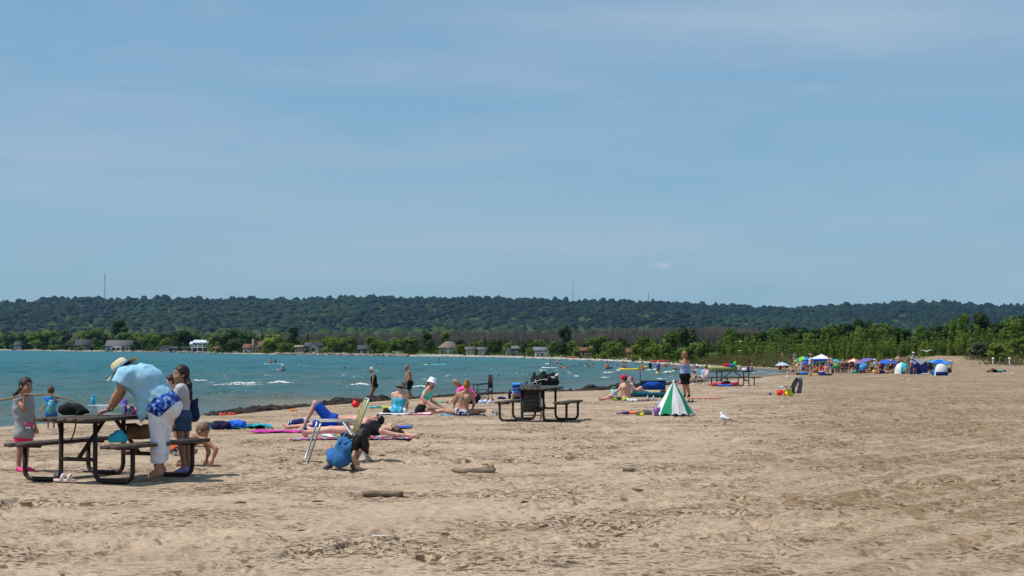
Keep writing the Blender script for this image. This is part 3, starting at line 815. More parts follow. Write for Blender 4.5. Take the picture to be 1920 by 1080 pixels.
def haze():
    m = bpy.data.materials.new('haze_air'); m.use_nodes = True
    nd, lk = m.node_tree.nodes, m.node_tree.links
    nd.remove(nd['Principled BSDF'])
    v = nd.new('ShaderNodeVolumePrincipled')
    v.inputs['Color'].default_value = (0.28, 0.62, 1.0, 1)
    v.inputs['Density'].default_value = 2.5e-5
    v.inputs['Anisotropy'].default_value = 0.0
    lk.new(v.outputs[0], nd['Material Output'].inputs['Volume'])
    b = MB(); b.box((0, 4500, 125), (16000, 10400, 270))
    o = b.obj('haze', m); o['kind'] = 'stuff'; o['label'] = 'thin blue summer haze over the bay'
haze()
# ================================================================== FIGURE BUILDER
def nrm(v):
    v = np.asarray(v, float); return v / max(np.linalg.norm(v), 1e-9)
def sd_cone(p, a, b, ra, rb):
    """distance to a tapered capsule"""
    ba = b - a; L2 = max(float(ba @ ba), 1e-9)
    t = np.clip(((p - a) @ ba) / L2, 0, 1)
    return np.linalg.norm(p - a - t[..., None] * ba, axis=-1) - (ra + (rb - ra) * t)
class Prim:
    def __init__(s, key, a, b, ra, rb=None, k=None):
        s.key = key; s.a = np.asarray(a, float); s.b = np.asarray(b, float); s.ra = ra; s.rb = ra if rb is None else rb; s.cut = None; s.cuts = None; s.k = k
    def dist(s, p):
        d = sd_cone(p, s.a, s.b, s.ra, s.rb)
        if s.cut is not None: d = np.maximum(d, (p - s.cut[0]) @ s.cut[1])
        return d
    def box(s, m):
        r = max(s.ra, s.rb) + m
        return np.minimum(s.a, s.b) - r, np.maximum(s.a, s.b) + r
class Ell:
    def __init__(s, key, c, axes, rad, k=None):
        s.key = key; s.c = np.asarray(c, float); s.ax = np.asarray(axes, float); s.r = np.asarray(rad, float); s.k = k
    def dist(s, p):
        q = ((p - s.c) @ s.ax.T) / s.r
        n = np.linalg.norm(q, axis=-1); g = np.linalg.norm(q / s.r, axis=-1)
        return n * (n - 1.0) / np.maximum(g, 1e-6)
    def box(s, m):
        r = s.r.max() + m; return s.c - r, s.c + r
def surfnet(prims, res, k=0.03, clip=None, noise=None):
    """one continuous surface round a smooth union of shapes"""
    m = k + 2.5 * res
    lo = np.min([q.box(m)[0] for q in prims], 0); hi = np.max([q.box(m)[1] for q in prims], 0)
    n = np.ceil((hi - lo) / res).astype(int) + 1
    ax = [lo[i] + np.arange(n[i]) * res for i in range(3)]
    f = np.full(n, 1.0)
    for q in prims:
        a, b = q.box(m)
        i0 = np.maximum(np.floor((a - lo) / res).astype(int), 0); i1 = np.minimum(np.ceil((b - lo) / res).astype(int) + 1, n)
        sl = tuple(slice(i0[i], i1[i]) for i in range(3))
        p = np.stack(np.meshgrid(ax[0][sl[0]], ax[1][sl[1]], ax[2][sl[2]], indexing='ij'), -1)
        d = q.dist(p); kk = q.k or k
        g = f[sl]; h = np.maximum(kk - np.abs(g - d), 0) / kk
        f[sl] = np.minimum(g, d) - h * h * kk * 0.25
    if clip is not None or noise is not None:
        p = np.stack(np.meshgrid(*ax, indexing='ij'), -1)
        if noise is not None: f = f + noise(p)
        if clip is not None: f = np.maximum(f, clip(p))
        f[0] = f[-1] = 1; f[:, 0] = f[:, -1] = 1; f[:, :, 0] = f[:, :, -1] = 1
    s = f < 0
    c = [s[i:n[0] - 1 + i, j:n[1] - 1 + j, l:n[2] - 1 + l] for i in (0, 1) for j in (0, 1) for l in (0, 1)]
    cnt = sum(x.astype(np.int8) for x in c)
    act = np.argwhere((cnt > 0) & (cnt < 8))
    if len(act) == 0: return np.zeros((0, 3)), np.zeros((0, 4), int)
    idx = np.full(n - 1, -1); idx[tuple(act.T)] = np.arange(len(act))
    acc = np.zeros((len(act), 3)); w = np.zeros(len(act))
    cr = np.array([(i, j, l) for i in (0, 1) for j in (0, 1) for l in (0, 1)])
    fv = [f[tuple((act + q).T)] for q in cr]
    for e0 in range(8):
        for bit in (4, 2, 1):
            if e0 & bit: continue
            e1 = e0 | bit
            a, b = fv[e0], fv[e1]; mm = (a < 0) != (b < 0)
            t = np.where(mm, a / np.where(mm, a - b, 1), 0)
            acc += np.where(mm[:, None], cr[e0] + t[:, None] * (cr[e1] - cr[e0]), 0); w += mm
    V = lo + (act + acc / w[:, None]) * res
    Q = []
    for axi in range(3):
        u, v = (axi + 1) % 3, (axi + 2) % 3
        s0 = [slice(None)] * 3; s1 = [slice(None)] * 3; s0[axi] = slice(0, -1); s1[axi] = slice(1, None)
        A, B = s[tuple(s0)], s[tuple(s1)]
        E = np.argwhere(A != B)
        ok = (E[:, u] > 0) & (E[:, v] > 0) & (E[:, u] < n[u] - 1) & (E[:, v] < n[v] - 1)
        E = E[ok]; fl = A[tuple(E.T)]
        du = np.zeros(3, int); du[u] = 1; dv = np.zeros(3, int); dv[v] = 1
        q = np.stack([idx[tuple((E - du - dv).T)], idx[tuple((E - dv).T)], idx[tuple(E.T)], idx[tuple((E - du).T)]], 1)
        q[~fl] = q[~fl][:, ::-1]
        Q.append(q)
    Q = np.concatenate(Q)
    return V, Q[(Q >= 0).all(1)]

SKIN = {
    'fair': mat('skin_fair', (0.62, 0.36, 0.26), 0.5, 0.06, 14, spec=0.35),
    'pink': mat('skin_pink', (0.60, 0.31, 0.23), 0.5, 0.07, 14, spec=0.35),
    'tan': mat('skin_tan', (0.42, 0.215, 0.125), 0.48, 0.08, 14, spec=0.35),
    'brown': mat('skin_brown', (0.36, 0.18, 0.105), 0.48, 0.08, 14, spec=0.35),
    'deep': mat('skin_deep', (0.12, 0.06, 0.038), 0.45, 0.08, 14, spec=0.35),
}
HAIRM = {}
def hairmat(c):
    k = tuple(round(x, 3) for x in c)
    if k not in HAIRM: HAIRM[k] = mat('hair_%d' % len(HAIRM), c, 0.55, 0.4, 90, 0.12, 260, spec=0.3)
    return HAIRM[k]
H_BLACK, H_DARK, H_BROWN, H_BLOND, H_GREY, H_RED, H_LTBROWN = (0.010, 0.008, 0.007), (0.026, 0.014, 0.009), (0.075, 0.035, 0.018), (0.34, 0.20, 0.085), (0.42, 0.40, 0.38), (0.30, 0.125, 0.035), (0.15, 0.085, 0.042)
M_EYE = mat('eye_dark', (0.02, 0.014, 0.01), 0.2, 0.0)
M_LIP = mat('lip', (0.40, 0.13, 0.10), 0.45, 0.05)
def cloth(name, c, **kw):
    a = dict(rough=0.85, var=0.10, scale=9, bump=0.35, bscale=22, spec=0.15); a.update(kw)
    return mat('cloth_' + name, c, **a)
def pattern_cloth(name, cols, scale=38.0, kind='voronoi'):
    key = 'pat_' + name
    if key in MATS: return MATS[key]
    m = bpy.data.materials.new(key); m.use_nodes = True; nd, lk = m.node_tree.nodes, m.node_tree.links
    b = nd['Principled BSDF']; b.inputs['Roughness'].default_value = 0.85; b.inputs['Specular IOR Level'].default_value = 0.15
    t = nd.new('ShaderNodeTexCoord')
    if kind == 'voronoi':
        v = nd.new('ShaderNodeTexVoronoi'); v.inputs['Scale'].default_value = scale; lk.new(t.outputs['Object'], v.inputs['Vector']); src = v.outputs['Color']
    elif kind == 'noise':
        v = nd.new('ShaderNodeTexNoise'); v.inputs['Scale'].default_value = scale; v.inputs['Detail'].default_value = 2; lk.new(t.outputs['Object'], v.inputs['Vector']); src = v.outputs['Fac']
    else:
        v = nd.new('ShaderNodeTexWave'); v.bands_direction = kind; v.inputs['Scale'].default_value = scale; lk.new(t.outputs['Object'], v.inputs['Vector']); src = v.outputs['Fac']
    r = nd.new('ShaderNodeValToRGB'); r.color_ramp.interpolation = 'CONSTANT'
    n = len(cols)
    lo_, hi_ = (0.36, 0.62) if kind == 'noise' else (0.0, 1.0)
    r.color_ramp.elements[0].color = (*cols[0], 1); r.color_ramp.elements[0].position = 0
    r.color_ramp.elements[1].color = (*cols[1], 1); r.color_ramp.elements[1].position = lo_ + (hi_ - lo_) / n
    for i in range(2, n):
        e = r.color_ramp.elements.new(lo_ + (hi_ - lo_) * i / n); e.color = (*cols[i], 1)
    lk.new(src, r.inputs['Fac']); lk.new(r.outputs['Color'], b.inputs['Base Color'])
    MATS[key] = m
    return m

def body_prims(J, S, hs, fat, female, spine):
    lat, fwd = J['lat'], J['fwd']
    P_ = []
    pv, nk = J['pv'], J['nk']
    mid = J.get('mid', (pv + nk) / 2)
    up0 = nrm(mid - pv); up1 = nrm(nk - mid)
    ch = mid + (nk - mid) * 0.42
    hw = 0.078 * S * (1.08 if female else 0.95) * (0.85 + 0.15 * fat); cw = 0.075 * S * (0.92 if female else 1.08)
    r = 0.098 * S
    P_.append(Prim('pelvis', pv - lat * hw, pv + lat * hw, r * 1.06 * fat))
    ww = (0.8 if female else 1.0)
    for sg in (-1, 1):
        P_.append(Prim('torso', pv + sg * lat * hw * 0.7 + up0 * 0.02 * S, mid + sg * lat * cw * 0.75 * ww, r * fat, r * 0.92 * fat * (0.94 if female else 1.0)))
        P_.append(Prim('torso', mid + sg * lat * cw * 0.75 * ww, ch + sg * lat * cw, r * 0.92 * fat, r * 1.02 * (0.5 + 0.5 * fat)))
        P_.append(Prim('torso', ch + sg * lat * cw, nk - up1 * 0.06 * S + sg * lat * cw * 0.9, r * 1.02 * (0.5 + 0.5 * fat), 0.062 * S))
        sh = J['shL'] if sg > 0 else J['shR']
        P_.append(Prim('shoulder', sh, nk - up1 * 0.015 * S, 0.052 * S, 0.046 * S))
        P_.append(Prim('yoke', sh, ch + sg * lat * cw, 0.055 * S, 0.09 * S))
        P_.append(Prim('glute', pv + sg * lat * hw * 0.75 - fwd * 0.045 * S, pv + sg * lat * hw * 0.8 - fwd * 0.05 * S - up0 * 0.05 * S, 0.088 * S * fat))
        if female:
            P_.append(Prim('bust', ch + sg * lat * 0.07 * S + fwd * 0.075 * S - up1 * 0.02 * S, ch + sg * lat * 0.072 * S + fwd * 0.09 * S - up1 * 0.03 * S, 0.062 * S))
    if fat > 1.05: P_.append(Prim('belly', pv + (mid - pv) * 0.5 + fwd * 0.05 * S * fat, mid + fwd * 0.05 * S * fat, 0.10 * S * fat))
    hc = J['hd']
    P_.append(Prim('neck', nk - up1 * 0.02 * S, hc - J['hu'] * 0.03 * hs, 0.050 * S, 0.047 * hs * 0.95))
    for sd in 'LR':
        sh, el, wr = J['sh' + sd], J['el' + sd], J['wr' + sd]
        P_.append(Prim('uarm' + sd, sh, el, 0.049 * S * (0.6 + 0.4 * fat), 0.037 * S))
        P_.append(Prim('larm' + sd, el, el + (wr - el) * 0.3, 0.037 * S, 0.038 * S)); P_.append(Prim('larm' + sd, el + (wr - el) * 0.3, wr, 0.038 * S, 0.025 * S))
        hi, kn, an, to = J['hi' + sd], J['kn' + sd], J['an' + sd], J['to' + sd]
        P_.append(Prim('thigh' + sd, hi, kn, 0.084 * S * (0.5 + 0.5 * fat), 0.053 * S))
        ax = nrm(an - kn); back = nrm(np.cross(ax, np.cross(kn - hi, ax)) + 1e-6)
        bend = np.cross(nrm(kn - hi), ax); cb = -fwd - ax * np.dot(-fwd, ax); cb = nrm(cb) if np.linalg.norm(cb) > 0.2 else back * 0
        P_.append(Prim('shin' + sd, kn, an, 0.051 * S, 0.033 * S)); P_.append(Prim('shin' + sd, kn + ax * 0.07 * S + cb * 0.014 * S, kn + ax * 0.2 * S + cb * 0.012 * S, 0.046 * S, 0.038 * S))
        fv = nrm(to - an); dn = np.array([0, 0, -1.0])
        heel = an - fv * 0.03 * S + dn * 0.03 * S
        P_.append(Prim('foot' + sd, heel, an, 0.034 * S, 0.032 * S)); P_.append(Prim('foot' + sd, heel, to, 0.032 * S, 0.024 * S)); P_.append(Prim('foot' + sd, an, an + (to - an) * 0.75, 0.032 * S, 0.024 * S))
    return P_
def hand_prims(J, sd, S, curl):
    wr = J['wr' + sd]; d = nrm(J['fi' + sd] - wr)
    n = J.get('pn' + sd)
    if n is None:
        n = np.cross(d, J['fwd']);
        n = nrm(n) if np.linalg.norm(n) > 0.3 else nrm(np.cross(d, np.array([0.3, 1, 0.2])))
    n = nrm(n - d * np.dot(n, d)); w = np.cross(d, n)
    if sd == 'R': w = -w
    out = []
    pe = wr + d * 0.082 * S
    for q in (-0.026, -0.009, 0.009, 0.026): out.append(Prim('hand', wr + w * q * 0.6 * S, pe + w * q * S, 0.016 * S, 0.013 * S, 0.012))
    for q, L in zip((-0.028, -0.0095, 0.0095, 0.028), (0.058, 0.070, 0.074, 0.064)):
        b0 = pe + w * q * S; d1 = nrm(d * math.cos(curl) - n * math.sin(curl) + w * q * 2.2); d2 = nrm(d * math.cos(curl * 2.1) - n * math.sin(curl * 2.1) + w * q * 2.0)
        m_ = b0 + d1 * L * 0.52 * S; out.append(Prim('hand', b0, m_, 0.0100 * S, 0.0092 * S, 0.004)); out.append(Prim('hand', m_, m_ + d2 * L * 0.48 * S, 0.0092 * S, 0.0075 * S, 0.004))
    t0 = wr + d * 0.025 * S + w * 0.022 * S; t1 = t0 + nrm(d * 0.7 + w * 0.75 - n * 0.25) * 0.042 * S; t2 = t1 + nrm(d * 0.95 + w * 0.25 - n * 0.3) * 0.032 * S
    out += [Prim('hand', t0, t1, 0.014 * S, 0.011 * S, 0.006), Prim('hand', t1, t2, 0.0108 * S, 0.0085 * S, 0.004)]
    return out
def head_prims(J, hs):
    c, fd, hu, sd = J['hd'], J['fd'], J['hu'], J['hside']
    A = np.stack([sd, fd, hu])
    o = [Ell('head', c + hu * 0.018 * hs - fd * 0.008 * hs, A, np.array([0.076, 0.097, 0.105]) * hs),
         Prim('head', c - hu * 0.015 * hs + fd * 0.022 * hs, c - hu * 0.085 * hs + fd * 0.055 * hs, 0.064 * hs, 0.036 * hs),
         Prim('head', c + fd * 0.086 * hs + hu * 0.012 * hs, c + fd * 0.101 * hs - hu * 0.026 * hs, 0.008 * hs, 0.013 * hs, 0.012),
         Prim('head', c + fd * 0.082 * hs - hu * 0.058 * hs - sd * 0.014 * hs, c + fd * 0.082 * hs - hu * 0.058 * hs + sd * 0.014 * hs, 0.011 * hs, 0.011 * hs, 0.012),
         Prim('neck', c - hu * 0.12 * hs - fd * 0.015 * hs, c - hu * 0.02 * hs - fd * 0.01 * hs, 0.046 * hs, 0.05 * hs)]
    for q in (-1, 1):
        o.append(Ell('ear', c + sd * q * 0.078 * hs - fd * 0.005 * hs - hu * 0.005 * hs, A, np.array([0.010, 0.018, 0.028]) * hs, 0.01))
        o.append(Prim('head', c + sd * q * 0.036 * hs + fd * 0.068 * hs - hu * 0.03 * hs, c + sd * q * 0.038 * hs + fd * 0.066 * hs - hu * 0.03 * hs, 0.026 * hs, 0.026 * hs, 0.02))
    return o
def finish_joints(J, S, hs, facing=None):
    J = {k: np.asarray(v, float) for k, v in J.items()}
    fwd = J['fwd'] if 'fwd' in J else np.array([math.cos(facing), math.sin(facing), 0.0])
    fwd = nrm(fwd); J['fwd'] = fwd
    upv = nrm(J['nk'] - J['pv'])
    if 'lat' not in J: J['lat'] = nrm(np.cross(upv if abs(np.dot(upv, fwd)) < 0.9 else np.array([0, 0, 1.0]), fwd))
    lat = nrm(J['lat']); J['lat'] = lat
    J['fwd'] = fwd = nrm(np.cross(lat, upv))
    for sd, q in (('L', 1), ('R', -1)):
        J.setdefault('sh' + sd, J['nk'] + lat * q * 0.165 * S - upv * 0.045 * S)
        J.setdefault('hi' + sd, J['pv'] + lat * q * 0.085 * S - upv * 0.02 * S)
        J.setdefault('el' + sd, J['sh' + sd] + np.array([0, 0, -0.28]) * S + lat * q * 0.03 * S)
        J.setdefault('wr' + sd, J['el' + sd] + np.array([0, 0, -0.24]) * S + fwd * 0.05 * S)
        J.setdefault('fi' + sd, J['wr' + sd] + nrm(J['wr' + sd] - J['el' + sd]) * 0.17 * S)
        J.setdefault('kn' + sd, J['hi' + sd] + np.array([0, 0, -0.42]) * S)
        J.setdefault('an' + sd, J['kn' + sd] + np.array([0, 0, -0.40]) * S)
        J.setdefault('to' + sd, J['an' + sd] + fwd * 0.16 * S + np.array([0, 0, -0.05]) * S)
    J.setdefault('fd', fwd); J['fd'] = nrm(J['fd'])
    hu = J.get('hu', J['hd'] - J['nk'] + np.array([0, 0, 0.1]) * S)
    hu = nrm(hu); hu = nrm(hu - J['fd'] * np.dot(hu, J['fd'])); J['hu'] = hu
    J['hside'] = np.cross(J['fd'], hu)
    return J
def garment(prims, spec, J, S, infl, lo=None, hi=None, extra=(), res=0.014, k=0.03, wr=0.0, slant=0.0):
    """cloth: the body shapes named in spec, thickened, cut off at the hems"""
    out = []
    for p in prims:
        for kk, rg in spec.items():
            if p.key == kk or (p.key[:-1] == kk and p.key[-1] in 'LR'):
                a, b = p.a, p.b
                q = Prim(p.key, a, b, p.ra + infl, p.rb + infl)
                if rg is not True:
                    t = rg
                    b2 = a + (b - a) * t; q = Prim(p.key, a, b2, p.ra + infl, p.ra + (p.rb - p.ra) * t + infl * 1.5); q.cut = (b2, nrm(b - a))
                out.append(q)
    out += [Prim('x', *e) for e in extra]
    if not out: return None
    ax = nrm(J['nk'] - J['pv']); H = np.linalg.norm(J['nk'] - J['pv'])
    ax_s = nrm(ax + J['fwd'] * slant)
    def clip(p):
        d = np.full(p.shape[:-1], -1.0)
        if hi is not None: d = np.maximum(d, (p - (J['pv'] + ax * hi * H)) @ ax_s)
        if lo is not None: d = np.maximum(d, -((p - (J['pv'] + ax * lo * H)) @ ax))
        return d
    nz = None
    if wr:
        nz = lambda p: wr * (1.6 * np.abs(np.sin(p[..., 0] * 17 + p[..., 2] * 13 + 1.8 * np.sin(p[..., 2] * 11 + p[..., 1] * 9))) - 1.0 + 0.5 * np.sin(p[..., 0] * 47 + 2 * np.sin(p[..., 2] * 31)) * np.sin(p[..., 1] * 37))
    return surfnet(out, res, k, clip if (lo is not None or hi is not None) else None, nz)
TS = {'torso': True, 'shoulder': True, 'yoke': True, 'bust': True, 'belly': True}
G_ = {
    'tee': (dict(TS, uarm=0.55), 0.014, -0.02, None), 'tank': (dict(TS), 0.010, -0.05, 0.97), 'long_tee': (dict(TS, uarm=0.55, pelvis=True, glute=True), 0.018, -0.25, None),
    'tunic': (dict(TS, pelvis=True, glute=True, thigh=0.12), 0.020, None, 0.97),
    'swimsuit': ({'torso': True, 'bust': True, 'belly': True, 'pelvis': True, 'glute': True, 'yoke': True}, 0.007, -0.12, 0.80),
    'strapless': ({'torso': True, 'bust': True, 'belly': True, 'pelvis': True}, 0.010, -0.08, 0.70),
    'bikini_top': ({'torso': True, 'bust': True, 'yoke': True}, 0.007, 0.52, 0.74), 'bikini_bottom': ({'pelvis': True, 'glute': True, 'torso': True, 'thigh': 0.08}, 0.007, -0.14, 0.14),
    'briefs': ({'pelvis': True, 'glute': True, 'torso': True, 'thigh': 0.12}, 0.008, None, 0.22),
    'shorts': ({'pelvis': True, 'glute': True, 'torso': True, 'thigh': 0.55}, 0.016, None, 0.16), 'trunks': ({'pelvis': True, 'glute': True, 'torso': True, 'thigh': 0.78}, 0.020, None, 0.15),
    'capri': ({'pelvis': True, 'glute': True, 'thigh': True, 'shin': 0.5}, 0.018, None, None), 'pants': ({'pelvis': True, 'glute': True, 'thigh': True, 'shin': 0.95}, 0.016, None, None),
    'rash': (dict(TS, uarm=0.6), 0.009, -0.05, None),
}
def hair_mesh(J, hs, style, res, tail=None):
    c, fd, hu, sd = J['hd'], J['fd'], J['hu'], J['hside']
    A = np.stack([sd, fd, hu])
    o = [Ell('hair', c + hu * 0.026 * hs - fd * 0.014 * hs, A, np.array([0.087, 0.104, 0.110]) * hs)]
    if style in ('long', 'bob'):
        L = 0.16 if style == 'bob' else 0.26
        for q in (-1, 0, 1): o.append(Prim('hair', c + sd * q * 0.06 * hs - fd * 0.04 * hs, c + sd * q * 0.075 * hs - fd * (0.06 if q else 0.09) * hs - hu * L * hs, 0.05 * hs, 0.035 * hs))
    if style == 'bun': o.append(Prim('hair', c + hu * 0.10 * hs - fd * 0.07 * hs, c + hu * 0.115 * hs - fd * 0.075 * hs, 0.048 * hs))
    if style == 'low': o.append(Prim('hair', c - hu * 0.03 * hs - fd * 0.08 * hs, c - hu * 0.05 * hs - fd * 0.09 * hs, 0.05 * hs))
    n1 = nrm(fd * 0.86 - hu * 0.52)
    lowz = {'short': -0.055, 'bun': -0.06, 'low': -0.09, 'tail': -0.07}.get(style, -9)
    def clip(p):
        q = p - c
        d = q @ n1 - 0.026 * hs
        return np.maximum(d, -(q @ hu - lowz * hs))
    nz = lambda p: 0.0022 * hs * np.sin((p @ sd) * 200 + 2 * np.sin((p @ hu) * 25))
    V, Q = surfnet(o, res, 0.03 * hs, clip, nz)
    if tail is not None:
        pts, rs = tail
        t = [Prim('hair', pts[i], pts[i + 1], rs[i], rs[i + 1]) for i in range(len(pts) - 1)]
        V2, Q2 = surfnet(t, res, 0.02, None, nz)
        Q = np.concatenate([Q, Q2 + len(V)]); V = np.concatenate([V, V2])
    return V, Q
def person(J, label, S=1.0, hs=None, facing=None, skin='tan', female=False, fat=1.0, hair=('short', H_BROWN), wear=(), base=None, res=0.014, detail=True, tail=None, curl=0.35, group=None, hat=None, shoes=None, drop=()):
    """joints -> one continuous body, with hair and clothes as its children"""
    hs = hs if hs is not None else S
    J = finish_joints(J, S, hs, facing)
    base = np.asarray(base if base is not None else J['anL'], float)
    pr = body_prims(J, S, hs, fat, female, None)
    bp_ = list(pr)
    if not detail:
        bp_ += head_prims(J, hs)[:2]
        for sd in 'LR': bp_.append(Prim('hand', J['wr' + sd], J['wr' + sd] + nrm(J['fi' + sd] - J['wr' + sd]) * 0.11 * S, 0.03 * S, 0.022 * S))
    V, Q = surfnet(bp_, res, 0.030 * max(S, 0.6) if detail else 0.04 * S)
    mi = np.zeros(len(Q), int)
    if detail:
        for blk in [head_prims(J, hs)] + [hand_prims(J, sd, S, curl) for sd in 'LR']:
            V2, Q2 = surfnet(blk, 0.0085 if blk[0].key == 'head' else 0.0060, 0.02 * hs if blk[0].key == 'head' else 0.01)
            fc = V2[Q2].mean(1); m2 = np.zeros(len(Q2), int)
            if blk[0].key == 'head':
                c, fd, hu, sd = J['hd'], J['fd'], J['hu'], J['hside']; r = fc - c; x, y, z = r @ sd / hs, r @ fd / hs, r @ hu / hs
                eye = (y > 0.05) & (((np.abs(x) - 0.033) / 0.014) ** 2 + ((z - 0.006) / 0.0085) ** 2 < 1); brow = (y > 0.05) & (np.abs(np.abs(x) - 0.034) < 0.017) & (np.abs(z - 0.032) < 0.004)
                lip = (y > 0.05) & ((x / 0.024) ** 2 + ((z + 0.058) / 0.0085) ** 2 < 1)
                m2[eye | brow] = 1; m2[lip] = 2
            Q = np.concatenate([Q, Q2 + len(V)]); V = np.concatenate([V, V2]); mi = np.concatenate([mi, m2])
    o = link('person', mesh_np('body', V - base, Q, [SKIN[skin], M_EYE, M_LIP], mi), None, base)
    tag(o, label, 'person', group)
    hm = None
    if hair is not None:
        V, Q = hair_mesh(J, hs, hair[0], (0.009 if detail else res), tail)
        if len(V): link('hair', mesh_np('hair', V - base, Q, [hairmat(hair[1])]), o)
    for w in wear:
        kind, m = w[0], w[1]; kw = dict(w[2]) if len(w) > 2 else {}
        nm = kw.pop('name', {'tee': 'shirt', 'long_tee': 'shirt', 'rash': 'swim_shirt', 'tank': 'tank_top', 'briefs': 'swim_briefs', 'trunks': 'swim_trunks', 'capri': 'trousers', 'pants': 'trousers', 'strapless': 'top'}.get(kind, kind))
        sp_, inf, lo, hi = G_[kind]
        sp_ = dict(kw.pop('spec', sp_)); inf = kw.pop('infl', inf) * (max(S, 0.55) if detail else 1.0); lo = kw.pop('lo', lo); hi = kw.pop('hi', hi)
        g = garment(pr, sp_, J, S, inf if detail else max(inf, 0.012), lo, hi, kw.pop('extra', ()), res if detail else res, wr=kw.pop('wr', 0.0035 if detail else 0), slant=kw.pop('slant', 0.0))
        if g is not None and len(g[0]): link(nm, mesh_np(nm, g[0] - base, g[1], [m]), o)
    if shoes is not None:
        for sd in 'LR':
            fp = [Prim('s', p.a - [0, 0, 0.006], p.b - [0, 0, 0.006], p.ra + 0.008, p.rb + 0.010) for p in pr if p.key == 'foot' + sd][1:]
            V, Q = surfnet(fp, min(res, 0.012), 0.02); link('shoe', mesh_np('shoe', V - base, Q, [shoes]), o)
    if hat is not None:
        Rm = np.stack([J['hside'], J['fd'], J['hu']], 1)
        hat(o, J['hd'] - base, Rm, hs)
    return o, J
def hat_bucket(m, brim=0.165, drop=0.055, name='bucket_hat', hgt=0.135):
    def f(o, c, Rm, hs):
        b = MB()
        prof = [(brim, 0.045 - drop), (brim * 0.985, 0.050 - drop), (0.108, 0.045), (0.100, 0.075), (0.092, hgt - 0.015), (0.075, hgt), (0.0, hgt + 0.004)]
        b.lathe(np.array(prof) * hs, 28, c, Rm, sy=1.12)
        b.lathe(np.array([(brim * 0.985, 0.050 - drop - 0.004), (0.10, 0.038)]) * hs, 28, c, Rm, sy=1.12)
        b.obj(name, m, o, True)
    return f
def hat_cap(m, name='cap', mv=None):
    def f(o, c, Rm, hs):
        b = MB(); prof = [(0.094, 0.03), (0.096, 0.06), (0.088, 0.10), (0.062, 0.130), (0.025, 0.142), (0, 0.143)]
        b.lathe(np.array(prof) * hs, 24, c, Rm, sy=1.14)
        n = 9; top = []
        for i in range(n):
            a = math.pi * (0.14 + 0.72 * i / (n - 1)); x, y = math.cos(a), math.sin(a)
            top.append((x * 0.094, y * 0.106, 0.040)); top.append((x * 0.088, y * 0.19 + 0.012, 0.030 - 0.012 * abs(x)))
        T = np.array(top) * hs; Bt = T - [0, 0, 0.006 * hs]
        V = np.concatenate([T, Bt]) @ Rm.T + c; q = []
        for i in range(n - 1):
            a, d_ = 2 * i, 2 * i + 2
            q += [[a, a + 1, d_ + 1, d_], [a + 2 * n, d_ + 2 * n, d_ + 1 + 2 * n, a + 1 + 2 * n], [a + 1, a + 1 + 2 * n, d_ + 1 + 2 * n, d_ + 1]]
        b.add(V, q, m=1)
        b.obj(name, [m, mv or m], o, True)
    return f
def hat_sun(m, band, r=0.215, name='sun_hat'):
    def f(o, c, Rm, hs):
        n = 36; b = MB(); an = np.arange(n) / n * 2 * math.pi
        prof = [(r, 0.035), (r * 0.93, 0.032), (0.15, 0.045), (0.104, 0.052), (0.098, 0.085), (0.088, 0.13), (0.066, 0.148), (0.0, 0.152)]
        rows = []
        for (rr, z) in prof:
            wv = 0.020 * np.sin(an * 2 + 0.6) * max(0, (rr - 0.104) / (r - 0.104)) + 0.008 * np.sin(an * 5) * max(0, (rr - 0.104) / (r - 0.104))
            rows.append(np.stack([rr * np.cos(an), rr * 1.06 * np.sin(an), z + wv], 1))
        V = (np.concatenate(rows) * hs) @ Rm.T + c; Q = []
        for i in range(len(prof) - 1):
            a = i * n + np.arange(n); d_ = i * n + (np.arange(n) + 1) % n; Q.append(np.stack([a, d_, d_ + n, a + n], 1))
        b.add(V, np.concatenate(Q)); h = b.obj(name, m, o, True)
        b2 = MB(); b2.lathe(np.array([(0.108, 0.055), (0.103, 0.08)]) * hs, n, c, Rm, sy=1.06); b2.obj('hat_band', band, h, True)
    return f
# ================================================================== PEOPLE AND THINGS NEAR THE CAMERA
def K(ox, oy, s): return lambda x, y: (ox + x / s, oy + y / s)
k1 = K(0, 690, 4.906); k2 = K(160, 660, 4.319); k3 = K(520, 730, 6.75); k4 = K(640, 740, 10.8); k5 = K(720, 690, 9.6); k6 = K(1110, 690, 10.8); k7 = K(1200, 650, 7.714)
k8 = K(1340, 670, 7.717); c3 = K(680, 660, 6.75); c4 = K(880, 660, 6.75); c5 = K(1100, 640, 6.75); c6 = K(1280, 640, 7.7125); c7 = K(1420, 640, 9.6); c8 = K(1600, 640, 6.0)
ID = lambda x, y: (x, y)
def JP(conv, Y0, **kw):
    J = {}
    for k, v in kw.items():
        if len(v) == 2: v = (*v, 0.0)
        cv = conv
        if len(v) == 4: cv = v[3]
        J[k] = P(*cv(v[0], v[1]), Y0 + v[2])
    return J
def snap(J, S, z, mode='feet'):
    """set the figure down on the ground"""
    lo = min(min(J[k][2] - (0.024 if k[:2] == 'to' else 0.062) * S for k in ('anL', 'anR', 'toL', 'toR') if k in J), 1e9)
    d = np.clip(z - lo, -0.08, 0.08)
    for k in J: J[k] = J[k] + np.array([0, 0, d])
    return J

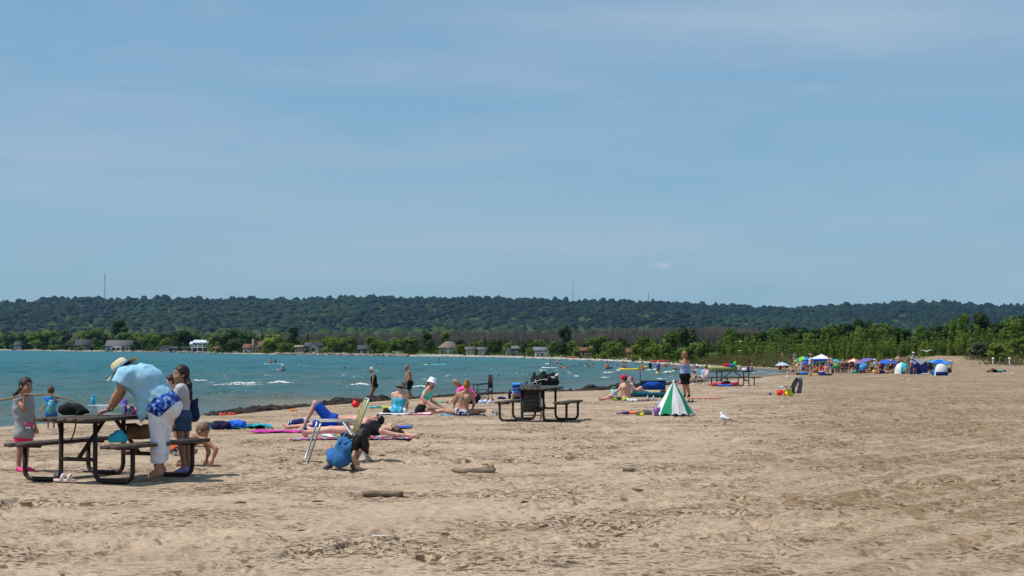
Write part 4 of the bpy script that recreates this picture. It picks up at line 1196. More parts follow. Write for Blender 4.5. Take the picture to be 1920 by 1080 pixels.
# ---- girl with the stick
gp = G(52, 885); Y = gp[1]
J = JP(k1, Y, hd=(238, 178), nk=(215, 278), pv=(222, 610), shR=(165, 302, -0.08), elR=(222, 388, -0.2), wrR=(222, 290, -0.22), fiR=(205, 240, -0.22), shL=(268, 300, 0.10), elL=(300, 430, 0.12), wrL=(325, 545, 0.02),
       hiR=(190, 620, -0.05), knR=(180, 790, -0.06), anR=(172, 925, -0.06), toR=(222, 958, -0.13), hiL=(250, 620, 0.05), knL=(240, 790, 0.04), anL=(238, 925, 0.03), toL=(310, 950, -0.05))
J['fwd'] = np.array([0.80, -0.6, 0]); J['fd'] = np.array([0.80, -0.58, -0.1])
J = snap(J, 0.69, gp[2])
c = J['hd']
tail = ([c + [-0.085, 0.0, -0.05], c + [-0.13, -0.02, -0.10], c + [-0.14, -0.03, -0.17]], [0.03, 0.024, 0.012])
M_PINKSH = cloth('hot_pink', (0.72, 0.03, 0.14)); M_CROC = mat('croc_pink', (0.70, 0.03, 0.20), 0.5)
girl, J1 = person(J, 'girl in grey tank top and pink shorts holding a long stick to her mouth', 0.69, 0.92, skin='brown', hair=('tail', H_DARK), tail=tail, base=gp, res=0.0180,
       wear=[('shorts', M_PINKSH, dict(infl=0.022)), ('tunic', cloth('grey_jersey', (0.30, 0.31, 0.33)), dict(infl=0.030, name='tank_top', hi=None))], shoes=M_CROC)
b = MB()
for st, m_ in (([(232, 500), (238, 530), (262, 545)], 0), ([(258, 505), (275, 495), (270, 530), (290, 540)], 0), ([(298, 505), (296, 540)], 0), ([(240, 545), (268, 552), (282, 540)], 1), ([(238, 436), (250, 437)], 2)):
    b.tube(np.array([P(*k1(x, y), Y - 0.128) for x, y in st]) - gp, 0.012, 6, m=m_)
b.obj('shirt_print', [M_PINKSH, mat('print_white', (0.7, 0.7, 0.7), 0.7), mat('print_yellow', (0.75, 0.62, 0.05), 0.7)], girl, True)
# ---- stick
sp_ = [P(*k1(x, y), Y - 0.20) for x, y in [(-60, 312), (0, 298), (60, 287), (130, 268), (190, 252), (230, 245), (290, 242), (350, 243), (420, 245), (480, 250), (540, 262), (600, 280), (660, 305), (727, 338)]]
b = MB(); q_ = np.array(sp_); q_[:, 2] += 0.006 * np.sin(np.arange(len(q_)) * 1.7); o0 = q_[5].copy()
b.tube(q_ - o0, np.linspace(0.014, 0.009, len(q_)), 7)
tag(b.obj('stick', mat('driftwood_light', (0.27, 0.17, 0.10), 0.8, 0.3, 14, 0.4, 40), None, True, o0), 'long bent bare stick held up by the girl in grey', 'stick')

# ---- toddler at the water's edge
gp = G(97, 805); Y = gp[1]
J = JP(k1, Y, hd=(470, 212), nk=(478, 262), pv=(470, 420), shL=(425, 285), elL=(415, 345), wrL=(385, 380), shR=(520, 275), elR=(535, 300, -0.05), wrR=(515, 295, -0.14))
for sd, q in (('L', -1), ('R', 1)):
    J['kn' + sd] = np.array([J['pv'][0] + q * 0.06, Y, gp[2] + 0.28]); J['an' + sd] = np.array([J['pv'][0] + q * 0.06, Y, gp[2] + 0.06])
J['fwd'] = np.array([-0.25, 0.97, 0])
person(J, 'toddler in green and blue swim shirt standing at the water beyond the table', 0.66, 0.86, skin='tan', hair=('short', H_BROWN), base=gp, res=0.0255,
       wear=[('rash', pattern_cloth('toddler', [(0.03, 0.45, 0.40), (0.02, 0.55, 0.42), (0.02, 0.12, 0.45)], 9.0, 'noise')), ('trunks', cloth('navy_trunk', (0.03, 0.10, 0.30)))])

# ---- woman leaning on the table
gp = G(290, 901); Y = gp[1]
J = JP(k2, Y, hd=(312, 168), nk=(372, 178), mid=(520, 262), pv=(632, 455), shL=(330, 205, -0.16), elL=(268, 335, -0.18), wrL=(185, 482, -0.12), fiL=(75, 512, -0.12), shR=(345, 205, 0.18), elR=(300, 345, 0.25), wrR=(215, 478, 0.28), fiR=(120, 500, 0.28),
       hiL=(592, 500, -0.10), knL=(588, 720, -0.10), anL=(590, 985, -0.10), toL=(490, 1045, -0.12), hiR=(645, 500, 0.10), knR=(622, 720, 0.10), anR=(612, 955, 0.12), toR=(515, 1015, 0.12))
J['fwd'] = np.array([-1.0, 0, 0]); J['hu'] = np.array([-0.60, 0, 0.78]); J['fd'] = np.array([-0.78, -0.1, -0.62]); J['pnL'] = np.array([0, 0, 1.0]); J['pnR'] = np.array([0, 0, 1.0])
J = snap(J, 1.0, gp[2])
M_LTBLUE = cloth('light_blue_shirt', (0.30, 0.55, 0.72), bump=0.5, bscale=14)
M_BLUEPRINT = pattern_cloth('blue_print', [(0.008, 0.010, 0.05), (0.012, 0.03, 0.22), (0.02, 0.08, 0.45), (0.03, 0.16, 0.62), (0.012, 0.02, 0.12), (0.30, 0.42, 0.70)], 19.0, 'noise')
M_WHITEPANT = cloth('white_cotton', (0.74, 0.73, 0.80), bump=0.5, bscale=12)
Yn = Y
gm, J3 = person(J, 'woman in light blue shirt, white capris and straw hat leaning over the table', 1.0, 1.0, skin='tan', female=True, fat=1.28, hair=('short', H_DARK), base=gp, res=0.0185,
       hat=hat_sun(mat('straw', (0.66, 0.56, 0.33), 0.8, 0.15, 40, 0.4, 150), cloth('hat_ribbon', (0.10, 0.30, 0.62))),
       wear=[('capri', M_WHITEPANT, dict(infl=0.034, wr=0.006, spec={'pelvis': True, 'glute': True, 'thigh': True, 'shin': 0.74})),
             ('tunic', M_BLUEPRINT, dict(name='print_tunic', infl=0.047, lo=-0.16, hi=0.42, spec={'pelvis': True, 'glute': True, 'torso': True, 'belly': True})),
             ('tee', M_LTBLUE, dict(infl=0.058, lo=0.06, wr=0.010, spec={'torso': True, 'shoulder': True, 'yoke': True, 'bust': True, 'belly': True, 'uarm': 0.6},
                 extra=[(P(*k2(500, 350), Yn - 0.08), P(*k2(475, 470), Yn - 0.10), 0.14, 0.085), (P(*k2(480, 460), Yn - 0.08), P(*k2(458, 590), Yn - 0.06), 0.085, 0.025), (P(*k2(500, 350), Yn + 0.08), P(*k2(480, 480), Yn + 0.08), 0.13, 0.07)]))])
b = MB(); wv = J3['wrL'] - gp; b.tube([wv + [0.01, 0, 0.012], wv + [-0.012, 0, -0.012]], 0.031, 12, cap=False); b.obj('wristwatch', mat('watch_grey', (0.12, 0.12, 0.13), 0.4), gm, True)

# ---- girl in the grey tee
gp = G(343, 891); Y = gp[1]
J = JP(k2, Y, hd=(775, 198), nk=(790, 280), pv=(785, 525), shL=(765, 312, -0.12), elL=(752, 455, -0.15), wrL=(712, 585, -0.15), fiL=(690, 670, -0.15), shR=(820, 312, 0.12), elR=(850, 430, 0.16), wrR=(868, 520, 0.05),
       hiL=(765, 545, -0.07), knL=(770, 745, -0.08), anL=(800, 950, -0.08), toL=(728, 992, -0.12), hiR=(810, 545, 0.07), knR=(815, 745, 0.05), anR=(838, 955, 0.02), toR=(775, 1000, -0.04))
J['fwd'] = np.array([-0.93, -0.36, 0]); J['fd'] = np.array([-0.86, -0.50, -0.05])
J = snap(J, 0.77, gp[2]); c = J['hd']
tail = ([c + [0.07, -0.02, -0.03], c + [0.115, -0.06, -0.12], c + [0.13, -0.08, -0.22], c + [0.15, -0.08, -0.32]], [0.035, 0.032, 0.026, 0.010])
girl4, J4 = person(J, 'girl in grey T-shirt and denim shorts with long brown ponytail at the table', 0.77, 0.95, skin='brown', hair=('tail', H_DARK), tail=tail, base=gp, res=0.0180,
       wear=[('shorts', cloth('denim_dark', (0.045, 0.085, 0.17), scale=60), dict(infl=0.02, hi=0.2)), ('tee', cloth('light_grey_tee', (0.45, 0.45, 0.46)), dict(infl=0.016, lo=-0.03))], shoes=mat('shoe_purple', (0.34, 0.26, 0.62), 0.6))
# navy bag in her far hand
bb = P(*k2(876, 470), Y + 0.03)
V, Q = surfnet([Prim('x', bb + [0, 0, 0.06], bb + [0.005, 0, -0.075], 0.055, 0.075), Prim('x', bb + [0.035, 0, 0.11], bb + [0.04, 0, 0.125], 0.022), Prim('x', bb + [-0.03, 0, 0.10], bb + [-0.03, 0, 0.12], 0.02)], 0.011, 0.03)
tag(link('cloth_bag', mesh_np('cloth_bag', V - bb, Q, [cloth('navy_bag', (0.012, 0.022, 0.075))]), None, bb), 'small dark navy cloth bag held behind the girl in grey tee', 'bag')

# ---- boy behind her
gp = G(322, 836); Y = gp[1]
J = JP(k2, Y, hd=(690, 240), nk=(722, 300), pv=(745, 480), shL=(735, 320, -0.1), shR=(725, 310, 0.14)); J['fwd'] = np.array([-0.9, -0.35, 0]); J['fd'] = np.array([-0.9, -0.3, -0.2])
for sd, q in (('L', -1), ('R', 1)):
    J['kn' + sd] = np.array([J['pv'][0] - 0.05, Y + q * 0.06, gp[2] + 0.30]); J['an' + sd] = np.array([J['pv'][0], Y + q * 0.06, gp[2] + 0.05])
person(J, 'bare-chested boy standing behind the girl in grey tee', 0.68, 0.86, skin='pink', hair=('short', H_DARK), base=gp, res=0.0255, wear=[('trunks', cloth('boy_trunk', (0.05, 0.10, 0.22)))])

# ---- crouching child
gp = G(372, 873); Y = gp[1]
J = JP(k2, Y, hd=(950, 645), nk=(935, 702), mid=(840, 715), pv=(742, 775), shL=(965, 720, -0.09), elL=(1060, 785, -0.12), wrL=(1030, 880, -0.12), fiL=(1012, 920, -0.12), shR=(955, 705, 0.12), elR=(1000, 800, 0.2), wrR=(980, 875, 0.2),
       hiL=(735, 785, -0.08), knL=(885, 800, -0.16), anL=(765, 895, -0.12), toL=(820, 922, -0.16), hiR=(745, 780, 0.08), knR=(880, 800, 0.18), anR=(775, 890, 0.14), toR=(830, 915, 0.16))
J['fwd'] = np.array([0.95, -0.2, 0]); J['fd'] = np.array([0.80, -0.25, -0.55]); J['hu'] = np.array([0.4, 0, 0.9])
person(J, 'crouching child touching the sand behind the table bench', 0.78, 0.92, skin='tan', fat=1.1, hair=('short', H_LTBROWN), base=gp, res=0.0185,
       wear=[('trunks', pattern_cloth('orange_trunk', [(0.75, 0.16, 0.04), (0.75, 0.16, 0.04), (0.02, 0.03, 0.10), (0.7, 0.7, 0.7)], 7, 'noise'), dict(spec={'pelvis': True, 'glute': True, 'thigh': 0.35}, hi=None))])

# ---- lying man
Y = 36.0; zg_ = zg(P(640, 800, Y)[0], Y)
J = JP(k3, Y, pv=(700, 395), nk=(560, 520, 0, k4), hd=(740, 505, 0, k4), shL=(500, 540, -0.2, k4), shR=(500, 500, 0.2, k4), elL=(470, 590, -0.30, k4), wrL=(300, 600, -0.32, k4), elR=(430, 560, 0.34, k4), wrR=(250, 560, 0.3, k4),
       hiL=(680, 400, -0.09), knL=(478, 175, -0.10), anL=(325, 490, -0.12), toL=(205, 545, -0.18), hiR=(680, 420, 0.1), knR=(430, 455, 0.12), anR=(130, 478, 0.16), toR=(72, 435, 0.18))
J['fwd'] = np.array([0.0, 0, 1.0]); J['fd'] = np.array([-0.15, -0.1, 1.0]); J['hu'] = np.array([1.0, 0, 0.25])
base = np.array([P(640, 800, Y)[0], Y, zg_])
man7, J7 = person(J, 'man in blue shorts lying on his back with one knee raised', 1.05, 1.0, skin='pink', hair=('short', H_BLACK), base=base, res=0.0245, fat=1.05,
       wear=[('trunks', cloth('royal_blue', (0.012, 0.07, 0.42)), dict(infl=0.028, spec={'pelvis': True, 'glute': True, 'torso': True, 'thigh': 0.92}))])
b = MB(); hc = J7['hd'] - base
for q in (-1, 1): b.box(hc + [-0.005, q * 0.034, 0.098], (0.042, 0.05, 0.02))
b.box(hc + [-0.005, 0, 0.104], (0.012, 0.02, 0.008)); b.box(hc + [0.0, -0.075, 0.05], (0.01, 0.006, 0.10))
b.obj('sunglasses', mat('black_plastic', (0.015, 0.015, 0.016), 0.3), man7)

# ---- lying woman in black
Y = 31.0; base = np.array([P(670, 818, Y)[0], Y, 0]); base[2] = zg(base[0], Y)
J = JP(k4, Y, pv=(330, 720), mid=(560, 690), nk=(880, 720), hd=(1010, 700), shL=(800, 745, -0.16), elL=(1160, 822, -0.18), wrL=(1440, 855, -0.10), fiL=(1630, 872, -0.05), shR=(860, 690, 0.16), elR=(1190, 775, 0.2), wrR=(1440, 825, 0.06), fiR=(1580, 850, 0.0),
       hiL=(270, 735, -0.09), hiR=(280, 720, 0.1), knL=(655, 515, -0.10, k3), anL=(345, 548, -0.12, k3), toL=(300, 500, -0.14, k3), knR=(680, 500, 0.1, k3), anR=(420, 510, 0.2, k3), toR=(385, 480, 0.24, k3))
J['fwd'] = np.array([0, 0, 1.0]); J['fd'] = np.array([0.35, 0.1, 0.95]); J['hu'] = np.array([1.0, 0, -0.3]); c = J['hd']
tail = ([c + [0.06, 0, -0.01], c + [0.13, -0.05, -0.03], c + [0.20, -0.06, -0.06]], [0.07, 0.065, 0.035])
person(J, 'woman in black swimsuit lying with arms stretched overhead beside the lawn chair', 0.98, 0.96, skin='fair', female=True, hair=('short', H_BROWN), tail=tail, base=base, res=0.0185, wear=[('swimsuit', cloth('black_suit', (0.010, 0.010, 0.012)), dict(hi=0.86, infl=0.010))])

# ---- crouching girl in overalls
gp = G(640, 880); Y = gp[1]
J = JP(k3, Y, hd=(1085, 605, 0.05), nk=(960, 640), mid=(850, 740), pv=(775, 875), shL=(850, 600, 0.06), shR=(1000, 700, -0.06), elR=(965, 845, -0.14), wrR=(1000, 985, -0.12), fiR=(1075, 1030, -0.08), elL=(900, 760, 0.35), wrL=(1000, 900, 0.4),
       hiL=(705, 890, 0.03), hiR=(850, 900, -0.03), knL=(665, 730, 0.30), anL=(665, 955, 0.12), toL=(600, 990, 0.02), knR=(1050, 770, 0.22), anR=(960, 960, 0.1), toR=(1010, 1005, 0.24))
J['fwd'] = np.array([0.62, 0.78, 0]); J['fd'] = np.array([0.75, 0.25, -0.6]); J['hu'] = np.array([0.75, 0.1, 0.66]); J['lat'] = np.array([-0.78, 0.45, 0.42])
M_DENIM = cloth('denim_blue', (0.035, 0.14, 0.34), scale=90, var=0.25)
c = J['hd']
tail = ([c + [-0.02, -0.03, 0.0], c + [0.02, -0.05, -0.10], c + [0.06, -0.04, -0.20]], [0.085, 0.065, 0.02])
p9, J9 = person(J, 'girl in blue denim overalls and black tee crouching beside the lawn chair', 0.70, 0.92, skin='tan', hair=('long', H_BLACK), tail=tail, base=gp, res=0.0180,
       wear=[('tee', cloth('black_tee', (0.008, 0.008, 0.009)), dict(infl=0.016, lo=0.05)),
             ('shorts', M_DENIM, dict(name='denim_overalls', infl=0.025, lo=None, hi=0.96, slant=0.0, spec={'pelvis': True, 'glute': True, 'torso': True, 'thigh': 0.6})),
             ('tank', M_DENIM, dict(name='bib_straps', infl=0.0, spec={}, lo=None, hi=None, extra=[
                 (J['mid'] + np.array([-0.06, -0.055, 0.07]), J['shL'] + np.array([0.02, -0.02, 0.05]), 0.026, 0.018), (J['mid'] + np.array([0.02, -0.08, 0.06]), J['shR'] + np.array([-0.05, 0.0, 0.065]), 0.026, 0.018)]))],
       shoes=mat('sandal_grey', (0.10, 0.11, 0.13), 0.7))

# ---- sitters on the towels
gp = G(748, 776); Y = gp[1]
J = JP(k5, Y, hd=(305, 345), nk=(285, 425), pv=(262, 765), shL=(170, 475), shR=(405, 475), elR=(425, 620, -0.02), wrR=(408, 720, 0.1), elL=(150, 620, 0.1), wrL=(180, 720, 0.25),
       knL=(110, 720, 0.38), knR=(400, 720, 0.40), anL=(230, 800, 0.45), anR=(300, 800, 0.5), toL=(330, 810, 0.45), toR=(180, 810, 0.5)); J['fwd'] = np.array([0.12, 0.99, 0]); J['fd'] = np.array([0.25, 0.95, -0.25])
person(J, 'woman in turquoise swimsuit and grey bucket hat sitting with her back turned', 0.98, 0.98, skin='fair', female=True, fat=1.12, hair=('short', H_BROWN), base=gp, res=0.0255,
       hat=hat_bucket(cloth('grey_felt', (0.11, 0.125, 0.13)), 0.165, 0.05), wear=[('swimsuit', pattern_cloth('tie_dye', [(0.02, 0.38, 0.60), (0.05, 0.55, 0.72), (0.03, 0.30, 0.62), (0.25, 0.68, 0.78)], 16, 'noise'), dict(hi=0.66, infl=0.022))])
gp = G(800, 776); Y = gp[1]
J = JP(k5, Y, hd=(862, 258), nk=(800, 355), mid=(740, 540), pv=(662, 755), shR=(775, 395, -0.14), elR=(680, 545, -0.2), wrR=(850, 685, -0.22), fiR=(950, 755, -0.2), shL=(835, 405, 0.16), elL=(850, 590, 0.25), wrL=(1010, 690, 0.25), fiL=(1110, 708, 0.25),
       hiR=(690, 765, -0.08), knR=(1105, 770, -0.12), anR=(800, 810, -0.22), toR=(700, 815, -0.2), hiL=(690, 760, 0.1), knL=(1090, 765, 0.2), anL=(820, 805, 0.12), toL=(700, 810, 0.1))
J['fwd'] = np.array([0.97, 0.1, 0]); J['fd'] = np.array([0.42, -0.9, -0.02])
M_MINT = cloth('mint', (0.06, 0.62, 0.46))
p11, _ = person(J, 'young woman in white bucket hat and mint bikini top looking towards the camera', 0.96, 0.96, skin='pink', female=True, hair=('bob', H_LTBROWN), base=gp, res=0.0245, hat=hat_bucket(cloth('white_hat', (0.80, 0.80, 0.86)), 0.150, 0.06),
       wear=[('bikini_top', M_MINT, dict(lo=0.46, hi=0.86)), ('briefs', cloth('black_bottom', (0.012, 0.011, 0.012)), dict(infl=0.014, hi=0.25))])
b = MB(); hc = J['hd'] - gp; fd = nrm(J['fd']); sdv = np.array([-fd[1], fd[0], 0]) * -1
for q in (-1, 1): b.lathe([(0.018, 0), (0.022, 0.004), (0.018, 0.008)], 10, hc + fd * 0.100 + sdv * q * 0.034 + [0, 0, 0.008], np.stack([sdv, [0, 0, 1.0], fd], 1))
b.obj('glasses', mat('black_plastic', (0.015, 0.015, 0.016), 0.3), p11)
gp = G(866, 758); Y = gp[1]
J = JP(k5, Y, hd=(1292, 270), nk=(1385, 365), mid=(1530, 400), pv=(1655, 560), shL=(1370, 400, -0.15), elL=(1300, 500, -0.2), wrL=(1220, 600, -0.15), fiL=(1150, 640, -0.1), shR=(1360, 390, 0.17), elR=(1310, 500, 0.2), wrR=(1200, 600, 0.12),
       knL=(1480, 560, -0.15), anL=(1600, 640, -0.12), toL=(1510, 655, -0.12), knR=(1460, 560, 0.15), anR=(1580, 640, 0.15), toR=(1500, 650, 0.15))
J['fwd'] = np.array([-0.97, -0.1, 0]); J['fd'] = np.array([-0.7, -0.35, -0.65]); J['hu'] = np.array([-0.5, 0, 0.85])
person(J, 'woman in bright pink shirt bending forward by the folding chair', 0.98, 1.0, skin='tan', female=True, hair=('bob', (0.26, 0.19, 0.12)), base=gp, res=0.0255, wear=[('tee', cloth('bright_pink', (0.85, 0.10, 0.38)), dict(infl=0.022)), ('pants', cloth('black_pant', (0.010, 0.010, 0.011)))])
gp = G(866, 780); Y = gp[1]
J = JP(k5, Y, hd=(1490, 325), nk=(1468, 425), pv=(1405, 785), shL=(1335, 475), shR=(1592, 475), elR=(1625, 625, -0.03), wrR=(1592, 735, 0.08), elL=(1272, 600, 0.04), wrL=(1262, 690, 0.16),
       knR=(1800, 765, 0.18), anR=(1540, 830, 0.36), toR=(1450, 835, 0.42), knL=(1130, 780, 0.3), anL=(1400, 830, 0.40), toL=(1480, 835, 0.42)); J['fwd'] = np.array([0.15, 0.98, 0]); J['fd'] = np.array([0.1, 0.95, -0.2])
M_FLORAL = pattern_cloth('floral', [(0.6, 0.6, 0.66), (0.012, 0.014, 0.04), (0.7, 0.7, 0.74), (0.02, 0.03, 0.10)], 34)
person(J, 'young woman with hair bun and floral bikini sitting cross-legged, bare back turned', 1.0, 0.98, skin='tan', female=True, hair=('bun', H_RED), base=gp, res=0.0245, wear=[('bikini_top', M_FLORAL, dict(lo=0.56, hi=0.63, name='bikini_strap')), ('briefs', M_FLORAL, dict(infl=0.014, hi=0.12))])

# ---- the old couple wading
gp = GW(702, 746); Y = gp[1]
J = JP(c3, Y, hd=(112, 225), nk=(140, 268), pv=(155, 425), elL=(130, 355, -0.22), wrL=(122, 425, -0.2), elR=(160, 350, 0.24), wrR=(150, 420, 0.2), hiL=(140, 440, -0.09), knL=(105, 520, -0.09), anL=(135, 620, -0.08), hiR=(160, 440, 0.09), knR=(115, 530, 0.08), anR=(160, 588, 0.08), toR=(140, 600, 0.08)); J['fwd'] = np.array([-0.98, -0.1, 0])
person(J, 'grey-haired woman in black swimsuit wading in the shallows', 0.94, 1.0, skin='brown', female=True, fat=1.15, hair=('bob', H_GREY), base=gp, res=0.0300, wear=[('swimsuit', cloth('black_suit2', (0.012, 0.010, 0.014)), dict(hi=0.86, infl=0.012))])
gp = GW(763, 747); Y = gp[1]
J = JP(c3, Y, hd=(555, 195), nk=(578, 240), pv=(592, 385), elL=(592, 325, -0.2), wrL=(556, 392, -0.2), elR=(560, 320, 0.2), wrR=(545, 380, 0.25), hiL=(592, 400, -0.08), knL=(580, 495, -0.08), anL=(590, 610, -0.08), hiR=(600, 400, 0.09), knR=(590, 490, 0.1), anR=(618, 560, 0.12), toR=(600, 585, 0.12)); J['fwd'] = np.array([-0.96, -0.25, 0])
person(J, 'grey-haired bare-chested man in black swim shorts wading', 1.0, 1.04, skin='brown', fat=1.12, hair=('short', (0.20, 0.19, 0.18)), base=gp, res=0.0300, wear=[('trunks', cloth('black_trunks', (0.010, 0.012, 0.016)), dict(infl=0.024))])

# ---- seated man in the red cap and companion
gp = G(1165, 751); Y = gp[1]
J = JP(k6, Y, hd=(648, 225), nk=(685, 300), pv=(690, 620), shL=(598, 350, -0.05), elL=(545, 440, -0.1), wrL=(408, 525, -0.1), shR=(785, 350, 0.1), elR=(760, 480, 0.3), wrR=(640, 560, 0.35),
       hiL=(620, 625, 0.0), knL=(380, 600, -0.05), anL=(160, 628, -0.08), toL=(115, 575, -0.08), hiR=(640, 620, 0.15), knR=(420, 595, 0.35), anR=(220, 620, 0.4), toR=(180, 575, 0.4)); J['fwd'] = np.array([-0.72, 0.69, 0]); J['fd'] = np.array([-0.8, 0.6, -0.1])
M_NEON = pattern_cloth('neon', [(0.50, 0.78, 0.04), (0.02, 0.025, 0.07), (0.50, 0.78, 0.04)], 5, 'noise')
person(J, 'bare-backed man in red cap and neon yellow swim shorts sitting on the sand', 1.04, 1.02, skin='pink', fat=1.2, hair=('short', H_DARK), base=gp, res=0.0280, hat=hat_cap(cloth('red_cap', (0.55, 0.02, 0.035))), wear=[('trunks', M_NEON, dict(infl=0.02, hi=0.06))])
gp = G(1186, 745); Y = gp[1] + 0.6; gp = np.array([P(1186, 745, Y)[0], Y, 0]); gp[2] = zg(gp[0], Y)
J = JP(k6, Y, hd=(788, 245), nk=(780, 320)); pv = np.array([J['nk'][0] + 0.02, Y, gp[2] + 0.12]); J['pv'] = pv
for sd, q in (('L', 1), ('R', -1)):
    J['kn' + sd] = pv + [0.35, q * 0.12, 0.22]; J['an' + sd] = pv + [0.55, q * 0.12, -0.06]
J['fwd'] = np.array([0.95, 0.2, 0]); J['fd'] = np.array([0.95, -0.1, -0.1])
M_FLAGCAP = pattern_cloth('flag_cap', [(0.65, 0.65, 0.70), (0.02, 0.03, 0.16), (0.50, 0.02, 0.05), (0.02, 0.03, 0.16)], 26, 'noise')
person(J, 'person in red, white and navy cap sitting behind the man in red cap', 0.95, 1.0, skin='pink', hair=('short', H_GREY), base=gp, res=0.0300, hat=hat_cap(M_FLAGCAP, mv=cloth('visor_red', (0.5, 0.03, 0.05))), wear=[('tee', cloth('pale_tee', (0.6, 0.6, 0.66))), ('trunks', cloth('navy_trunk', (0.03, 0.10, 0.30)))])

# ---- standing woman with phone
gp = G(1289, 746); Y = gp[1]
J = JP(k7, Y, hd=(640, 130), nk=(655, 205), pv=(648, 430), shR=(692, 225, 0.02), elR=(708, 315, 0.02), wrR=(695, 395, 0.0), shL=(600, 235, -0.05), elL=(580, 300, 0.12), wrL=(552, 338, 0.2), fiL=(525, 332, 0.22),
       hiL=(625, 445, -0.03), knL=(640, 600, -0.05), anL=(650, 700, 0.05), toL=(640, 738, 0.16), hiR=(670, 445, 0.05), knR=(690, 600, 0.02), anR=(712, 708, -0.02), toR=(690, 742, 0.08)); J['fwd'] = np.array([-0.62, 0.78, 0]); J['fd'] = np.array([-0.72, 0.69, 0])
J = snap(J, 0.98, gp[2])
p18, J18 = person(J, 'woman standing in blue strapless top and black shorts holding a phone', 0.98, 1.0, skin='tan', female=True, fat=1.12, hair=('low', H_RED), base=gp, res=0.0255,
       wear=[('shorts', cloth('black_shorts', (0.010, 0.010, 0.011)), dict(infl=0.024, spec={'pelvis': True, 'glute': True, 'torso': True, 'thigh': 0.72})), ('strapless', pattern_cloth('blue_white', [(0.10, 0.18, 0.45), (0.40, 0.48, 0.68), (0.14, 0.22, 0.50)], 30, 'noise'), dict(infl=0.022, lo=-0.06))], shoes=mat('sandal_dark', (0.03, 0.028, 0.03), 0.6))
b = MB(); b.box((0, 0, 0), (0.075, 0.010, 0.15), Matrix.Rotation(R(-65), 3, 'Y'))
tag(b.obj('phone', mat('black_glass', (0.01, 0.01, 0.012), 0.15), None, False, J18['fiL'] + np.array([-0.03, 0, 0.01])), 'black phone held out by the standing woman', 'phone')

# ================================================================== PICNIC TABLES
M_PLANK = mat('weathered_plank', (0.075, 0.058, 0.047), 0.85, 0.35, 7, 0.5, 30)
M_PLANKTOP = mat('weathered_plank_pale', (0.20, 0.168, 0.142), 0.85, 0.3, 7, 0.5, 30)
M_FRAME = mat('brown_steel', (0.035, 0.018, 0.014), 0.5, 0.2, 10)
def picnic_table(center, ang, label, L=1.85, seats=True):
    o = empty('picnic_table', center, ang)
    g = np.random.default_rng(int(center[1] * 10))
    for i in range(5):
        b = MB(); b.box((g.normal() * 0.008, -0.29 + 0.145 * i, 0.735), (L, 0.138, 0.042)); b.obj('plank', M_PLANK, o)
    for s in (-1, 1):
        for j in range(2):
            b = MB(); b.box((g.normal() * 0.008, s * (0.67 + (j - 0.5) * 0.145), 0.435), (L, 0.137, 0.042)); b.obj('plank', M_PLANK, o)
    for e in (-1, 1):
        x = e * L * 0.33; b = MB(); r = 0.028
        for s in (-1, 1):
            pts = [(x, s * 0.76, 0.41), (x, s * 0.76, 0.14), (x, s * 0.745, 0.075), (x, s * 0.70, 0.035), (x, s * 0.64, 0.028), (x, s * 0.36, 0.028), (x, s * 0.30, 0.035), (x, s * 0.255, 0.075), (x, s * 0.24, 0.14), (x, s * 0.24, 0.71)]
            b.tube(pts, r, 8); b.bar((x, s * 0.54, 0.402), (x, s * 0.81, 0.402), 0.05, 0.025)
        b.bar((x, -0.33, 0.70), (x, 0.33, 0.70), 0.05, 0.03); b.bar((x, -0.24, 0.27), (x, 0.24, 0.27), 0.045, 0.045)
        b.obj('frame', M_FRAME, o, True)
        b = MB(); b.bar((x, 0, 0.27), (e * 0.12, 0, 0.70), 0.035, 0.035); b.obj('brace', M_FRAME, o)
    tag(o, label, 'picnic table', 'picnic tables on the sand')
    return o
def gpt(x, y): return np.array([x, y, zg(x, y)])
T1 = picnic_table(gpt(-4.80, 21.05), R(67), 'weathered picnic table with the woman in straw hat leaning on it')
T2 = picnic_table(gpt(0.61, 39.6), R(76), 'weathered picnic table loaded with black tote bag and blue cooler')
_g3 = G(1374, 724); T3 = picnic_table(_g3, R(24), 'picnic table carrying the yellow-green kayak', 2.35)
def on(t, x, y, z):
    """a point in a table's own frame"""
    a = t.rotation_euler.z; c = t.location
    return np.array([c[0] + x * math.cos(a) - y * math.sin(a), c[1] + x * math.sin(a) + y * math.cos(a), c[2] + z])
# ================================================================== SMALL BUILDERS
def rotz(a): return np.array(Matrix.Rotation(a, 3, 'Z'))
M_ALU = mat('aluminium', (0.42, 0.42, 0.41), 0.4, 0.08, 20, metal=0.6)
M_WHITEP = mat('white_plastic', (0.78, 0.78, 0.77), 0.5, 0.05)
M_BLACK = mat('black_matte', (0.012, 0.012, 0.013), 0.7, 0.2)
M_DARKM = mat('dark_metal', (0.03, 0.03, 0.032), 0.5, 0.2)
def lump(name, c, prims, m, label, cat, res=0.014, k=0.04, wr=0.006, flat=True):
    """a soft heap: bag, bundle of clothes"""
    c = np.asarray(c, float)
    pr = [Prim('x', c + np.asarray(a, float), c + np.asarray(b_, float), ra, rb) for a, b_, ra, rb in prims]
    nz = lambda p: wr * (np.sin(p[..., 0] * 43 + 2.1 * np.sin(p[..., 2] * 37)) + np.sin(p[..., 1] * 51 + p[..., 2] * 29 + 1.7 * np.sin(p[..., 0] * 27)))
    cl = (lambda p: c[2] - p[..., 2]) if flat else None
    V, Q = surfnet(pr, res, k, cl, nz)
    o = link(name, mesh_np(name, V - c, Q, [m]), None, c)
    if label: tag(o, label, cat)
    return o
